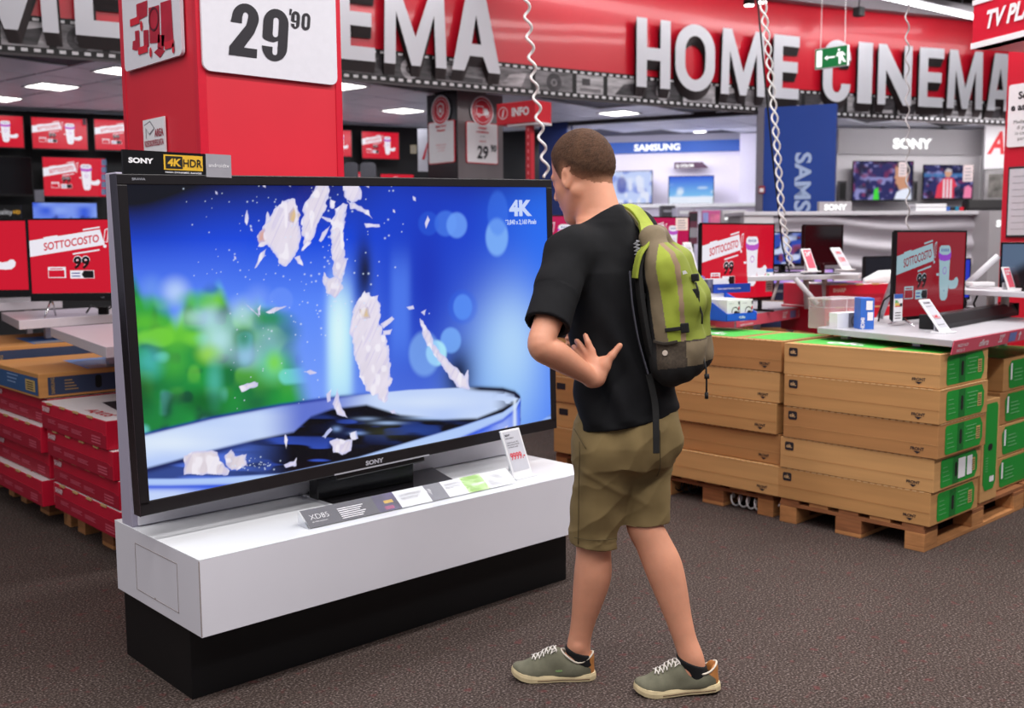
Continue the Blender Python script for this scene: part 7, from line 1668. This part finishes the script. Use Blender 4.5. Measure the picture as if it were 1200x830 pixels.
# shoes
canvas = mat('shoe_canvas', (106, 104, 86), .8, var=.08, vs=60, bump=.2, bs=600); rubber = mat('shoe_rubber', (206, 188, 148), .6, var=.16, vs=18); tan_l = mat('shoe_tan_leather', (184, 122, 66), .55, var=.08, vs=20); lace_m = mat('shoe_lace', (214, 208, 200), .8, var=.06, vs=80); lining = mat('shoe_lining', (206, 196, 180), .8, var=.05)
def outline(n=44, g=0.):
    """Sole outline, toe at +x."""
    xs = [-.142, -.138, -.118, -.08, -.03, .03, .08, .115, .136, .143]; wl_ = [0, .018, .033, .037, .036, .044, .048, .040, .022, 0]; wr_ = [0, .018, .033, .036, .033, .040, .045, .040, .024, 0]
    t = np.linspace(0, 1, n)
    x = -.142+.285*(.5-.5*np.cos(math.pi*t))
    L = [(a-(0 if abs(a) < .13 else 0), np.interp(a, xs, wl_)+g) for a in x]; R = [(a, -np.interp(a, xs, wr_)-g) for a in x[::-1]]
    return L[1:]+R[1:]
def shoe(lab, ankle, loc, rz, pitch, left):
    s = thing('shoe', None, None, loc, rz, None, 0, pitch); s.parent = man
    ang = 0
    b = MB(); o = outline()
    lift = lambda x: .018*max(0, (x-.07)/.07)**2
    n = len(o)
    rows = [(0, .0), (.003, .004), (.016, .004), (.026, .001)]
    vs = []; fs = []
    for z, g in rows:
        for x, y in o: r = math.hypot(x, y)+1e-9; vs.append((x*(1+g/.14), y*(1+g/.045), z+lift(x)))
    for k in range(len(rows)-1):
        for i in range(n): fs.append((k*n+i, k*n+(i+1) % n, (k+1)*n+(i+1) % n, (k+1)*n+i))
    fs.append(tuple(range(n-1, -1, -1))); fs.append(tuple(range((len(rows)-1)*n, len(rows)*n)))
    b.add(vs, fs); b.build('sole', rubber, s, smooth=False)
    b = MB(); m_ = [(x*1.03, y*1.09, .010+lift(x)) for x, y in o]; k0 = [p for p in m_ if -.125 < p[0] < .06]
    b.tube([p for p in k0 if p[1] > 0], .0016, 5); b.tube([p for p in k0 if p[1] < 0], .0016, 5); b.build('sole_line', mat('sole_brown', (92, 66, 44), .7, var=.1), s, smooth=True)
    f = Field((-.165, -.075, .0), (.165, .075, .125), .0024)
    f.ell((-.088, 0, .035), (.052, .036, .052), None, .0); f.cone((-.085, 0, .045), (-.112, 0, .078), .030, .027, .02); f.cone((-.06, 0, .03), (.05, 0, .028), .040, .043, .02, ((0, 0, 1), .9)); f.cone((-.01, 0, .070), (.055, .0, .045), .032, .036, .02); f.ell((.085, 0, .022), (.058, .044, .034), None, .025)
    f.cone((-.06, 0, .045), (-.01, 0, .062), .036, .036, .02); f.cone((-.008, 0, .085), (.012, 0, .078), .022, .024, .015)
    f.plane((0, 0, .02), (0, 0, -1), 0)
    # foot opening
    f.ell((-.080, 0, .116), (.056, .034, .056), None, .006, 'cut'); f.cone((-.088, 0, .10), (-.085, 0, .03), .034, .030, .006, None, 'cut')
    V, Q = f.mesh(2)
    V[:, 2] += np.array([lift(x) for x in V[:, 0]])
    C3 = V[Q].mean(1)
    heel = (C3[:, 2] > .026) & (C3[:, 0] < np.interp(C3[:, 2], [.026, .042, .052, .066, .09], [-.127, -.125, -.118, -.100, -.088]))
    toe = (C3[:, 0] > .052) & (C3[:, 2] < .012)
    def sub(nm, selm, m):
        q = Q[selm]; u, inv = np.unique(q, return_inverse=True); return mesh_obj(nm, V[u], inv.reshape(q.shape), m, s)
    sub('upper', ~heel, canvas); sub('heel_patch', heel, tan_l)
    b = MB()
    def top(x, y):
        q = (np.abs(V[:, 0]-x) < .005) & (np.abs(V[:, 1]-y) < .006); return (V[q, 2].max() if q.any() else .05)+.0015
    for k in range(6):
        x = -.004+.0145*k; w_ = .019
        for sg in (1, -1): b.tube([(x+.011*j/3-.004, sg*(w_-2*w_*j/3*1.0), top(x+.011*j/3-.004, sg*(w_-2*w_*j/3))) for j in range(4)], .0025, 6)
        for sg in (1, -1): b.tube([(x-.004, sg*w_, top(x-.004, sg*w_)), (x-.003, sg*(w_+.007), top(x-.003, sg*(w_+.007)))], .0025, 6)
    b.tube([(.0, .012, top(0, .012)+.003), (-.006, .026, top(-.004, .024)+.006), (.012, .034, top(.012, .03)+.004), (.004, .016, top(.004, .016)+.003)], .002, 6)
    tag(b.build('laces', lace_m, s, smooth=True), kind='stuff')
    b = MB(); pts = []
    for i in range(33):
        a = 2*math.pi*i/32; cx_, sy_ = math.cos(a), math.sin(a); x = -.080+.055*cx_; y = .0325*sy_; z = .068+.034*max(0, cx_)**1.3+.026*max(0, -cx_)**2
        pts.append((x, y*1.12, z))
    b.tube(pts, .0035, 6); b.build('collar_trim', lining, s, smooth=True)
    if left:                                            # small embroidered lizard-like badge on the outer side
        b = MB(); b.T = Matrix.Translation((-.016, .0415, .043)) @ Matrix.Rotation(RAD(180), 4, 'Z') @ Matrix.Rotation(RAD(-7), 4, 'X')
        pts = [(-.012, -.002), (-.006, -.0035), (.004, -.0035), (.010, -.002), (.012, .001), (.008, .0035), (.004, .002), (-.001, .003), (-.005, .001), (-.010, .0025), (-.0125, .0005)]
        b.prism(pts, -.0012, .001); b.build('badge', mat('badge_green', (122, 150, 96), .7, var=.1), s)
    else:
        b = MB(); b.T = Matrix.Translation((-.1365, 0, .066)); b.prism([(-.0, -.006), (.004, -.006), (.004, .006), (.0, .006)], -.010, .010); b.build('heel_tab', mat('heel_tab_grey', (150, 146, 140), .6, var=.05), s, bevel=.001)
    return s
o = W(.137, 3.432, .0)
shoe('', LAN, tuple(o), RAD(180), 0, True)
o = W(.545, 3.312, .003)
shoe('', RAN, tuple(o), RAD(180+3), RAD(3.0), False)
for nm, A_, K_ in (('sock', LAN, LKN), ('sock', RAN, RKN)):
    A_ = np.array(A_); d_ = np.array(K_)-A_; d_ /= np.linalg.norm(d_)
    f = Field(A_-.12, A_+np.array((.12, .12, .09)), .0033)
    f.cone(A_+np.array((.012, 0, -.05)), A_-d_*.0, .0415, .0465, .006); f.cone(A_-d_*.0, A_+d_*.06, .0465, .0445, .0)
    f.plane(A_+np.array((0, 0, -.006)), np.array((.34, 0, 1.)), .002)
    V_, Q_ = f.mesh(1); mesh_obj(nm, V_, Q_, mat('sock_black', (16, 16, 18), .9, var=.1), man)

# ------------------------------------------------------------------ rucksack slung over the right shoulder
TB = RAD(21); bo = np.array((math.cos(TB), -math.sin(TB), .0)); bl = np.array((-math.sin(TB), -math.cos(TB), 0)); LEAN = RAD(7)
bz = np.array((0, 0, 1.))*math.cos(LEAN)-bo*math.sin(LEAN)*1.0; bo = bo*math.cos(LEAN)+np.array((0, 0, 1.))*math.sin(LEAN)
pack = thing('rucksack', 'green and olive rucksack with dark side pocket hanging from the man\'s right shoulder', 'rucksack', FH*3.38+RH*.36, MRZ)
BM = np.stack([bo, bl, bz], 1); BO = W(.490, 3.325, 1.055)
def B(x, y, z): return BO+BM @ np.array((x, y, z))   # x out from the back, y to the man's left, z up
olive = mat('pack_olive_grey', (112, 98, 76), .85, var=.12, vs=24, bump=.2, bs=500); lime = mat('pack_green', (140, 152, 46), .8, var=.10, vs=16, bump=.15, bs=500); lime_d = mat('pack_green_dark', (112, 124, 34), .8, var=.1, vs=16); pk_black = mat('pack_black', (20, 19, 19), .8, var=.2, vs=60, bump=.2, bs=700); pk_brown = mat('pack_brown_mesh', (64, 54, 44), .9, var=.3, vs=120, bump=.3, bs=900); pk_taupe = mat('pack_taupe', (136, 112, 88), .8, var=.1, vs=20)
f = Field(BO+np.array((-.18, -.26, -.08)), BO+np.array((.32, .18, .56)), .0032)
def bl_cone(a, b, ra, rb, k=.03, fl=None): f.cone(B(*a), B(*b), ra, rb, k, fl)
for y in (-.075, .075):
    bl_cone((.045, y, .05), (.060, y*.9, .36), .062, .060); bl_cone((.060, y*.9, .36), (.020, y*.55, .455), .060, .035)
    bl_cone((.095, y*.8, .06), (.115, y*.75, .25), .058, .050); bl_cone((.115, y*.75, .25), (.085, y*.6, .37), .050, .035)
bl_cone((.05, -.075, .05), (.05, .075, .05), .06, .06); bl_cone((.06, -.07, .34), (.06, .07, .34), .058, .058); bl_cone((.1, -.06, .1), (.1, .06, .1), .055, .055); bl_cone((.112, -.05, .24), (.112, .05, .24), .05, .05); bl_cone((.03, -.03, .46), (.03, .03, .46), .032, .032)
V, Q = f.mesh(2); N = vnormals(V, Q)
L_ = (V-BO) @ BM; V = V+N*(.005*(vnoise(L_[:, 0]*40+5, L_[:, 2]*22+5, 4)-.5)+.003*np.sin(L_[:, 2]*55+L_[:, 1]*30)*vnoise(L_[:, 0]*20, L_[:, 2]*12+3, 2))[:, None]
C3 = ((V[Q].mean(1))-BO) @ BM; x_, y_, z_ = C3.T
side = y_ > .02
bx = lambda z, p: np.interp(z, [q[0] for q in p], [q[1] for q in p])
e1 = bx(z_, [(-.05, .018), (.12, .020), (.30, .012), (.42, .0), (.52, -.01)])       # dark back panel | olive band
e2 = bx(z_, [(-.05, .060), (.12, .062), (.25, .055), (.36, .050), (.44, .058), (.52, .07)])   # olive | green
e3 = bx(z_, [(-.05, .095), (.12, .098), (.25, .105), (.36, .104), (.40, .09), (.44, .05), (.52, .03)])  # green | taupe piping
e4 = e3+.014
pock = (z_ < .125+.12*np.maximum(0, .06-x_)) & (x_ > .0)
bottom = z_ < .045
zone = np.where(x_ < e1, 0, np.where(x_ < e2, 1, np.where(x_ < e3, 2, np.where(x_ < e4, 3, 4))))
zone = np.where(z_ > .435, 1, zone); zone = np.where((zone == 4) & (z_ < .12), 6, zone); zone = np.where((zone >= 1) & pock & (zone != 6), 5, zone); zone = np.where(bottom & (zone > 0), 7, zone)
for k, nm, m in ((0, 'back_panel', pk_black), (1, 'side_panel', olive), (2, 'gusset', lime), (3, 'piping', pk_taupe), (4, 'front_pocket', mat('pack_green_front', (122, 132, 44), .8, var=.1, vs=16)), (5, 'mesh_pocket', pk_brown), (6, 'lower_pocket', olive), (7, 'base', pk_black)):
    q = Q[zone == k]
    if len(q): u, inv = np.unique(q, return_inverse=True); mesh_obj(nm, V[u], inv.reshape(q.shape), m, pack)
def strap(nm, pts, w, th, m, side_v, parent=pack):
    P = [np.array(p) for p in pts]
    # resample smoothly
    t = np.arange(len(P)); tt = np.linspace(0, len(P)-1, (len(P)-1)*5+1); A = np.stack([np.interp(tt, t, [p[i] for p in P]) for i in range(3)], 1)
    for _ in range(3): A[1:-1] = A[1:-1]*.5+.25*(A[:-2]+A[2:])
    b = MB(); vs = []; fs = []
    for i, p in enumerate(A):
        d = A[min(i+1, len(A)-1)]-A[max(i-1, 0)]; d /= np.linalg.norm(d)+1e-9; sv = np.array(side_v if not callable(side_v) else side_v(i/(len(A)-1)), float); sv = sv-d*(sv@d); sv /= np.linalg.norm(sv)+1e-9; n_ = np.cross(d, sv)
        for a, c in ((-1, -1), (1, -1), (1, 1), (-1, 1)): vs.append(tuple(p+sv*a*w/2+n_*c*th/2))
    for i in range(len(A)-1):
        for k in range(4): fs.append((4*i+k, 4*i+(k+1) % 4, 4*i+4+(k+1) % 4, 4*i+4+k))
    fs += [(3, 2, 1, 0), tuple(range(4*len(A)-4, 4*len(A)))]
    b.add(vs, fs); o = b.build(nm, m, parent, bevel=.002, smooth=False); return o
# padded shoulder strap: from the top of the pack over the right shoulder, down the front and back under the arm
strap('shoulder_strap', [B(.01, .0, .45), W(.452, 3.44, 1.545), W(.415, 3.485, 1.607), W(.375, 3.535, 1.622), W(.345, 3.60, 1.57), W(.34, 3.63, 1.45), W(.40, 3.62, 1.30), W(.47, 3.50, 1.16), B(.0, -.10, .06)], .062, .014, lime, lambda t: (.65, .75, .1) if t < .5 else (.7, .6, .3))
strap('strap_lining', [B(-.002, .03, .44), W(.437, 3.425, 1.535), W(.396, 3.462, 1.594), W(.360, 3.50, 1.610)], .02, .012, mat('strap_olive', (104, 96, 66), .85, var=.1, vs=40), (.65, .75, .1))
# second strap hangs loose down the near side
strap('shoulder_strap', [B(.01, .055, .435), B(-.008, .085, .40), B(-.018, .10, .36), B(-.018, .105, .25), B(-.012, .10, .12), B(.0, .09, .02)], .055, .014, pk_black, (.15, -1, 0))
strap('strap_edge', [B(.012, .065, .440), B(-.006, .108, .407), B(-.020, .114, .365), B(-.026, .116, .335)], .050, .008, lime, (.15, -1, 0))
strap('webbing', [B(-.040, .116, .36), B(-.044, .118, .26), B(-.038, .116, .14), B(-.02, .11, .03)], .010, .004, mat('webbing_grey', (74, 74, 84), .7, var=.1), (.3, -1, 0))
strap('webbing', [B(-.02, .10, .03), W(.452, 3.225, .99), W(.452, 3.205, .90), W(.452, 3.200, .835)], .022, .004, pk_black, (1, .2, 0))
# mesh tube with springy edge and buckles
b = MB(); q = [tuple(B(-.018+.010*math.sin(i*1.57), .075, .452-.0028*i)) for i in range(24)]; b.tube(q, .003, 5); tag(b.build('elastic_cord', mat('cord_pale', (150, 150, 156), .7, var=.05), pack, smooth=True), kind='stuff')
def buckle(lab, c, w, h, d=.010, nm='buckle'):
    b = MB(); Mx = Matrix(((bo[0], bl[0], bz[0], c[0]), (bo[1], bl[1], bz[1], c[1]), (bo[2], bl[2], bz[2], c[2]), (0, 0, 0, 1))); b.T = Mx; b.box(-w/2, w/2, -d/2, d/2, -h/2, h/2); return b.build(nm, black_mt, pack, bevel=.003)
buckle('', B(.115, .125, .165), .026, .030); buckle('', B(.150, .085, .265), .018, .032, .02); buckle('', B(.155, .078, .315), .022, .024, .02); buckle('', B(-.01, .100, .275), .02, .018, .02); buckle('', B(.03, .065, .455), .032, .018, .01, 'tab')
b = MB(); b.tube([tuple(B(.156, .085, .30)), tuple(B(.163, .09, .27)), tuple(B(.160, .09, .23)), tuple(B(.166, .09, .20)), tuple(B(.163, .092, .17))], .0028, 6); b.build('cord', pk_black, pack, smooth=True)
b = MB(); b.tube([tuple(B(.150, .07, .075)), tuple(B(.158, .08, .03)), tuple(B(.155, .08, -.01)), tuple(B(.150, .08, -.055))], .003, 6); b.tube([tuple(B(.158, .08, .012)), tuple(B(.157, .08, -.002))], .008, 8); b.tube([tuple(B(.151, .08, -.045)), tuple(B(.149, .08, -.065))], .006, 8); b.build('zip_pull', pk_black, pack, smooth=True)
b = MB(); c = B(.048, .138, .095); b.tube([tuple(c), tuple(c+np.array((-.2, -.95, 0))*.006)], .0085, 12); b.build('button', mat('button_pale', (206, 190, 176), .5, var=.03), pack, smooth=False)
strap('side_strap', [B(.055, .137, .165), B(.085, .132, .165), B(.112, .124, .165)], .012, .004, pk_black, (0, 0, 1))
strap('pocket_hem', [B(.015, .137, .135), B(.05, .141, .122), B(.09, .133, .126)], .010, .005, mat('hem_brown', (50, 42, 34), .8, var=.1), (0, 0, 1))
b = MB(); b.T = Matrix(((bo[0], bl[0], bz[0], B(.135, .095, .335)[0]), (bo[1], bl[1], bz[1], B(.135, .095, .335)[1]), (bo[2], bl[2], bz[2], B(.135, .095, .335)[2]), (0, 0, 0, 1))) @ Matrix.Rotation(RAD(-155), 4, 'Z'); b.poly([(-.01, -.004), (.008, -.006), (.012, .004), (-.004, .006)], -.012); b.build('logo_patch', ink_white, pack)
